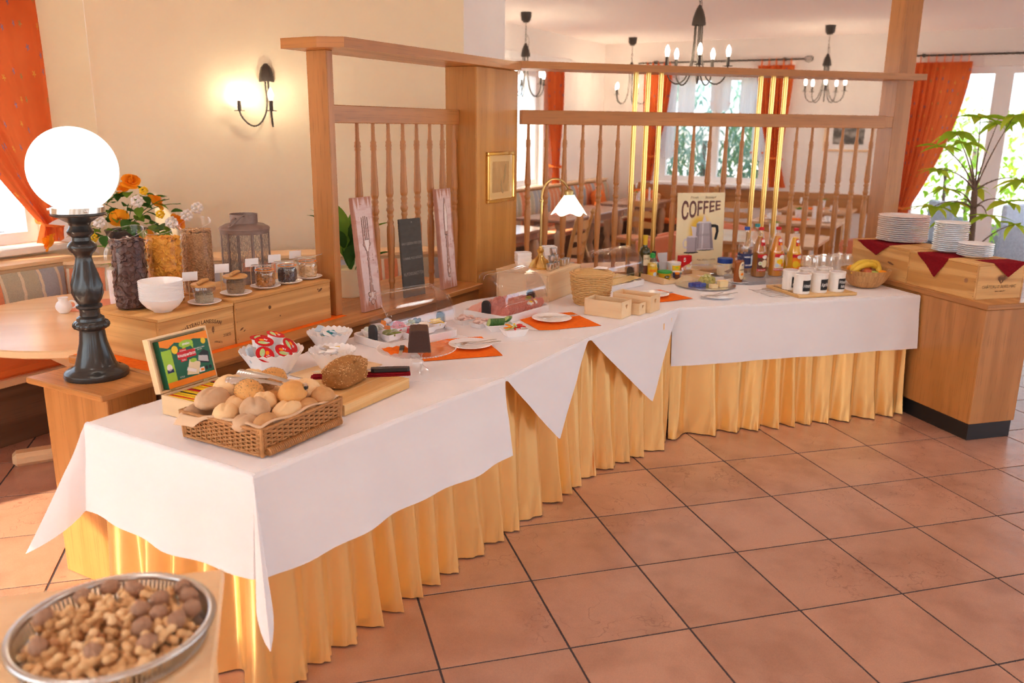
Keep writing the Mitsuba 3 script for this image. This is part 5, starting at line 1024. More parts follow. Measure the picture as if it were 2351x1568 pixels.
display('clear roll-top display over slices of yellow cheese', M(-.250, .625, TZ + .0018, .55), .420, .270)
def dish(label, m, w=.12, d=.085, h=.032, n='serving_dish'):
    o = rrect(w, d, .006); i = []
    def lay(s, z, inset=0): p = np.array(sa.scale(rrect(w - inset, d - inset, .008, 3), s, s).exterior.coords)[:-1]; return np.c_[p, np.full(len(p), z)]
    L = [lay(.66, 0), lay(.70, .0), lay(1.0, h), lay(.985, h + .001), lay(.68, .006)]; N = len(L[0]); v = np.vstack(L + [[[0, 0, 0], [0, 0, .006]]]); f = []
    for a in range(4):
        for q in range(N): b = (q + 1) % N; f += [[a * N + q, a * N + b, (a + 1) * N + b], [a * N + q, (a + 1) * N + b, (a + 1) * N + q]]
    for q in range(N): b = (q + 1) % N; f += [[q, 5 * N, b], [4 * N + q, 4 * N + b, 5 * N + 1]]
    return solo(n, label, 'dish', ply(TM(v, f), 'porcelain', 35), m)
D1 = MU(-1.470, .905, TZ + .0012, -.25); DZ = .0258
for x, y, lab in ((-.145, .055, 'white dish of herb cheese portions at the left of the salad display'), (-.125, -.045, 'white dish of gherkins in the salad display'), (-.035, -.088, 'white dish of red pickled peppers, foremost in the salad display'), (-.02, .030, 'white dish of cherry tomatoes in the salad display'), (.07, -.055, 'white dish of pale mozzarella in the salad display'), (.085, .045, 'white dish of olives in the salad display'), (.160, -.02, 'white dish of yellow pickled peppers in the salad display'), (-.05, .105, 'white dish of wrapped cheese balls, hindmost in the salad display')):
    dish(lab, D1 @ M(x, y, DZ, .0), .092, .078, .030)
mat('tomato', (.62, .025, .015), .15); mat('olive_black', (.018, .012, .016), .2); mat('olive_green', (.30, .28, .035), .3); mat('gherkin', (.20, .24, .03), .3); mat('pepper_red', (.45, .012, .012), .3); mat('pepper_yellow', (.80, .56, .03), .3); mat('mozzarella', (.82, .68, .44), .5)
def items(name, lab, cat_, shapes, poss, base, grp):
    for i, (x, y, z) in enumerate(poss): solo(name, lab, cat_, shapes[i % len(shapes)], base @ M(x, y, z, i * 1.3, .3 * math.sin(i * 2.0), .2 * math.cos(i * 3.0)), grp)
g = random.Random(9)
def pile(cx, cy, r, n, z0, dz, k): return [(cx + r * math.sqrt((i % k + .5) / k) * math.cos(i * 2.4), cy + r * .8 * math.sqrt((i % k + .5) / k) * math.sin(i * 2.4), z0 + dz * (i // k)) for i in range(n)]
items('cherry_tomato', 'red cherry tomato in the pile inside the salad display', 'tomato', [ply(blob(.0135, .0135, .0125, 2), 'tomato', True)], pile(-.02, .030, .036, 13, DZ + .022, .016, 8), D1, 'cherry tomatoes')
items('black_olive', 'black olive among the olives in the salad display', 'olive', [ply(blob(.0115, .0095, .0095, 2), 'olive_black', True)], pile(.098, .035, .026, 8, DZ + .026, .014, 5), D1, 'black olives')
items('green_olive', 'green olive among the olives in the salad display', 'olive', [ply(blob(.0115, .0095, .0095, 2), 'olive_green', True)], pile(.060, .030, .022, 7, DZ + .026, .013, 5), D1, 'green olives')
items('gherkin', 'small green gherkin in its white dish', 'gherkin', [ply(mv(tube(smooth_path([(-.03, 0, 0), (0, .006, .003), (.03, 0, 0)], 10), [.003, .006, .008, .009, .0095, .0095, .009, .008, .006, .003], 8)), 'gherkin', True)], [(-.125 + .012 * (i % 3 - 1), -.045 + .012 * (i // 3 - 1), DZ + .024 + .006 * (i % 2)) for i in range(8)], D1, 'gherkins')
items('red_pepper', 'red pickled pepper in the foremost dish', 'pepper', [ply(mv(lathe([(0, -.02), (.006, -.012), (.013, .004), (.010, .014), (0, .017)], 10), ry=1.2), 'pepper_red', True)], pile(-.035, -.088, .024, 8, DZ + .026, .012, 5), D1, 'red pickled peppers')
items('yellow_pepper', 'long yellow pickled pepper in its white dish', 'pepper', [ply(tube(smooth_path([(-.03, 0, 0), (0, .004, .004), (.034, 0, .002)], 10), [.004, .006, .007, .0075, .0075, .007, .006, .005, .0035, .001], 7), 'pepper_yellow', True)], [(.160 + .008 * (i % 2), -.02 + .014 * (i % 4 - 1.5), DZ + .026 + .008 * (i // 4)) for i in range(7)], D1, 'yellow pickled peppers')
items('mozzarella_ball', 'cream coloured mozzarella ball next to the peppers', 'cheese', [ply(blob(.0165, .0155, .0145, 2, .04, 1), 'mozzarella', True)], pile(.06, -.05, .024, 6, DZ + .025, .013, 4), D1, 'mozzarella balls')
items('wrapped_cheese', 'small wrapped soft cheese with red print in the hindmost dish', 'cheese', [ply(blob(.017, .015, .013, 1, .2, i), c, False) for i, c in enumerate(('white', 'white', 'pale_blue', 'white'))] , pile(-.03, .092, .034, 8, DZ + .032, .016, 6), D1, 'wrapped cheeses')
items('cheese_wedge', 'orange foil cheese wedge leaning in the salad display', 'cheese', [ply(extr([(0, 0), (.03, -.008), (.03, .012)], .016), 'orange')], [(-.12, .01, DZ + .036), (-.105, .018, DZ + .046)], D1, 'orange cheese wedges')
items('herb_cheese', 'round pale green cheese portion standing in the left dish', 'cheese', [ply(mv(lathe([(0, -.005), (.019, -.005), (.020, 0), (.019, .005), (0, .005)], 20), ry=PI / 2 - .3), mat('herb', nutcol((.56, .62, .48), (.74, .76, .70), 120), .5), 40)], [(-.180 + .014 * i, .055, DZ + .030) for i in range(6)], D1, 'herb cheese portions')
# meat platter
D2 = MU(-.755, .775, TZ + .0018, -.135)
def ham(seed, r=.05):
    g = np.random.RandomState(seed); p = sg.Polygon([((r * (1 + .12 * math.sin(3 * a + seed))) * math.cos(a), (r * .8 * (1 + .1 * math.cos(2 * a + seed))) * math.sin(a)) for a in np.arange(28) * 2 * PI / 28]); m = extr(p, .0018)
    m = m.subdivide(); v = np.array(m.vertices); v[:, 2] += 2.2 * v[:, 0] ** 2 + .003 * np.sin(v[:, 1] * 90 + seed); return TM(v, m.faces)
mat('ham_pink', nutcol((.72, .32, .27), (.62, .22, .18), 80), .3); mat('salami', nutcol((.52, .085, .06), (.70, .32, .26), 240), .35); mat('ham_pale', nutcol((.78, .46, .38), (.70, .35, .28), 60), .3)
hs = [ply(ham(i), c, 30) for i, c in enumerate(('ham_pink', 'salami', 'ham_pink', 'ham_pale'))]
k_ = 0
for r_, (y0, nrow, kinds) in enumerate(((-.085, 13, (1, 1, 0)), (-.03, 14, (0, 2, 1)), (.03, 14, (2, 0, 3)), (.085, 12, (3, 2, 3)))):
    for i in range(nrow):
        x = -.155 + .31 * i / (nrow - 1); kk = kinds[(i * 3 // nrow) % 3]
        solo('ham_slice', ('folded slice of dark red salami' if kk == 1 else 'folded slice of pink ham') + ', %s row from the front on the meat platter' % ('first', 'second', 'third', 'fourth')[r_], 'sliced meat', hs[kk], D2 @ M(x, y0, .028 + .003, .2 * math.sin(i * 2 + r_), 0, -.62), '%s row of cold cuts' % ('first', 'second', 'third', 'fourth')[r_])
egg_w, egg_y = ply(blob(.024, .018, .013, 2), mat('egg_white', (.86, .83, .76), .3), True), ply(blob(.010, .010, .004, 2), 'yellow', True)
for i, (x, y) in enumerate([(.075, -.095), (.125, -.085), (.115, -.04)]):
    k = thing('egg_half', 'halved boiled egg garnishing the meat platter, %s' % ('left', 'right', 'rear')[i], 'egg', D2 @ M(x, y, .052, i * 1.2, .2)); part(k, 'white', egg_w); part(k, 'yolk', egg_y, M(0, -.003, .0115), 'yellow yolk')
k = thing('parsley', 'sprig of curly parsley between the egg halves', 'herb', D2 @ M(.10, -.07, .06)); 
for i in range(12): part(k, 'leaf', ply(leaf(.022, .014, .8, .3, 5), 'leaf_bright', True), M(0, 0, .002 * i, i * 2.1, 0, -.4))
D3 = M(-.250, .625, TZ + .0018, .55)
ch = ply(bx(-.05, -.045, 0, .05, .045, .0022, .0006), mat('gouda', (.86, .66, .26), .4))
for r_ in range(2):
    for i in range(9): solo('cheese_slice', 'square slice of yellow cheese, %s row in the cheese display' % ('front', 'rear')[r_], 'cheese', ch, D3 @ M(-.135 + .034 * i, -.06 + .10 * r_, .030 + .0012 * i, .04 * math.sin(i * 3), 0, -.09), '%s row of cheese slices' % ('front', 'rear')[r_])
# small dishes in the middle
s1 = dish('white dish of pale pink shrimps nearest the meat display', MU(-1.072, .835, TZ + .0015, -.3), .115, .085, .026); s2 = dish('white dish of pale pink shrimps behind the cucumber dish', MU(-1.095, .730, TZ + .0015, -.2), .105, .085, .026)
shr = ply(tube([(.018 * math.cos(a), .018 * math.sin(a), .0) for a in np.linspace(0, 3.9, 14)], np.linspace(.0085, .003, 14), 8), mat('shrimp_pink', nutcol((.72, .45, .38), (.80, .66, .60), 150), .35), True)
for b, nme in (((-1.072, .835), 'nearest the meat display'), ((-1.095, .730), 'behind the cucumber dish')):
    for i in range(10): solo('shrimp', 'curled pink shrimp in the dish ' + nme, 'shrimp', shr, MU(b[0] + .030 * math.cos(i * 2.4) * math.sqrt((i % 6 + .5) / 6), b[1] + .024 * math.sin(i * 2.4) * math.sqrt((i % 6 + .5) / 6), TZ + .024 + .008 * (i // 6), i, .4), 'shrimps in the dish ' + nme)
s3 = dish('white oblong dish of cucumber slices', M(-1.222, -.345, TZ + .0015, .05), .135, .085, .032); s4 = dish('white oblong dish of chopped peppers, nearest the table edge', M(-1.178, -.462, TZ + .0015, .10), .125, .085, .034)
cuc_s = ply(mv(lathe([(0, -.0015), (.020, -.0015), (.0205, 0), (.020, .0015), (0, .0015)], 22), ry=PI / 2), mat('cucumber', proc(lambda p, n, uv: mix((.52, .64, .28), (.40, .56, .18), fbm(p.x * 200, p.y * 200, p.z * 200))), .3), 40); cuc_r = ply(mv(lathe([(.0195, -.0016), (.0212, -.0016), (.0212, .0016), (.0195, .0016), (.0195, -.0016)], 22), ry=PI / 2), mat('cucumber_skin', (.03, .14, .025), .3), 40)
for i in range(15):
    k = thing('cucumber_slice', 'green-rimmed cucumber slice standing in the oblong dish', 'cucumber', M(-1.270 + .0062 * i + (.01 if i > 11 else 0), -.345, TZ + .040 + (.014 if i > 11 else 0), .12, 0, .35 if i < 12 else .9), 'cucumber slices'); part(k, 'flesh', cuc_s); part(k, 'skin', cuc_r)
for i in range(16):
    c = ('tomato', 'pepper_yellow', 'cucumber', 'tomato', 'orange')[i % 5]; a = i * 2.4; r = .042 * math.sqrt((i + .5) / 16)
    solo('pepper_strip', '%s strip of chopped pepper in the dish nearest the edge' % {'tomato': 'red', 'pepper_yellow': 'yellow', 'cucumber': 'light green', 'orange': 'orange'}[c], 'pepper', ply(tube(smooth_path([(-.018, 0, 0), (0, .005, .002), (.018, 0, 0)], 7), [.002, .0035, .004, .004, .004, .0035, .002], 6), c, True), M(-1.178 + r * math.cos(a), -.462 + r * .6 * math.sin(a), TZ + .036 + .006 * (i % 3), a), 'pepper strips')
solo('serving_spoon', 'steel spoon lying on the cloth beside the pepper dish', 'spoon', spoonp, M(-1.045, -.405, TZ + .002, 2.75, 0, 0, 1.0))
# ------------------------------------------------------------------ right part of the buffet
def wrap(m, R, size=.006, a0=-PI / 2):
    """a flat drawing (x along, y up, z out) laid round an upright body of radius R (a number or a function of height)"""
    v, f = trimesh.remesh.subdivide_to_size(np.array(m.vertices), np.array(m.faces), size, max_iter=12)
    r = R(v[:, 1]) if callable(R) else np.full(len(v), R); r0 = R(np.array([v[:, 1].mean()]))[0] if callable(R) else R
    a = a0 + v[:, 0] / r0; return TM(np.stack([(r + v[:, 2]) * np.cos(a), (r + v[:, 2]) * np.sin(a), v[:, 1]], 1), f)
def sticker(parent, poly, R, m, out=.0006, label=None, a0=-PI / 2, n='print', th=.0004):
    return part(parent, n, ply(wrap(mv(extr(poly, th), z=out), R, .008, a0), m, 40), None, label)
def words(parent, s, h, z, R, m, out=.0014, bold=True, a0=-PI / 2, x=0, sx=1.0, label=None):
    return part(parent, 'lettering', ply(wrap(mv(text(s, h, .0004, bold, True, sx), x=x, y=z, z=out), R, .02, a0), m), None, label)
c3 = crate('pale wooden crate beside the golden pillar with lamp, bowls and egg cups on top', .415, .34, .162, MU(-.392, .712, TZ + .0012), 'birch', seed=15)
CT = TZ + .0012 + .162 + .0008
# small brass lamp
lp = thing('table_lamp', 'small brass gooseneck lamp with a pleated white glass shade on the pale crate', 'lamp', MU(-.235, .850, CT, -PI / 4 - .25))
part(lp, 'foot', ply(lathe([(0, 0), (.066, 0), (.068, .008), (.062, .016), (.060, .026), (.052, .034), (.046, .046), (.030, .056), (.018, .072), (.0135, .085), (.020, .095), (.022, .102), (.014, .112), (.010, .118), (.009, .125), (0, .125)], 40), 'brass', 40))
part(lp, 'stem', ply(tube([(0, 0, .12), (0, 0, .38)], .0068, 12), 'old_brass', True)); part(lp, 'joint', ply(lathe([(0, .378), (.010, .378), (.011, .384), (.010, .392), (0, .392)], 16), 'old_brass', 40))
part(lp, 'gooseneck', ply(tube(smooth_path([(0, 0, .39), (.008, 0, .45), (.05, 0, .505), (.10, 0, .505), (.138, 0, .475), (.150, 0, .455)], 30), .0058, 10), 'old_brass', True))
part(lp, 'socket', ply(mv(lathe([(0, .0), (.026, 0), (.027, .018), (.022, .030), (.008, .036), (0, .037)], 24), x=.155, z=.418), 'old_brass', 40))
sh = gridv(lambda s, t: (((.027 + .070 * t) * (1 + .07 * t * np.cos(s * 2 * PI * 6))) * np.cos(s * 2 * PI), ((.027 + .070 * t) * (1 + .07 * t * np.cos(s * 2 * PI * 6))) * np.sin(s * 2 * PI), -.105 * t - .008 * t ** 3 * np.cos(s * 2 * PI * 6)), 97, 14)
sh2 = TM(np.array(sh.vertices) * [.985, .985, 1], np.array(sh.faces)[:, ::-1])
part(lp, 'shade', {**ply(mv(cat(TM(sh.vertices, np.array(sh.faces)[:, ::-1]), sh2), x=.158, z=.420), 'opal', True), 'emitter': {'type': 'area', 'radiance': rgb((.42, .34, .22))}}, None, 'glowing pleated white glass shade')
# stacks of small white bowls, egg cups
sq = lambda w, h: dish_mesh(w, w * .8, h)
def dish_mesh(w, d, h):
    k = 'tmp_dish'; o = []
    def lay(s, z): p = np.array(sa.scale(rrect(w, d, .008, 3), s, s).exterior.coords)[:-1]; return np.c_[p, np.full(len(p), z)]
    L = [lay(.68, 0), lay(.72, 0), lay(.98, h * .75), lay(1.0, h * .8), lay(1.0, h), lay(.95, h), lay(.66, .005)]; N = len(L[0]); v = np.vstack(L + [[[0, 0, 0], [0, 0, .005]]]); f = []
    for a in range(6):
        for q in range(N): b = (q + 1) % N; f += [[a * N + q, a * N + b, (a + 1) * N + b], [a * N + q, (a + 1) * N + b, (a + 1) * N + q]]
    for q in range(N): b = (q + 1) % N; f += [[q, 7 * N, b], [6 * N + q, 6 * N + b, 7 * N + 1]]
    return TM(v, f)
sbw = ply(dish_mesh(.088, .075, .040), 'porcelain', 35)
for i in range(4): solo('snack_bowl', 'small square white bowl, %s of the four stacked left of the brass lamp' % ('lowest', 'second from below', 'second from above', 'topmost')[i], 'bowl', sbw, MU(-.262, .950, CT + .0155 * i, -PI / 4), 'snack bowls left of the lamp')
for i in range(6): solo('snack_bowl', 'small square white bowl, %s of the six stacked right of the brass lamp' % ('lowest', 'second from below', 'third from below', 'third from above', 'second from above', 'topmost')[i], 'bowl', sbw, MU(-.02, .905, CT + .0115 * i, -PI / 4), 'snack bowls right of the lamp')
ecp = ply(lathe([(0, 0), (.014, 0), (.018, .004), (.0215, .018), (.0215, .040), (.0225, .0408), (.0205, .040), (.0205, .018), (.013, .006), (0, .005)], 24), 'steel', 40)
for i, (u, v_, dz, w) in enumerate([(-.300, .755, 0, 'bottom left of the pyramid'), (-.250, .760, 0, 'bottom middle of the pyramid'), (-.200, .765, 0, 'bottom right of the pyramid'), (-.275, .758, .0415, 'left of the middle tier'), (-.225, .763, .0415, 'right of the middle tier'), (-.250, .760, .083, 'top of the pyramid'), (-.105, .770, 0, 'left of the two standing apart'), (-.050, .772, 0, 'right of the two standing apart')]):
    solo('egg_cup', 'small steel egg cup, ' + w, 'egg cup', ecp, MU(u, v_, CT + dz), 'steel egg cups on the crate')
# round wicker basket with lid
wk = thing('lidded_basket', 'round wicker bread basket with woven lid and white cloth beside the pale crate', 'basket', M(-.555, .155, TZ + .0016))
def ringp(r, n=120): return np.array([(r * math.cos(a), r * math.sin(a)) for a in np.linspace(0, 2 * PI, n + 1)])
part(wk, 'woven_wall', ply(cat([weave_strand(ringp(.092 + .022 * math.sin(PI / 2 * k / 15)), .008 + .0102 * k, .0046, .0034, 2 * PI * .1 / 12, PI * (k % 2)) for k in range(16)]), 'wicker_pale', True))
part(wk, 'stakes', ply(cat([tube([(.092 * math.cos(a), .092 * math.sin(a), .004), (.107 * math.cos(a), .107 * math.sin(a), .08), (.114 * math.cos(a), .114 * math.sin(a), .165)], .0034, 5) for a in np.arange(24) * PI / 12]), 'wicker_pale', True)); part(wk, 'base', ply(lathe([(0, 0), (.092, 0), (.094, .006), (0, .006)], 32), 'wicker_pale', 40))
part(wk, 'rim_braid', ply(cat([weave_strand(ringp(.119, 160), .170, .0048, .0035, .05, q * PI) for q in (0, 1)]), 'wicker_pale', True))
part(wk, 'lid', ply(cat([lathe([(0, .176), (.112, .176), (.110, .180), (0, .198)], 40)] + [weave_strand(ringp(.010 + .0092 * k, 20 + 9 * k), .196 - .0000 * k - .0017 * k, .0050, .0012, .03, k) for k in range(12)]), 'wicker_pale', True)); part(wk, 'cloth', ply(extr(sg.Polygon([(.0, -.02), (.07, -.05), (.095, .0), (.05, .04)]), .0025, .1985), 'paper_white'))
# heart boxes
heart = union(ell(-.0055, .004, .0072, .0072), ell(.0055, .004, .0072, .0072), sg.Polygon([(-.0122, .0015), (.0122, .0015), (0, -.014)]))
def heart_box(label, m, w, l, h, sc=1.0):
    k = thing('heart_box', label, 'box', m); t = .005
    part(k, 'front', ply(upright(mv(extr(sg.box(-w / 2, 0, w / 2, h).difference(sa.translate(sa.scale(heart, sc, sc, origin=(0, 0)), 0, h * .66)), t), z=-t)), 'birch', grain=2)); part(k, 'back', ply(upright(mv(extr(sg.box(-w / 2, 0, w / 2, h).difference(sa.translate(sa.scale(heart, sc, sc, origin=(0, 0)), 0, h * .66)), t), z=-l)), 'birch', grain=2))
    for s in (-1, 1): part(k, 'side', ply(bx(s * w / 2 - (t if s > 0 else 0), t, 0, s * w / 2 + (t if s < 0 else 0), l - t, h * .97, .0008), 'birch', grain=1))
    part(k, 'bottom', ply(bx(-w / 2 + t, t, 0, w / 2 - t, l - t, .004, 0), 'birch', grain=1)); return k
heart_box('pale wooden box with heart cut-out, foremost and nearest the wicker basket, holding cutlery', MU(-.517, .196, TZ + .0018, -.05), .118, .215, .088)
heart_box('smallest pale wooden heart box, wedged between two larger ones', MU(-.402, .150, TZ + .0018, -.08), .076, .215, .062, .85)
heart_box('pale wooden heart box, rightmost of the three', MU(-.300, .118, TZ + .0018, -.08), .120, .225, .090)
for i in range(6): solo('knife', 'table knife standing on edge in the foremost heart box', 'knife', ply(cat(bx(-.006, -.095, 0, .006, .0, .004, .0015), bx(-.008, 0, .0005, .008, .095, .0025, .001)), 'steel' if i % 2 else 'black_plastic'), MU(-.555 + .013 * i, .305, TZ + .012 + .010 * i * 0 + .035, 0, .12, .1), 'knives in the foremost heart box')
# napkin and plates on the right
paper_napkin('orange paper napkin half hidden behind the heart boxes', -.105, .255, .30, .25, seed=4)
solo('dessert_plate', 'white plate on the orange napkin behind the heart boxes', 'plate', plate_s(.095), M(-.125, .265, TZ + .0045)); solo('fork', 'steel fork on the plate behind the heart boxes', 'fork', forkp, M(-.09, .245, TZ + .0135, .25))
solo('dessert_plate', 'white plate with cutlery in front of the cheese dome', 'plate', plate_s(.098), M(.228, .145, TZ + .0016))
for i, (dx, dy, rz, s) in enumerate([(-.03, .02, .45, forkp), (.0, .0, .20, spoonp), (.03, -.012, .32, forkp)]): solo('cutlery', 'steel %s on the plate in front of the cheese dome' % ('fork, hindmost', 'spoon', 'fork, foremost')[i], 'cutlery', s, M(.235 + dx, .14 + dy, TZ + .0105 + .0022 * i, rz + PI))
solo('saucer', 'white saucer below the honey bottle', 'saucer', saucer, M(.605, .545, TZ + .0006, 0, 0, 0, 1.15))
# wavy tray with condiments
tr_ = thing('condiment_tray', 'wooden tray with wavy edges holding bottles and tubs', 'tray', M(.255, .79, TZ + .0014, .29))
part(tr_, 'floor', ply(bx(-.205, -.145, 0, .205, .145, .006, .001), 'birch', grain=0))
wavy = sg.Polygon([(x, .030 + .012 * math.cos((x + .02) * 30)) for x in np.linspace(-.205, .205, 40)] + [(.205, 0), (-.205, 0)])
for y in (-.150, .145): part(tr_, 'side', ply(mv(upright(extr(wavy, .006)), y=y + .006), 'birch', grain=0))
for x in (-.209, .203): part(tr_, 'side', ply(bx(x, -.145, 0, x + .006, .145, .04, .001), 'birch', grain=1))
def bottle(n, label, cat_, m, prof, gm, cap=None, capm='green', liquid=None, lm='yellow', seg=28):
    k = thing(n, label, cat_, m); part(k, 'glass', ply(lathe(prof, seg), gm, 35))
    if liquid: part(k, 'liquid', ply(lathe(liquid, seg), lm, 35))
    if cap: part(k, 'cap', ply(lathe(cap, 20), capm, 40))
    return k
mat('olive_glass', (.045, .04, .006), .08, clearcoat=.5); mat('oil_yellow', (.72, .52, .04), .1); mat('juice_apple', (.42, .17, .03), .12); mat('juice_multi', (.66, .26, .02), .12); mat('juice_orange', (.86, .50, .02), .12); mat('honey', (.30, .075, .012), .12); mat('mayo_brown', (.35, .2, .1), .3)
TY = TZ + .008
b = bottle('oil_bottle', 'tall dark green olive oil bottle, leftmost on the wavy tray', 'bottle', M(.065, .815, TY), [(0, 0), (.033, 0), (.0355, .006), (.0355, .165), (.030, .19), (.0155, .205), (.013, .225), (.013, .262), (0, .262)], 'olive_glass', [(0, .215), (.0145, .215), (.0145, .255), (.017, .258), (.017, .278), (0, .279)], 'mustard')
sticker(b, sg.box(-.022, .085, .03, .155), .0358, 'cream'); sticker(b, sg.box(-.022, .02, .03, .084), .0358, 'brown'); words(b, 'OLIO', .010, .125, .0358, 'stain')
b = bottle('dressing_bottle', 'small bottle with green cap and yellow label on the wavy tray', 'bottle', M(.098, .765, TY), [(0, .001), (.030, .001), (.033, .006), (.033, .085), (.030, .105), (.017, .128), (.0145, .14)], 'clear_glass', [(0, .138), (.0165, .138), (.0172, .150), (.0165, .165), (.008, .170), (0, .170)], 'green', [(0, .003), (.0300, .003), (.0310, .008), (.0310, .088), (.027, .104), (0, .105)], 'oil_yellow')
sticker(b, sg.box(-.040, .012, .040, .078), .0334, 'yellow'); sticker(b, sa.translate(ell(0, 0, .014, .014), .008, .035), .0334, 'pale_blue', .0011); sticker(b, sg.box(-.03, .05, .015, .066), .0334, 'orange', .0011)
b = bottle('sauce_bottle', 'slim black sauce bottle behind the green capped bottle', 'bottle', M(.150, .855, TY), [(0, 0), (.024, 0), (.026, .005), (.026, .10), (.013, .125), (.012, .15), (0, .15)], 'olive_glass', [(0, .135), (.0145, .135), (.0145, .165), (0, .166)], 'black'); sticker(b, sg.box(-.02, .05, .02, .10), .0263, 'white')
k = thing('muesli_pouch', 'red and green pouch standing behind the yellow-labelled tub', 'packet', M(.225, .885, TY, .2)); part(k, 'pouch', ply(gridv(lambda s, t: (.040 * np.cos(s * 2 * PI), .022 * np.sin(s * 2 * PI) * (1 - t ** 3) + .001 * np.sin(s * 2 * PI), t * .15), 33, 14), 'light_grey', True)); part(k, 'print', ply(gridv(lambda s, t: (.0403 * np.cos(-PI * s), .0226 * np.sin(-PI * s) * (1 - (t * .3 + .02) ** 3), .004 + t * .045), 20, 6), 'dark_red', True)); part(k, 'print', ply(gridv(lambda s, t: (.0403 * np.cos(-PI * s), .0226 * np.sin(-PI * s) * (1 - (t * .25 + .33) ** 3), .05 + t * .035), 20, 6), 'dark_green', True)); part(k, 'print', ply(gridv(lambda s, t: (.0403 * np.cos(-PI * s), .0230 * np.sin(-PI * s) * (1 - (t * .25 + .6) ** 3), .09 + t * .035), 20, 6), 'red', True))
k = thing('margarine_tub', 'translucent tub with yellow label at the back of the wavy tray', 'tub', M(.300, .855, TY)); part(k, 'body', ply(lathe([(0, 0), (.036, 0), (.044, .08), (.046, .082), (.046, .090), (0, .091)], 30), 'plastic_white', 40)); sticker(k, sg.box(-.03, .015, .032, .072), lambda z: .0365 + z * .1, 'yellow', .0008); sticker(k, sa.translate(ell(0, 0, .016, .010), 0, .028), lambda z: .0365 + z * .1, 'pale_blue', .0014); sticker(k, sa.translate(ell(0, 0, .012, .005), 0, .058), lambda z: .0365 + z * .1, 'lime', .0014)
k = thing('snack_packet', 'red cardboard packet with white five beside the coffee sign', 'packet', M(.395, .895, TY, .15)); part(k, 'carton', ply(bx(-.045, -.020, 0, .045, .020, .125, .002), 'red')); part(k, 'print', ply(upright(mv(extr(sg.Polygon([(0, .05), (.044, .085), (.044, .01), (.01, .0)]), .0005), z=.0201)), 'white')); part(k, 'lettering', ply(upright(mv(text('5', .026, .0005, True), x=-.012, y=.085, z=.0202)), 'white')); part(k, 'print', ply(upright(mv(extr(ell(.022, .058, .016, .012), .0005), z=.0208)), 'mustard'))
k = thing('mustard_tub', 'low yellow tub with green lid at the front of the wavy tray', 'tub', M(.182, .748, TY)); part(k, 'body', ply(lathe([(0, 0), (.037, 0), (.044, .040), (0, .040)], 30), 'mustard', 40)); part(k, 'lid', ply(lathe([(0, .0405), (.047, .0405), (.0475, .049), (.045, .053), (0, .053)], 30), 'green', 40), None, 'green lid'); sticker(k, sa.translate(ell(0, 0, .018, .010), 0, .018), lambda z: .0372 + z * .175, 'black', .0008); words(k, 'Senf', .007, .015, lambda z: .0372 + z * .175, 'white', .0014)
k = thing('cream_pot', 'small white pot with blue band at the right of the wavy tray', 'tub', M(.285, .775, TY)); part(k, 'body', ply(lathe([(0, 0), (.026, 0), (.030, .034), (.031, .036), (0, .036)], 24), 'blue', 40)); part(k, 'lid', ply(lathe([(0, .0365), (.033, .0365), (.033, .041), (0, .041)], 24), 'white', 40))
b = bottle('spice_bottle', 'tiny brown spice bottle with orange cap on the wavy tray', 'bottle', M(.262, .728, TY), [(0, 0), (.015, 0), (.0155, .030), (0, .030)], 'brown', [(0, .0302), (.015, .0302), (.015, .042), (0, .043)], 'orange')
# coffee sign
cf = thing('coffee_sign', 'tin COFFEE sign leaning against the spindles', 'sign', M(.568, 1.018, .803, .0, -.05))
part(cf, 'plate', ply(bx(-.178, -.004, 0, .178, .004, .492, .001), mat('sign_cream', (.78, .68, .43), .35)))
def glow(p, n, uv):
    d = dr.sqrt(dr.square((uv.x + .004) / .105) + dr.square((uv.y - .235) / .135)); return mix((.72, .46, .03), (.78, .68, .43), smoothstep(.55, 1.0, d))
mat('sign_glow', proc(glow), .35); part(cf, 'print', uvmesh(upright(mv(extr(sg.box(-.13, .09, .115, .375), .0004), z=.0041)), 'sign_glow'))
def sprint(poly, m, o): part(cf, 'print', ply(upright(mv(extr(poly, .0004), z=o)), m))
t_ = text('COFFEE', .10, .0004, True); v = np.array(t_.vertices); v[:, 0] *= .292 / np.ptp(v[:, 0]); q = (v[:, 0] + .146) / .292; h_ = .125 * (1 - .56 * q); v[:, 1] = .435 - h_ * (1 - v[:, 1] / .10)
tv = v.copy(); tv[:, 2] += .0046; part(cf, 'lettering', ply(upright(TM(tv, t_.faces)), mat('coffee_brown', (.10, .018, .012), .3)), None, 'big dark brown word COFFEE'); 
tv = v.copy(); tv[:, 0] += .003; tv[:, 1] -= .003; tv[:, 2] += .0042; part(cf, 'lettering', ply(upright(TM(tv, t_.faces)), 'tan'))
def italic(m, k=.3): v = np.array(m.vertices); v[:, 0] += v[:, 1] * k; return TM(v, m.faces)
part(cf, 'lettering', ply(upright(mv(italic(text('Fresh', .016, .0004), .4), x=-.055, y=.452, z=.0046)), 'stain')); part(cf, 'lettering', ply(upright(mv(italic(text('Brewed', .016, .0004), .4), x=.065, y=.452, z=.0046)), 'stain'))
part(cf, 'lettering', ply(upright(mv(text('ROASTED', .011, .0004), x=-.080, y=.030, z=.0046)), 'stain')); part(cf, 'lettering', ply(upright(mv(text('FULL RICH FLAVOR', .011, .0004), x=.055, y=.030, z=.0046)), 'stain'))
mat('pot_grey', (.40, .36, .40), .3); mat('pot_shade', (.25, .22, .25), .3); mat('pot_light', (.62, .58, .62), .3)
sprint(ell(-.065, .088, .055, .007), 'black', .0043); sprint(ell(.04, .106, .07, .008), 'black', .0043)
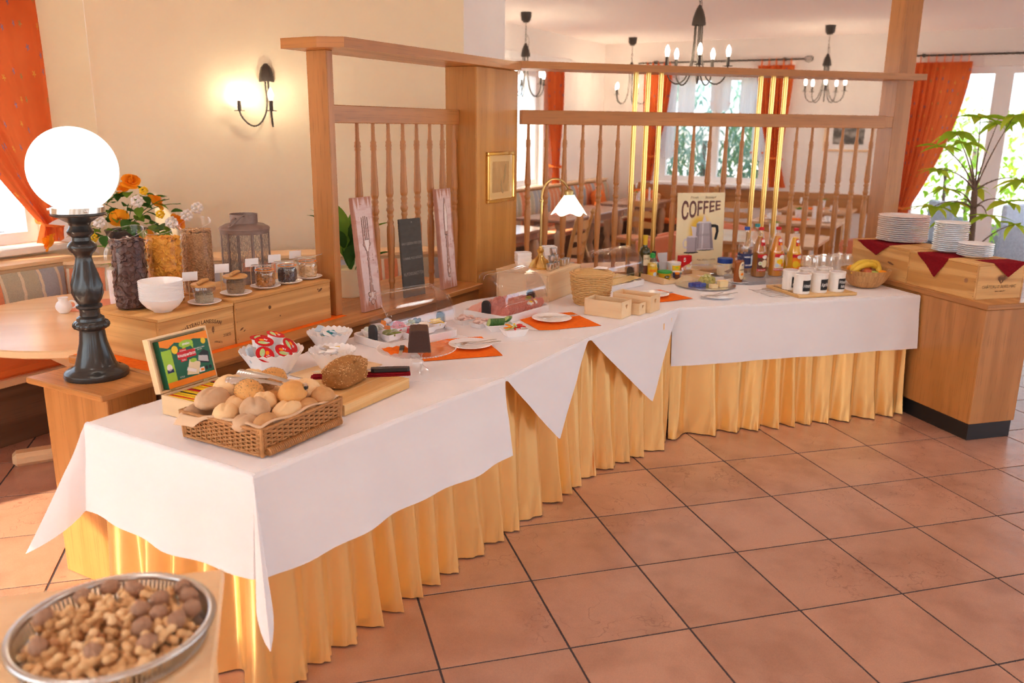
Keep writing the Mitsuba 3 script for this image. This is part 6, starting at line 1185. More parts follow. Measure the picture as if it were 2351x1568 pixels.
sprint(sg.Polygon([(-.028, .285), (.082, .285), (.102, .106), (-.036, .106)]).buffer(.002), 'pot_grey', .0048); sprint(sg.Polygon([(-.026, .285), (-.008, .285), (-.012, .106), (-.034, .106)]), 'pot_shade', .0053); sprint(sg.Polygon([(.066, .285), (.080, .285), (.100, .106), (.082, .106)]), 'pot_shade', .0053); sprint(sg.Polygon([(.014, .282), (.022, .282), (.022, .11), (.012, .11)]), 'pot_light', .0053)
sprint(union(sg.Polygon([(-.026, .287), (.080, .287), (.070, .298), (-.014, .298)]), sg.Polygon([(-.036, .106), (.102, .106), (.103, .112), (-.037, .112)])), 'pot_light', .0053); sprint(union(ell(.028, .306, .016, .008), ell(.028, .318, .010, .010), ell(.028, .331, .005, .007)), 'pot_light', .0053)
sprint(sg.Polygon([(-.030, .26), (-.072, .268), (-.066, .255), (-.056, .19), (-.034, .185)]), 'pot_light', .0046); sprint(sg.LineString([(.080, .266), (.105, .268), (.125, .262), (.130, .23), (.118, .180)]).buffer(.010), 'black', .0050)
sprint(sg.Polygon([(-.098, .195), (-.022, .195), (-.025, .094), (-.095, .094)]).buffer(.003), 'pot_grey', .0058); sprint(ell(-.06, .196, .038, .006), 'pot_light', .0063); sprint(ell(-.108, .150, .022, .034).difference(ell(-.108, .150, .013, .024)), 'pot_light', .0056); sprint(sg.Polygon([(-.036, .19), (-.024, .19), (-.027, .096), (-.037, .096)]), 'pot_shade', .0063)
part(cf, 'lettering', ply(upright(mv(text('COFFEE', .014, .0004, True), x=.03, y=.200, z=.0059)), 'pot_shade'))
# cheese dome
dm = thing('cheese_dome', 'clear cheese dome with knob on a round steel plate', 'cheese dome', M(.345, .500, TZ + .0006))
part(dm, 'plate', ply(lathe([(0, .0), (.10, .0), (.178, .004), (.186, .007), (.1855, .0085), (.175, .006), (.10, .003), (0, .003)], 56), 'steel', 40), None, 'round steel plate')
part(dm, 'dome', ply(lathe([(.160, .0075), (.160, .085), (.155, .105), (.130, .122), (.06, .130), (.012, .131), (.010, .140), (.024, .148), (.026, .153), (.0, .155)], 56), 'dome_glass', 50)); part(dm, 'dome_rim', ply(tube([(.160 * math.cos(a), .160 * math.sin(a), .0085) for a in np.arange(56) * PI / 28], .002, 6, True), 'clear_glass', True))
g = random.Random(21); mat('grape', (.46, .43, .10), .2)
for i in range(34):
    a = i * 2.4; r = .050 * math.sqrt((i % 15 + .5) / 15); solo('grape', 'green grape in the bunch under the cheese dome', 'grape', ply(blob(.0125, .0125, .0135, 2), 'grape', True), M(.375 + r * math.cos(a), .545 + r * .8 * math.sin(a), TZ + .018 + .017 * (i // 15) + .002 * g.random()), 'green grapes under the dome')
for i, (x, y, rz) in enumerate([(.240, .480, .3), (.265, .455, .3), (.295, .450, .25), (.285, .490, .2)]): solo('cheese_portion', 'blue foil cheese portion under the dome, %s' % ('leftmost', 'second from left', 'third from left', 'hindmost')[i], 'cheese', ply(bx(-.022, -.013, 0, .022, .013, .024, .003), 'blue'), M(x, y, TZ + .0050, rz))
for i, (x, y, w, h) in enumerate([(.345, .400, .045, .024), (.420, .425, .060, .040)]): solo('cheese_block', '%s block of pale yellow cheese at the front under the dome' % ('small low', 'larger')[i], 'cheese', ply(bx(-w / 2, -.02, 0, w / 2, .02, h, .003), mat('pale_cheese', (.84, .68, .36), .45)), M(x, y, TZ + .0050, .1))
# honey, mayonnaise
def ovalize(m, sy): return mv(m, s=(1, sy, 1))
k = thing('honey_bottle', 'squeeze bottle of dark honey with cream label, standing on a saucer', 'bottle', M(.600, .545, TZ + .0085, .35)); hp = [(0, 0), (.034, 0), (.039, .01), (.040, .05), (.036, .085), (.036, .105), (.040, .13), (.034, .142), (0, .142)]
part(k, 'body', ply(ovalize(lathe(hp, 32), .62), 'honey', 40)); part(k, 'cap', ply(ovalize(lathe([(0, .1425), (.030, .1425), (.032, .150), (.030, .170), (0, .172)], 28), .75), 'clear_plastic', 40))
lab = wrap(mv(extr(sa.translate(ell(0, 0, .026, .058), 0, .075), .0005), z=.0016), lambda z: np.interp(z, [.0, .01, .05, .085, .105, .13, .142], [.034, .039, .040, .036, .036, .040, .034]), .006); part(k, 'label', ply(ovalize(lab, .66), 'cream', 40))
for s, h, z, m_, sx in (('ja!', .012, .108, 'blue', 1), ('HONIG', .0085, .076, 'stain', 1)): part(k, 'lettering', ply(ovalize(wrap(mv(text(s, h, .0004, True), y=z, z=.0026), .037, .02), .68), m_))
part(k, 'print', ply(ovalize(wrap(mv(extr(ell(0, .052, .012, .009), .0004), z=.0026), .040, .006), .67), 'orange'))
k = thing('spread_jar', 'wide cream jar with blue lid beside the coffee sign', 'jar', M(.665, .835, TZ + .0012)); part(k, 'body', ply(lathe([(0, 0), (.046, 0), (.050, .006), (.050, .07), (.047, .082), (0, .082)], 34), 'cream', 40)); part(k, 'lid', ply(lathe([(0, .083), (.050, .083), (.051, .086), (.051, .112), (.049, .114), (0, .114)], 34), 'blue', 40), None, 'blue lid'); sticker(k, sg.Polygon([(-.03, .03), (.0, .045), (.04, .06), (.04, .04), (.0, .02)]), .0503, 'mayo_brown')
# slate tray with bottles
sy = solo('bottle_tray', 'grey stone-coloured tray under the water and juice bottles', 'tray', ply(extr(rrect(.47, .285, .03), .022), mat('tray_grey', (.30, .29, .31), .5), 30), M(.845, .625, TZ + .0006, .10)); SZ = TZ + .0232
def water(label, m, capm, lab=True):
    P_ = [(0, .002), (.036, .001), (.044, .010), (.046, .05), (.043, .06), (.046, .075), (.046, .165), (.043, .178), (.047, .192), (.047, .215), (.036, .255), (.018, .292), (.0135, .300), (.0135, .318)]
    k = thing('water_bottle', label, 'bottle', m); part(k, 'plastic', ply(lathe(P_, 32), 'clear_glass', 50)); part(k, 'cap', ply(lathe([(0, .312), (.017, .312), (.017, .332), (0, .333)], 20), capm, 40))
    if lab: sticker(k, sg.box(-.135, .072, .135, .165), .0465, 'navy'); words(k, 'MINERAL', .009, .140, .0465, 'white'); words(k, 'WASSER', .009, .088, .0465, 'white', sx=.9); sticker(k, sg.box(.018, .09, .036, .155), .0465, 'pale_blue', .0011)
    return k
water('clear water bottle with blue cap and navy label, leftmost on the grey tray', M(.655, .575, SZ), 'blue'); water('clear water bottle with teal cap standing behind the apple juice', M(.815, .715, SZ), 'teal')
JP = [(0, 0), (.044, 0), (.0475, .006), (.0475, .155), (.045, .172), (.016, .282), (.0145, .295)]
def jr(z): return np.interp(z, [.0, .006, .155, .172, .282, .30], [.044, .0475, .0475, .045, .016, .0145])
def juice(label, m, lm, top, name, pics):
    k = thing('juice_bottle', label, 'bottle', m); part(k, 'glass', ply(lathe(JP + [(.0145, .308)], 32), 'clear_glass', 50)); zt = top; rt = float(jr(np.array([zt]))[()]) - .002
    part(k, 'juice', ply(lathe([(0, .004), (.0425, .004), (.0455, .009), (.0455, .155), (.043, .172), (rt, zt), (0, zt)], 32), lm, 40)); part(k, 'cap', ply(lathe([(0, .302), (.0165, .302), (.017, .305), (.017, .318), (.015, .321), (0, .321)], 22), 'red', 40), None, 'red cap')
    sticker(k, sg.box(-.036, .045, .040, .148), .0477, pics[0]); sticker(k, sg.box(-.036, .128, .040, .150), .0477, 'red', .0011); sticker(k, sg.box(-.036, .040, .040, .056), .0477, 'red', .0011); sticker(k, sa.translate(ell(0, 0, .020, .012), .014, .132), .0477, 'white', .0016)
    words(k, name, .0075, .0445, .0477, 'white', .0018); 
    for q, c in pics[1]: sticker(k, sa.translate(ell(0, 0, q[2], q[3]), q[0], q[1]), .0477, c, .0016 if q[2] < .012 else .0013)
    sticker(k, sg.box(-.012, .205, .016, .250), jr, 'red', .0009); sticker(k, sa.translate(ell(0, 0, .012, .010), .003, .235), jr, 'white', .0014); sticker(k, sa.translate(ell(0, 0, .008, .008), .004, .213), jr, pics[2], .0014)
    return k
juice('tall glass bottle of brown apple juice, left of the three juices', M(.790, .625, SZ), 'juice_apple', .262, 'APFELSAFT', ('brown', [((.012, .09, .022, .026), 'cream'), ((-.018, .092, .012, .012), 'white'), ((-.018, .092, .008, .008), 'light_green')], 'dark_red'))
juice('tall glass bottle of orange-brown multivitamin juice, middle of the three juices', M(.915, .622, SZ), 'juice_multi', .262, 'MILDER MULTI', ('cream', [((.0, .10, .022, .018), 'yellow'), ((-.018, .075, .013, .013), 'pale_blue'), ((.020, .078, .012, .014), 'orange')], 'orange'))
juice('tall glass bottle of bright orange juice, right of the three juices', M(1.100, .700, SZ - .022 + .0012), 'juice_orange', .258, 'ORANGE', ('orange', [((-.012, .085, .022, .024), 'yellow'), ((.020, .080, .016, .018), 'orange'), ((.020, .080, .010, .011), 'yellow')], 'orange'))
b = bottle('carafe', 'clear glass carafe between the juice bottles', 'carafe', M(.955, .730, SZ), [(0, .002), (.036, .002), (.04, .01), (.038, .10), (.024, .17), (.022, .22), (.032, .25)], 'clear_glass')
k = thing('plant_milk_carton', 'carton of plant drink behind the juice bottles', 'carton', M(1.085, .835, TZ + .0012, -.2)); part(k, 'carton', ply(cat(bx(-.036, -.036, 0, .036, .036, .17, .002), mv(extr([(-.036, .17), (.036, .17), (.0, .205)], .06, -.03), rx=PI / 2)), 'cream')); part(k, 'lettering', ply(upright(mv(text('alpro', .018, .0005, True), y=.13, z=.0361)), 'black')); part(k, 'print', ply(upright(mv(extr(ell(0, .06, .03, .04), .0005), z=.0361)), 'mustard'))
# tumblers, upside down in two layers
tm = lathe([(.0315, 0), (.0345, .0), (.036, .008), (.034, .050), (.031, .074), (.0, .076)], 24); v = np.array(tm.vertices); a = np.arctan2(v[:, 1], v[:, 0]); v[:, :2] *= (1 + .025 * np.cos(a * 8) * ((v[:, 2] > .006) & (v[:, 2] < .07)))[:, None]
tmi = lathe([(.030, .001), (.0315, .008), (.029, .045), (.026, .064), (0, .066)], 24)
tum = ply(cat(TM(v, tm.faces), TM(tmi.vertices, np.array(tmi.faces)[:, ::-1])), 'tumbler_glass')
for l in range(2):
    for r_ in range(2):
        for i in range(5): solo('tumbler', 'faceted glass upside down, %s layer, %s row, %s from left behind the mugs' % (('lower', 'upper')[l], ('front', 'back')[r_], ('first', 'second', 'third', 'fourth', 'fifth')[i]), 'glass', tum, M(1.130 + .0765 * i, .505 + .078 * r_ + .018 * i, TZ + .0012 + .0775 * l, .3 * i), 'upside-down tumblers')
tin = ply(cat(lathe([(0, .001), (.024, .001), (.027, .006), (.028, .05)], 24), lathe([(0, .004), (.022, .004), (.0255, .050), (.028, .0505)], 24)), 'clear_glass', 40)
for i, (x, y) in enumerate([(.745, .410), (.805, .412)]): solo('shot_glass', 'small clear glass in front of the juice bottles, %s' % ('left', 'right')[i], 'glass', tin, M(x, y, TZ + .0006))
# labelled mugs on a board
mbd = thing('printed_board', 'wooden board with black print along the edge under the labelled mugs', 'board', M(.69, .018, TZ + .0012, .0)); part(mbd, 'board', ply(bx(0, 0, 0, .40, .345, .017, .002), 'bamboo', grain=0))
t_ = text('GUTEN MORGEN', .024, .0004, True); part(mbd, 'lettering', ply(mv(t_, rz=PI / 2, x=.035, y=.17, z=.0171), 'stain'))
mug = lathe([(0, 0), (.044, 0), (.047, .004), (.047, .100), (.0455, .103), (.0455, .108), (.0495, .110), (.0495, .117), (.047, .119), (.042, .118), (.042, .012), (0, .010)], 40); mugp = ply(mug, mat('enamel', (.84, .81, .76), .3), 40)
for i, (x, y, rz, s, w) in enumerate([(.745, .078, .25, ['Himbeer'], 'front left'), (.872, .090, .30, ['Aprikose'], 'front middle'), (.995, .092, .30, ['Pflaumen', 'Mus'], 'front right'), (.752, .205, .30, ['Mehr', 'Frucht'], 'rear left'), (.880, .230, .2, [], 'rear middle'), (1.005, .232, .2, [], 'rear right')]):
    k = thing('jam_mug', ('white mug with chalk label %s, %s on the printed board' % (' '.join(s), w)) if s else 'plain white mug, %s on the printed board' % w, 'mug', M(x, y, TZ + .0186, rz)); part(k, 'mug', mugp); part(k, 'filling', ply(lathe([(0, .095), (.0418, .095), (.0418, .0952), (0, .097)], 24), 'dark_red', 40))
    if s:
        sticker(k, sg.box(-.034, .018, .040, .082), .0472, 'black', .0004, 'black chalkboard label', n='chalk_label')
        for q, t__ in enumerate(s):
            m_ = italic(text(t__, .0175 if len(s) > 1 else .020, .0004), .15); vv = np.array(m_.vertices); w_ = np.ptp(vv[:, 0]); vv[:, 0] *= min(1, .068 / w_); part(k, 'lettering', ply(wrap(mv(TM(vv, m_.faces), x=.004, y=(.052 if q == 0 else .026) if len(s) > 1 else .040, z=.0009), .0472, .02), 'white'))
for i in range(6): solo('teaspoon', 'steel teaspoon on the cloth left of the printed board, %s from the back' % ('first', 'second', 'third', 'fourth', 'fifth', 'sixth')[i], 'spoon', tea, M(.597 + .0006 * i, .292 - .046 * i, TZ + .0010, .32 - .02 * i, 0, 0, 1.25), 'teaspoons beside the board')
# fruit bowl
fb = thing('fruit_bowl', 'striped bamboo bowl of fruit at the right end of the table', 'bowl', M(1.325, .255, TZ + .0012))
wood('bamboo_end', (.62, .36, .13), (.50, .26, .08), (.34, .16, .05), .35, along=60, across=60)
fbm_ = lathe([(0, 0), (.06, 0), (.085, .008), (.125, .05), (.148, .105), (.151, .113), (.147, .114), (.138, .098), (.115, .052), (.075, .018), (0, .012)], 60); v = np.array(fbm_.vertices)
mat('bowl_bamboo', proc(lambda p, n, uv: mix((.60, .35, .14), (.43, .21, .07), cell_rand(dr.floor((dr.atan2(p.y - .255, p.x - 1.325)) * 16 + 2 * dr.floor(p.z * 26)), dr.floor(p.z * 26), 3)) * (.9 + .2 * noise(p.x * 200, p.y * 200, p.z * 60))), .3)
part(fb, 'bowl', ply(fbm_, 'bowl_bamboo', 50))
mat('banana', nutcol((.82, .56, .06), (.74, .47, .045), 30), .4); mat('apple_red', nutcol((.45, .03, .03), (.66, .25, .08), 25), .25); mat('apple_green', nutcol((.50, .55, .14), (.42, .48, .10), 30), .25); mat('orange_peel', nutcol((.86, .33, .01), (.80, .27, .01), 80), .35)
def banana(l=.10, R=.11, up=1):
    a = np.linspace(-.85, .85, 22); p = np.array([(R * math.sin(x), 0, up * (R * math.cos(x) - R)) for x in a]); r = np.interp(a, [-.85, -.78, -.6, 0, .6, .74, .80, .85], [.003, .007, .0155, .0175, .015, .007, .0055, .005]); return tube(p, r, 6)
for i, (x, y, z, rz, rx, ry) in enumerate([(-.04, -.045, .150, .12, .35, -.10), (-.03, -.015, .158, .05, .1, -.06), (.085, .02, .140, 1.25, .2, -.2)]): solo('banana', 'yellow banana across the bamboo bowl, %s' % ('front', 'middle', 'at right standing on end')[i], 'banana', ply(banana(), 'banana', True), M(1.325 + x, .255 + y, TZ + z, rz, rx, ry, 1.25))
for i, (x, y, z, r, m_, l_, c) in enumerate([(-.035, -.055, .095, .034, 'apple_red', 'red apple in the front of the bamboo bowl', 'apple'), (-.005, -.088, .085, .033, 'apple_green', 'green apple at the front rim of the bamboo bowl', 'apple'), (.055, -.085, .088, .031, 'orange_peel', 'orange at the front rim of the bamboo bowl', 'orange'), (-.095, -.03, .090, .029, 'yellow', 'yellow lemon at the left rim of the bamboo bowl', 'lemon'), (-.085, .03, .110, .030, 'orange_peel', 'orange at the left back of the bamboo bowl', 'orange'), (.04, .05, .095, .034, 'apple_red', 'red apple at the back of the bamboo bowl', 'apple'), (-.02, .085, .085, .032, 'apple_green', 'green apple at the back of the bamboo bowl', 'apple'), (.0, .0, .06, .034, 'apple_green', 'green apple buried in the bamboo bowl', 'apple')]):
    m__ = lathe([(0, -r * .85), (r * .45, -r * .92), (r * .9, -r * .45), (r, .1 * r), (r * .85, r * .62), (r * .45, r * .88), (r * .12, r * .78), (0, r * .7)], 24); solo({'apple': 'apple', 'orange': 'orange', 'lemon': 'lemon'}[c], l_, c, ply(m__ if c == 'apple' else blob(r, r, r * .95, 3), m_, True), M(1.325 + x, .255 + y, TZ + z, .3 * i, .3, .2))
# crates, plates and red napkins on the counter cabinet
mat('knot_tone', (.34, .15, .06), .6)
kA = crate('far pine wine crate on the counter cabinet, under the tallest and widest plate stack', .535, .335, .208, M(1.515, .650, .8004, -PI / 2), seed=25)
kB = crate('near pine wine crate on the counter cabinet, printed CHÂTEAU D\'AURILHAC', .530, .335, .204, M(1.515, .112, .8004, -PI / 2), seed=27)
def on_end(parent, mesh, m, dz, x=0, label=None, n='lettering'):      # the near end board of crate B faces the guests
    return part(parent, n, ply(mv(mv(mesh, rz=0), x=0), m), M(.5312, .165 + x, dz, PI / 2), label)
on_end(kB, upright(text("CHÂTEAU D'AURILHAC", .0165, .0005, False, True, .92)), 'stain', .062); on_end(kB, upright(text('HAUT-MEDOC', .0075, .0005)), 'stain', .040, .01); on_end(kB, upright(extr(union(sg.Polygon([(-.016, .03), (.016, .03), (.014, .005), (0, -.008), (-.014, .005)]).difference(sg.Polygon([(-.007, .008), (0, .016), (.007, .008), (0, .0)])), ell(-.018, .022, .006, .012), ell(.018, .022, .006, .012)), .0005)), 'stain', .094, .01, 'printed coat of arms', 'emblem')
part(kB, 'knot', ply(mv(lathe([(0, 0), (.018, 0), (.012, .0008), (0, .001)], 20), rx=PI / 2), 'knot_tone', 40), M(.46, .0006, .10), 'large brown knot')
part(kA, 'scar', ply(upright(extr(sa.rotate(ell(0, 0, .03, .006), -12), .0006)), 'stain'), M(.38, .0002, .10))
def plates(n, R, x, y, z, dz, label, grp):
    s = plate_s(R)
    for i in range(n): solo('dinner_plate' if R > .12 else 'dessert_plate', '%s plate of the %s, counted from below' % (('1st 2nd 3rd 4th 5th 6th 7th 8th 9th 10th 11th 12th 13th 14th 15th 16th').split()[i], label), 'plate', s, M(x + .0015 * math.sin(i * 2.1), y + .0015 * math.cos(i * 1.7), z + dz * i), grp)
ZA, ZB = .8004 + .208 + .0034, .8004 + .204 + .0034
plates(13, .157, 1.735, .455, ZA, .0130, 'wide stack on the far crate', 'large plates'); plates(15, .098, 1.700, .005, ZB, .0118, 'tall narrow stack on the near crate', 'small plates, tall stack'); plates(7, .096, 1.690, -.205, ZB, .0110, 'low narrow stack on the near crate', 'small plates, low stack')
def hanging_napkin(label, pts_top, tip, z):
    (x0, y0), (x1, y1) = pts_top; cxx = 1.512
    v = [[1.80, (y0 + y1) / 2 + .10, z], [cxx, y0, z], [cxx, y1, z], [1.80, (y0 + y1) / 2 - .10, z], [tip[0], tip[1], tip[2]], [cxx - .004, y0, z - .004], [cxx - .004, y1, z - .004]]
    f = [[0, 1, 2], [0, 2, 3], [1, 5, 6], [1, 6, 2], [5, 4, 6]]; m = TM(v, f)
    for _ in range(3): m = m.subdivide()
    v = np.array(m.vertices); v[:, 0] -= .004 * np.sin(v[:, 1] * 40) * (v[:, 2] < z - .01); v[:, 2] += .0 ; return solo('cloth_napkin', label, 'napkin', ply(TM(v, m.faces), 'napkin_red', 30))
hanging_napkin('dark red cloth napkin under the widest plate stack, its point hanging down', ((0, .600), (0, .295)), (1.506, .405, ZA - .080), ZA - .0022); hanging_napkin('dark red cloth napkin under the tall narrow plate stack, with the longest hanging point', ((0, .045), (0, -.205)), (1.506, -.120, ZB - .130), ZB - .0022)
m = TM([[1.60, -.30, ZB - .0018], [1.835, -.30, ZB - .0018], [1.84, -.4225, ZB - .0018], [1.62, -.4225, ZB - .0018], [1.62, -.4245, ZB - .006], [1.84, -.4245, ZB - .006], [1.725, -.428, ZB - .085]], [[0, 2, 1], [0, 3, 2], [3, 4, 5], [3, 5, 2], [4, 6, 5]])
for _ in range(2): m = m.subdivide()
solo('cloth_napkin', 'dark red cloth napkin hanging over the printed end of the near crate', 'napkin', ply(m, 'napkin_red', 30))
# ------------------------------------------------------------------ the back room
def chandelier(label, x, y, rot, zc=ZC):
    k = thing('chandelier', label, 'chandelier', M(x, y, 0, rot))
    part(k, 'canopy', ply(lathe([(0, zc - .105), (.028, zc - .102), (.052, zc - .075), (.058, zc - .03), (.058, zc - .001), (0, zc - .001)], 24), 'iron', 40))
    part(k, 'rod', ply(tube([(0, 0, 2.66), (0, 0, zc - .10)], .004, 6), 'iron', True))
    part(k, 'chain', ply(cat([tube([(.008 * math.cos(a) * (i % 2), .008 * math.cos(a) * (1 - i % 2), 2.655 - .022 * i + .016 * math.sin(a)) for a in np.arange(10) * PI / 5], .0022, 4, True) for i in range(4)]), 'iron', True))
    part(k, 'cable', ply(tube(smooth_path([(0, 0, 2.67), (.035, .01, 2.64), (.045, .01, 2.58), (.02, 0, 2.53), (0, 0, 2.55)], 14), .0022, 5), 'iron', True))
    part(k, 'cap', ply(lathe([(.050, 2.44), (.050, 2.452), (.044, 2.49), (.03, 2.535), (.010, 2.575), (0, 2.58)], 24), 'iron', 40))
    for i in range(5):
        a = i * 2 * PI / 5; c, s = math.cos(a), math.sin(a)
        p = [(.028, 2.445), (.030, 2.30), (.050, 2.15), (.095, 2.055), (.150, 2.03), (.200, 2.06), (.225, 2.12), (.228, 2.155)]
        candle_arm(k, [(r * c, r * s, z) for r, z in p], (.228 * c, .228 * s, 2.155), BULB)
    return k
chandelier('iron five-arm chandelier with lit candle bulbs, largest in view, behind the brass rods', .80, 1.68, .55)
chandelier('iron chandelier hanging by the bright left window of the back room', .445, 4.88, .2); chandelier('iron chandelier hanging farthest back, near the corner of the back room', 2.52, 6.83, .9); chandelier('iron chandelier in front of the white wall beside the tall corner post', 4.07, 4.73, .35)

def curtain_v(label, v0, v1, w0, w1, b0, b1, zt, zw, zb, seed, tabs, n=7):
    # (along, out, up) -> along v, out towards the room
    fr = M(0, 0, 0); f = MU(UF - .10, 0, 0, PI / 2)
    return curtain(label, f, (v0, v1, w0, w1, b0, b1, zt, zw, zb), seed=seed, tabs=tabs, n=n, tie=(min(w0, w1) - .01, max(w0, w1) + .01, zw), depth=.030)
curtain_v('orange curtain gathered at the left side of the far window', 3.10, 2.69, 3.04, 2.88, 3.06, 2.92, 2.53, 1.30, .97, 3, 5); curtain_v('orange curtain gathered at the right side of the far window', 1.04, 1.51, 1.12, 1.28, 1.02, 1.24, 2.53, 1.32, .95, 5, 5); curtain_v('orange curtain drawn to the side of the glass doors', -.40, -1.01, -.385, -.52, -.39, -.50, 2.52, .75, .08, 7, 7, 9)
for lab, a, b in (('dark curtain rod with wire ball finial above the far window', .93, 3.20), ('dark curtain rod above the glass doors', -3.1, -.22)):
    k = thing('curtain_rod', lab, 'curtain rod', MU()); part(k, 'rod', ply(tube([(UF - .10, a, 2.60), (UF - .10, b, 2.60)], .012, 8), 'iron', 40))
    for v_ in (a + .25, b - .25): part(k, 'bracket', ply(bx(UF - .11, v_ - .012, 2.585, UF - .001, v_ + .012, 2.625, .003), 'iron'))
    if a > 0:
        for i in range(5): part(k, 'finial_wire', ply(tube([(UF - .10 + .04 * math.sin(q) * math.cos(i * PI / 2.5), a - .06 - .055 * math.cos(q), 2.60 + .04 * math.sin(q) * math.sin(i * PI / 2.5)) for q in np.linspace(0, PI, 10)], .004, 5), 'iron', True))
curtain('orange curtain at the bright left window of the back room', MU(0, VL - .09, 0), (5.36, 5.80, 5.55, 5.72, 5.54, 5.74, 2.48, 1.2, .97), seed=9, n=5, parts=True, tie=(5.53, 5.74, 1.2), depth=.03)
for i, (v0, w, zt, zb) in enumerate([(2.74, .20, 2.40, 1.30), (2.50, .25, 2.42, 1.80), (2.02, .28, 2.42, 1.95), (1.62, .26, 2.42, 1.82), (1.47, .16, 2.10, 1.30)]):
    k = thing('sheer_panel', 'white sheer panel with scalloped hem in the far window, %s from left' % ('first', 'second', 'third', 'fourth', 'fifth')[i], 'curtain', MU(UF + .02, v0, 0, PI / 2))
    part(k, 'cloth', ply(gridv(lambda s, t: ((s - .5) * w * -1, .010 * np.sin(s * 14 + i), zt + (zb - zt) * t - t * .03 * np.abs(np.sin(s * PI * 3)) + .05 * t * (2 * s - 1) ** 2), 30, 14), 'sheer_cloth', True))
    for s in (-1, 1): part(k, 'bow', ply(blob(.016, .010, .018, 1, .2, 1), 'orange_cloth'), M(s * w * .46, -.015, zb + .10))
pc = thing('framed_picture', 'framed dark landscape print on the far wall beside the post', 'picture', MU(UF - .02, .30, 1.445, PI / 2 + PI))
part(pc, 'frame', ply(upright(mv(extr(sg.box(-.30, 0, .30, .44).difference(sg.box(-.275, .025, .275, .415)), .018), z=-.018)), 'maple')); part(pc, 'mount_board', ply(bx(-.276, .004, .024, .276, .016, .416, 0), 'paper_white')); part(pc, 'print', ply(bx(-.19, .002, .09, .19, .0038, .35, 0), mat('print_grey', proc(lambda p, n, uv: mix((.10, .095, .09), (.42, .40, .38), smoothstep(.35, .7, fbm(p.x * 9, p.y * 9, p.z * 12, octaves=4)))), .7)))
# benches and tables
bb = thing('wall_bench', 'striped upholstered bench along the window wall of the back room', 'bench', MU())
part(bb, 'back_pad', flat_ply(gridv(lambda s, t: (1.55 + 5.6 * s, 3.58 - .05 * np.sin(PI * t) ** .5, .46 + .48 * t), 90, 10), 'stripe_cloth')); part(bb, 'back_frame', ply(bx(1.5, 3.60, 0, 7.2, 3.64, .96, .003), 'oak', grain=0)); part(bb, 'seat', ply(bx(1.5, 3.15, .40, 7.2, 3.58, .46, .012), 'stripe_cloth')); part(bb, 'base', ply(bx(1.5, 3.22, 0, 7.2, 3.25, .40, .002), 'dark_wood', grain=0)); part(bb, 'shelf', ply(bx(1.5, 3.58, .961, 7.2, 3.74, .985, .003), 'maple', grain=0))
b2_ = thing('wall_bench', 'orange cushioned bench against the far wall beside the window', 'bench', MU()); part(b2_, 'back', ply(bx(7.20, 1.9, 0, 7.24, 3.10, .95, .003), 'oak', grain=1)); part(b2_, 'seat', ply(bx(6.95, 1.9, .40, 7.19, 3.08, .46, .012), 'orange_cloth')); part(b2_, 'base', ply(bx(7.0, 1.95, 0, 7.03, 3.05, .40, .002), 'dark_wood', grain=1))
def cushion(label, m, c='orange_cloth'):
    q = trimesh.creation.icosphere(subdivisions=3); v = np.array(q.vertices); v = np.sign(v) * np.abs(v) ** np.array([.5, 1, .5]) * [.20, .075, .20]; return solo('cushion', label, 'cushion', ply(TM(v, q.faces), c, True), m)
cushion('red-orange cushion on the striped bench behind the near brown table', MU(3.75, 3.42, .665, 0, -.25)); cushion('orange cushion in the bench corner, left of two side by side', MU(6.55, 3.42, .665, .1, -.25)); cushion('red-orange patterned cushion in the bench corner, right of two side by side', MU(7.08, 2.95, .665, 1.4, -.2))
TL = lathe([(0, 0), (.045, 0), (.05, .03), (.035, .06), (.055, .12), (.062, .18), (.04, .26), (.035, .30), (.055, .34), (.048, .40), (.060, .50), (.062, .58), (.04, .63), (.055, .66), (.055, .70), (0, .70)], 20)
def dark_table(label, u0, u1, v0, v1):
    k = thing('dining_table', label, 'table', MU()); part(k, 'tabletop', ply(bx(u0, v0, .715, u1, v1, .745, .006), 'table_top_brown', grain=0)); part(k, 'apron', ply(cat(bx(u0 + .06, v0 + .06, .64, u1 - .06, v0 + .08, .715, .002), bx(u0 + .06, v1 - .08, .64, u1 - .06, v1 - .06, .715, .002), bx(u1 - .08, v0 + .08, .64, u1 - .06, v1 - .08, .715, .002)), 'table_top_brown', grain=0))
    for u in (u0 + .12, u1 - .12):
        for v_ in (v0 + .11, v1 - .11): part(k, 'leg', ply(TL, 'table_wood', 40), M(u, v_, 0))
    return k
dark_table('brown table nearest the pillar in the back room, by the window bench', 1.60, 2.95, 2.40, 3.12); dark_table('long brown table in the middle of the window bench', 3.55, 5.45, 2.52, 3.12); dark_table('brown table in the far bench corner of the back room', 5.78, 6.92, 2.48, 3.12)
def light_table(label, u0, u1, v0, v1, z=.735):
    k = thing('dining_table', label, 'table', MU()); part(k, 'tabletop', ply(bx(u0, v0, z - .03, u1, v1, z, .004), 'table_wood', grain=1)); part(k, 'apron', ply(cat(bx(u0 + .05, v0 + .05, z - .11, u0 + .07, v1 - .05, z - .03, .002), bx(u1 - .07, v0 + .05, z - .11, u1 - .05, v1 - .05, z - .03, .002)), 'beech', grain=1))
    for u in (u0 + .05, u1 - .10):
        for v_ in (v0 + .05, v1 - .10): part(k, 'leg', ply(bx(u, v_, 0, u + .055, v_ + .055, z - .031, .003), 'beech', grain=2))
    return k
light_table('pale wooden table just behind the coffee sign and juices', 3.02, 3.92, -.12, .92); light_table('pale wooden table laid with cups behind the right spindles', 4.85, 5.72, -.02, .90); light_table('pale wooden table against the panelled far wall', 6.20, 6.98, .05, .88, .75)
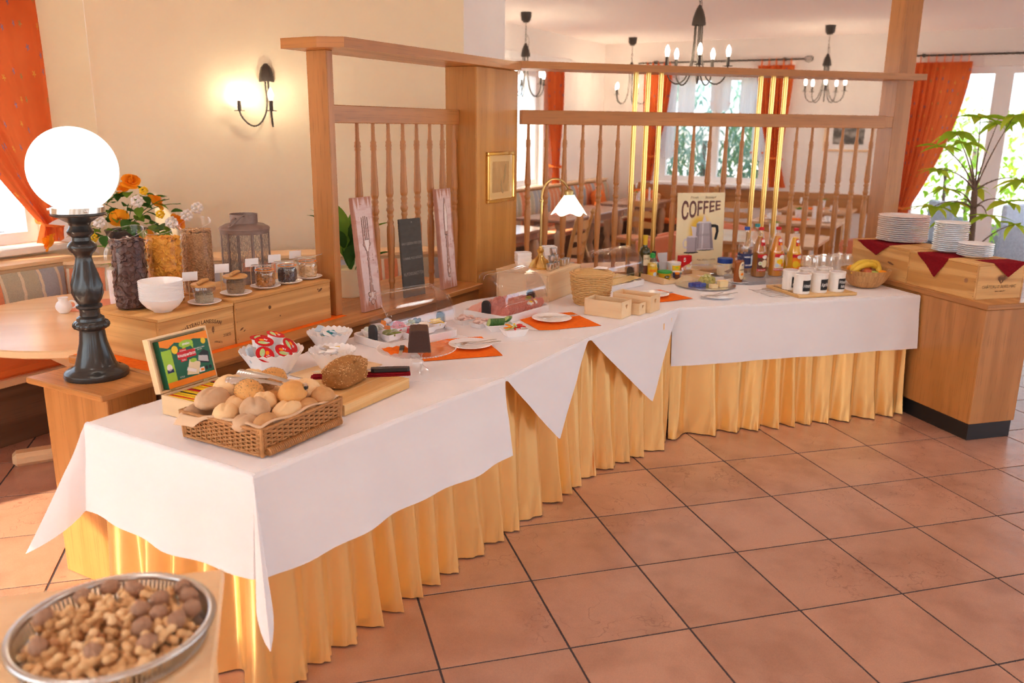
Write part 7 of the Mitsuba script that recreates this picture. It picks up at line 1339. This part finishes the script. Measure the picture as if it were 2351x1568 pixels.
# ladder-back chairs
def ladder_chair(label, m):
    k = thing('dining_chair', label, 'chair', m); sp = rrect(.42, .40, .10)
    part(k, 'seat', ply(extr(sp, .032, .425), 'beech')); part(k, 'seat_pad', ply(mv(extr(sa.scale(sp, .9, .9), .025, .458)), 'stripe_cloth'))
    for x in (-.15, .15):
        part(k, 'leg', ply(tube([(x * 1.15, -.17, 0), (x, -.14, .425)], [.017, .022], 10), 'beech', True)); part(k, 'leg', ply(tube([(x * 1.15, .18, 0), (x, .15, .425)], [.017, .022], 10), 'beech', True))
        part(k, 'back_post', ply(tube(smooth_path([(x, .16, .45), (x * 1.02, .20, .70), (x * 1.05, .26, .93)], 10), .019, 10), 'beech', True)); part(k, 'knob', ply(blob(.024, .024, .026, 2), 'beech', True), M(x * 1.05, .262, .95))
    for z in (.60, .72, .84): part(k, 'slat', ply(mv(gridv(lambda s, t: ((s - .5) * .30, .17 + (z - .45) * .16 + .03 * np.sin(s * PI), z + (t - .5) * (.06 + .02 * np.sin(s * PI))), 12, 4), x=0), 'beech', True))
    return k
ladder_chair('ladder-back chair at the near brown table, seen from behind', MU(2.62, 2.12, 0, PI)); ladder_chair('ladder-back chair with striped seat pad between the long brown tables', MU(4.72, 2.18, 0, -PI / 2 - .15)); ladder_chair('ladder-back chair before the far corner table', MU(6.65, 2.05, 0, PI + .2)); ladder_chair('ladder-back chair by the panelled wall behind the brass rods', MU(5.75, 1.25, 0, PI * .55))
# salmon tub chairs
def tub(label, m):
    k = thing('tub_chair', label, 'armchair', m); a = np.linspace(-2.1, 2.1, 30)
    v, f = [], []
    for q in a:
        h = .70 - .10 * abs(q / 2.1) ** 2 
        for r, z in ((.30, .12), (.335, .40), (.365, h - .03), (.35, h), (.30, h), (.285, h - .04), (.26, .42), (.25, .12)): v.append([r * math.sin(q), r * math.cos(q), z])
    for i in range(29):
        for j in range(8): b = (j + 1) % 8; f += [[i * 8 + j, (i + 1) * 8 + j, (i + 1) * 8 + b], [i * 8 + j, (i + 1) * 8 + b, i * 8 + b]]
    for o in (0, 29 * 8): f += [[o, o + i, o + i + 1] for i in range(1, 7)]
    part(k, 'shell', ply(TM(v, f), 'salmon_leather', 40)); part(k, 'seat', ply(lathe([(0, .30), (.24, .30), (.265, .33), (.265, .40), (.24, .43), (0, .435)], 30), 'salmon_leather', 40)); part(k, 'base', ply(lathe([(0, .10), (.25, .10), (.26, .30), (0, .30)], 30), 'salmon_leather', 40))
    for x, y in ((-.17, -.17), (.17, -.17), (-.17, .17), (.17, .17)): part(k, 'leg', ply(tube([(x, y, 0), (x * .95, y * .95, .12)], .018, 8), 'beech', True))
    return k
for lab, u, v_, rz in (('salmon leather tub chair left of the coffee sign', 3.85, 1.52, PI), ('salmon leather tub chair behind the top of the coffee sign', 5.30, 1.32, .3), ('salmon leather tub chair tucked to the table behind the rods', 4.45, 1.05, -1.2), ('salmon leather tub chair right of the cup-laid table', 4.75, -.45, 2.2), ('salmon leather tub chair nearest the corner post', 3.55, -.52, PI * .95)): tub(lab, MU(u, v_, 0, rz))
# things on the back tables
def orchid(label, m, s=1.0):
    k = thing('potted_plant', label, 'potted plant', m); part(k, 'pot', ply(lathe([(0, 0), (.032, 0), (.045, .095), (.047, .10), (.041, .10), (0, .085)], 20), 'porcelain', 40)); g = random.Random(len(label))
    for i in range(10): part(k, 'leaf', ply(aim(leaf(.10, .022, 1.1), (0, 0, .09), i * 2.4, .9 - .03 * i, .2), 'leaf_mid', True))
    for i in range(2): part(k, 'flower', ply(mv(blob(.013, .013, .028, 2), z=.19 + .02 * i, x=.015 * i, y=-.01), 'white', True))
    return k
orchid('small white pot of snowdrops on the pale table behind the juices', MU(3.80, .40, .736)); orchid('small white pot of snowdrops on the cup-laid table', MU(5.45, .48, .736)); orchid('small white pot of snowdrops on the table at the far wall', MU(6.75, .45, .751)); orchid('small white pot with grass on the far corner table', MU(6.45, 2.85, .746))
cupm = ply(cat(lathe([(0, .006), (.022, .006), (.034, .03), (.038, .062), (.036, .062), (.031, .03), (0, .012)], 24), tube(smooth_path([(.036, 0, .05), (.056, 0, .048), (.055, 0, .028), (.034, 0, .025)], 10), .0035, 6)), 'porcelain', 40)
for lab, u, v_, z in (('white coffee cup at the left of the cup-laid table', 5.12, .72, .736), ('white coffee cup at the right of the cup-laid table', 5.18, .12, .736), ('white coffee cup on the table at the far wall', 6.40, .25, .751)):
    solo('saucer', 'white saucer under the ' + lab[6:], 'saucer', saucer, MU(u, v_, z)); solo('coffee_cup', lab, 'cup', cupm, MU(u, v_, z + .006, 1))
for lab, u, v_, z in (('orange napkin on the cup-laid table', 5.30, .45, .736), ('orange napkin on the table at the far wall', 6.60, .50, .751), ('pink napkin on the far corner table', 6.35, 2.75, .746), ('pink napkin on the long brown table', 4.2, 2.85, .746)): solo('paper_napkin', lab, 'napkin', ply(bx(-.13, -.10, 0, .13, .10, .003, 0), 'napkin_orange' if 'orange' in lab else 'pink_mat'), MU(u, v_, z))
for lab, u, v_, h in (('white menu holder on the far corner table', 6.60, 2.70, .17), ('white napkin holder on the cup-laid table', 5.50, .32, .14)): solo('menu_holder', lab, 'menu', ply(bx(-.05, -.012, 0, .05, .012, h, .003), 'plastic_white'), MU(u, v_, .746 if u > 6 else .736, .4))
k = thing('candle_glass', 'slim glass candle holder on the far corner table', 'candle holder', MU(6.0, 2.62, .746)); part(k, 'glass', ply(lathe([(0, .001), (.022, .001), (.024, .12)], 16), 'clear_glass', True)); part(k, 'candle', ply(lathe([(0, .003), (.010, .003), (.010, .16), (0, .161)], 12), 'white', 40))

# ------------------------------------------------------------------ tall money tree by the glass doors
tp = thing('money_tree', 'tall potted tree with bright hand-shaped leaves before the glass doors', 'plant', M())
TRK = [(2.82, .98, .30), (2.83, .99, .80), (2.845, 1.03, 1.15), (2.86, 1.06, 1.28)]
part(tp, 'pot', ply(mv(lathe([(0, 0), (.15, 0), (.19, .28), (.20, .32), (.18, .32), (.17, .26), (0, .26)], 32), x=2.82, y=.98), 'plastic_white', 40)); mat('bark', nutcol((.20, .13, .10), (.11, .07, .055), 60), .8)
part(tp, 'trunk', ply(tube(smooth_path([(2.82, .98, .26)] + TRK, 24), np.linspace(.030, .022, 24), 10), 'bark', True))
WH = [((3.01, 1.26, 1.82), 1.0), ((3.18, 1.11, 1.84), 1.0), ((2.90, 1.37, 1.71), 1.0), ((2.64, 1.19, 1.60), .9), ((2.74, 1.34, 1.43), .75), ((2.72, 1.07, 1.63), .8), ((3.22, 1.3, 1.78), .95), ((2.39, .94, 1.18), .85), ((2.86, 1.24, 1.18), .8), ((3.09, 1.3, 1.28), .8), ((2.99, .88, 1.21), 1.0), ((3.29, 1.06, 1.36), 1.0), ((2.77, .82, 1.12), .85), ((3.3, 1.07, 1.02), .8), ((2.60, 1.02, 1.06), .8), ((2.62, 1.10, 1.30), .6)]
g = random.Random(8)
for i, (c, s) in enumerate(WH):
    base = TRK[3] if c[2] > 1.35 else TRK[2] if c[2] > 1.1 else TRK[1]; mid = [(base[q] * .5 + c[q] * .5) + (.05 if q == 2 else 0) for q in range(3)]
    part(tp, 'branch', ply(tube(smooth_path([base, mid, c], 12), np.linspace(.007, .0025, 12), 6), 'bark', True))
    for q in range(6):
        a = q * PI / 3 + g.uniform(-.2, .2); l = s * g.uniform(.19, .27)
        part(tp, 'leaf', ply(aim(leaf(l, l * .36, g.uniform(.5, 1.0), .15, 8, .8), c, a, g.uniform(-.3, .35), g.uniform(-.3, .3)), ('leaf_bright', 'leaf_lime', 'leaf_bright')[(i + q) % 3], True))

# ------------------------------------------------------------------ outside
struct('ground_outside', ply(bx(-30, -40, -.20, 40, 40, -.10, 0), mat('paving', nutcol((.62, .60, .57), (.54, .52, .50), 2), .8)), None, 'pale paving outside')
def foliage(n, a, b, h, seed, l=.16, w=.05):
    g = np.random.RandomState(seed); ms = []; L = leaf(l, w, .8, .2, 5)
    for i in range(n):
        d = g.normal(size=3); d /= np.linalg.norm(d); r = .55 + .5 * g.rand() ** .5; p = d * r * [a, b, h]; p[2] = abs(p[2] + h * .9)
        ms.append(mv(mv(L, ry=g.uniform(-1.2, .9), rz=g.rand() * 6.28, s=g.uniform(.7, 1.4)), *p))
    return cat(ms)
fo = [ply(foliage(900, .75, .55, 1.15, s, .20, .035), m, True) for s, m in ((1, 'leaf_hedge'), (2, 'leaf_blue'), (3, 'leaf_hedge'))]
for i, (u, v_) in enumerate([(8.75, 3.3), (8.6, 2.5), (8.9, 1.8), (8.65, 1.05), (9.6, 2.9), (9.7, 1.5)]):
    k = thing('shrub', 'dense shrub outside the far window, %s' % ('behind the left curtain', 'left of the middle frame bar', 'right of the middle frame bar', 'behind the right curtain', 'second row at left', 'second row at right')[i], 'shrub', MU(u, v_, -.1, i * 1.3, 0, 0, 1.0 if i < 4 else 1.35)); part(k, 'stem', ply(tube([(0, 0, 0), (.03, .02, 1.2)], .03, 7), 'bark', True)); part(k, 'foliage', fo[i % 3], kind='stuff')
fo2 = ply(foliage(420, .5, .5, 1.05, 7, .11, .05), 'leaf_bright', True)
for i, (u, v_, s, lab) in enumerate([(9.3, -.85, 1.0, 'light climbing bush outside the glass doors next to the curtain'), (10.6, -1.15, 1.2, 'loose bush farther out behind the glass doors'), (11.6, -2.2, 1.3, 'distant bush outside the right door pane')]):
    k = thing('garden_bush', lab, 'bush', MU(u, v_, -.1, i, 0, 0, s)); part(k, 'stem', ply(tube([(0, 0, 0), (.05, .02, .6), (0, .05, 1.3)], .025, 7), 'bark', True)); part(k, 'foliage', fo2, kind='stuff')
mat('wicker_grey', proc(lambda p, n, uv: mix((.34, .34, .38), (.50, .50, .54), smoothstep(.3, .7, noise(p.x * 130 + p.y * 130, p.z * 170, 1)))), .8)
for i, (u, v_, rz) in enumerate([(8.7, -1.05, .6), (8.5, -1.95, -.6), (9.6, -2.5, 2.0)]):
    k = thing('patio_chair', 'grey woven patio chair outside the glass doors, %s' % ('left', 'right', 'rear')[i], 'chair', MU(u, v_, -.1, rz)); part(k, 'seat', ply(bx(-.26, -.26, .36, .26, .26, .44, .02), 'wicker_grey')); part(k, 'back', ply(mv(bx(-.28, .22, .30, .28, .29, .88, .02)), 'wicker_grey'))
    for s in (-1, 1): part(k, 'arm', ply(bx(s * .28 - .03, -.26, .1, s * .28 + .03, .24, .64, .02), 'wicker_grey'))
    for x, y in ((-.25, -.24), (.25, -.24), (-.25, .26), (.25, .26)): part(k, 'leg', ply(bx(x - .025, y - .025, 0, x + .025, y + .025, .36, .004), 'wicker_grey'))
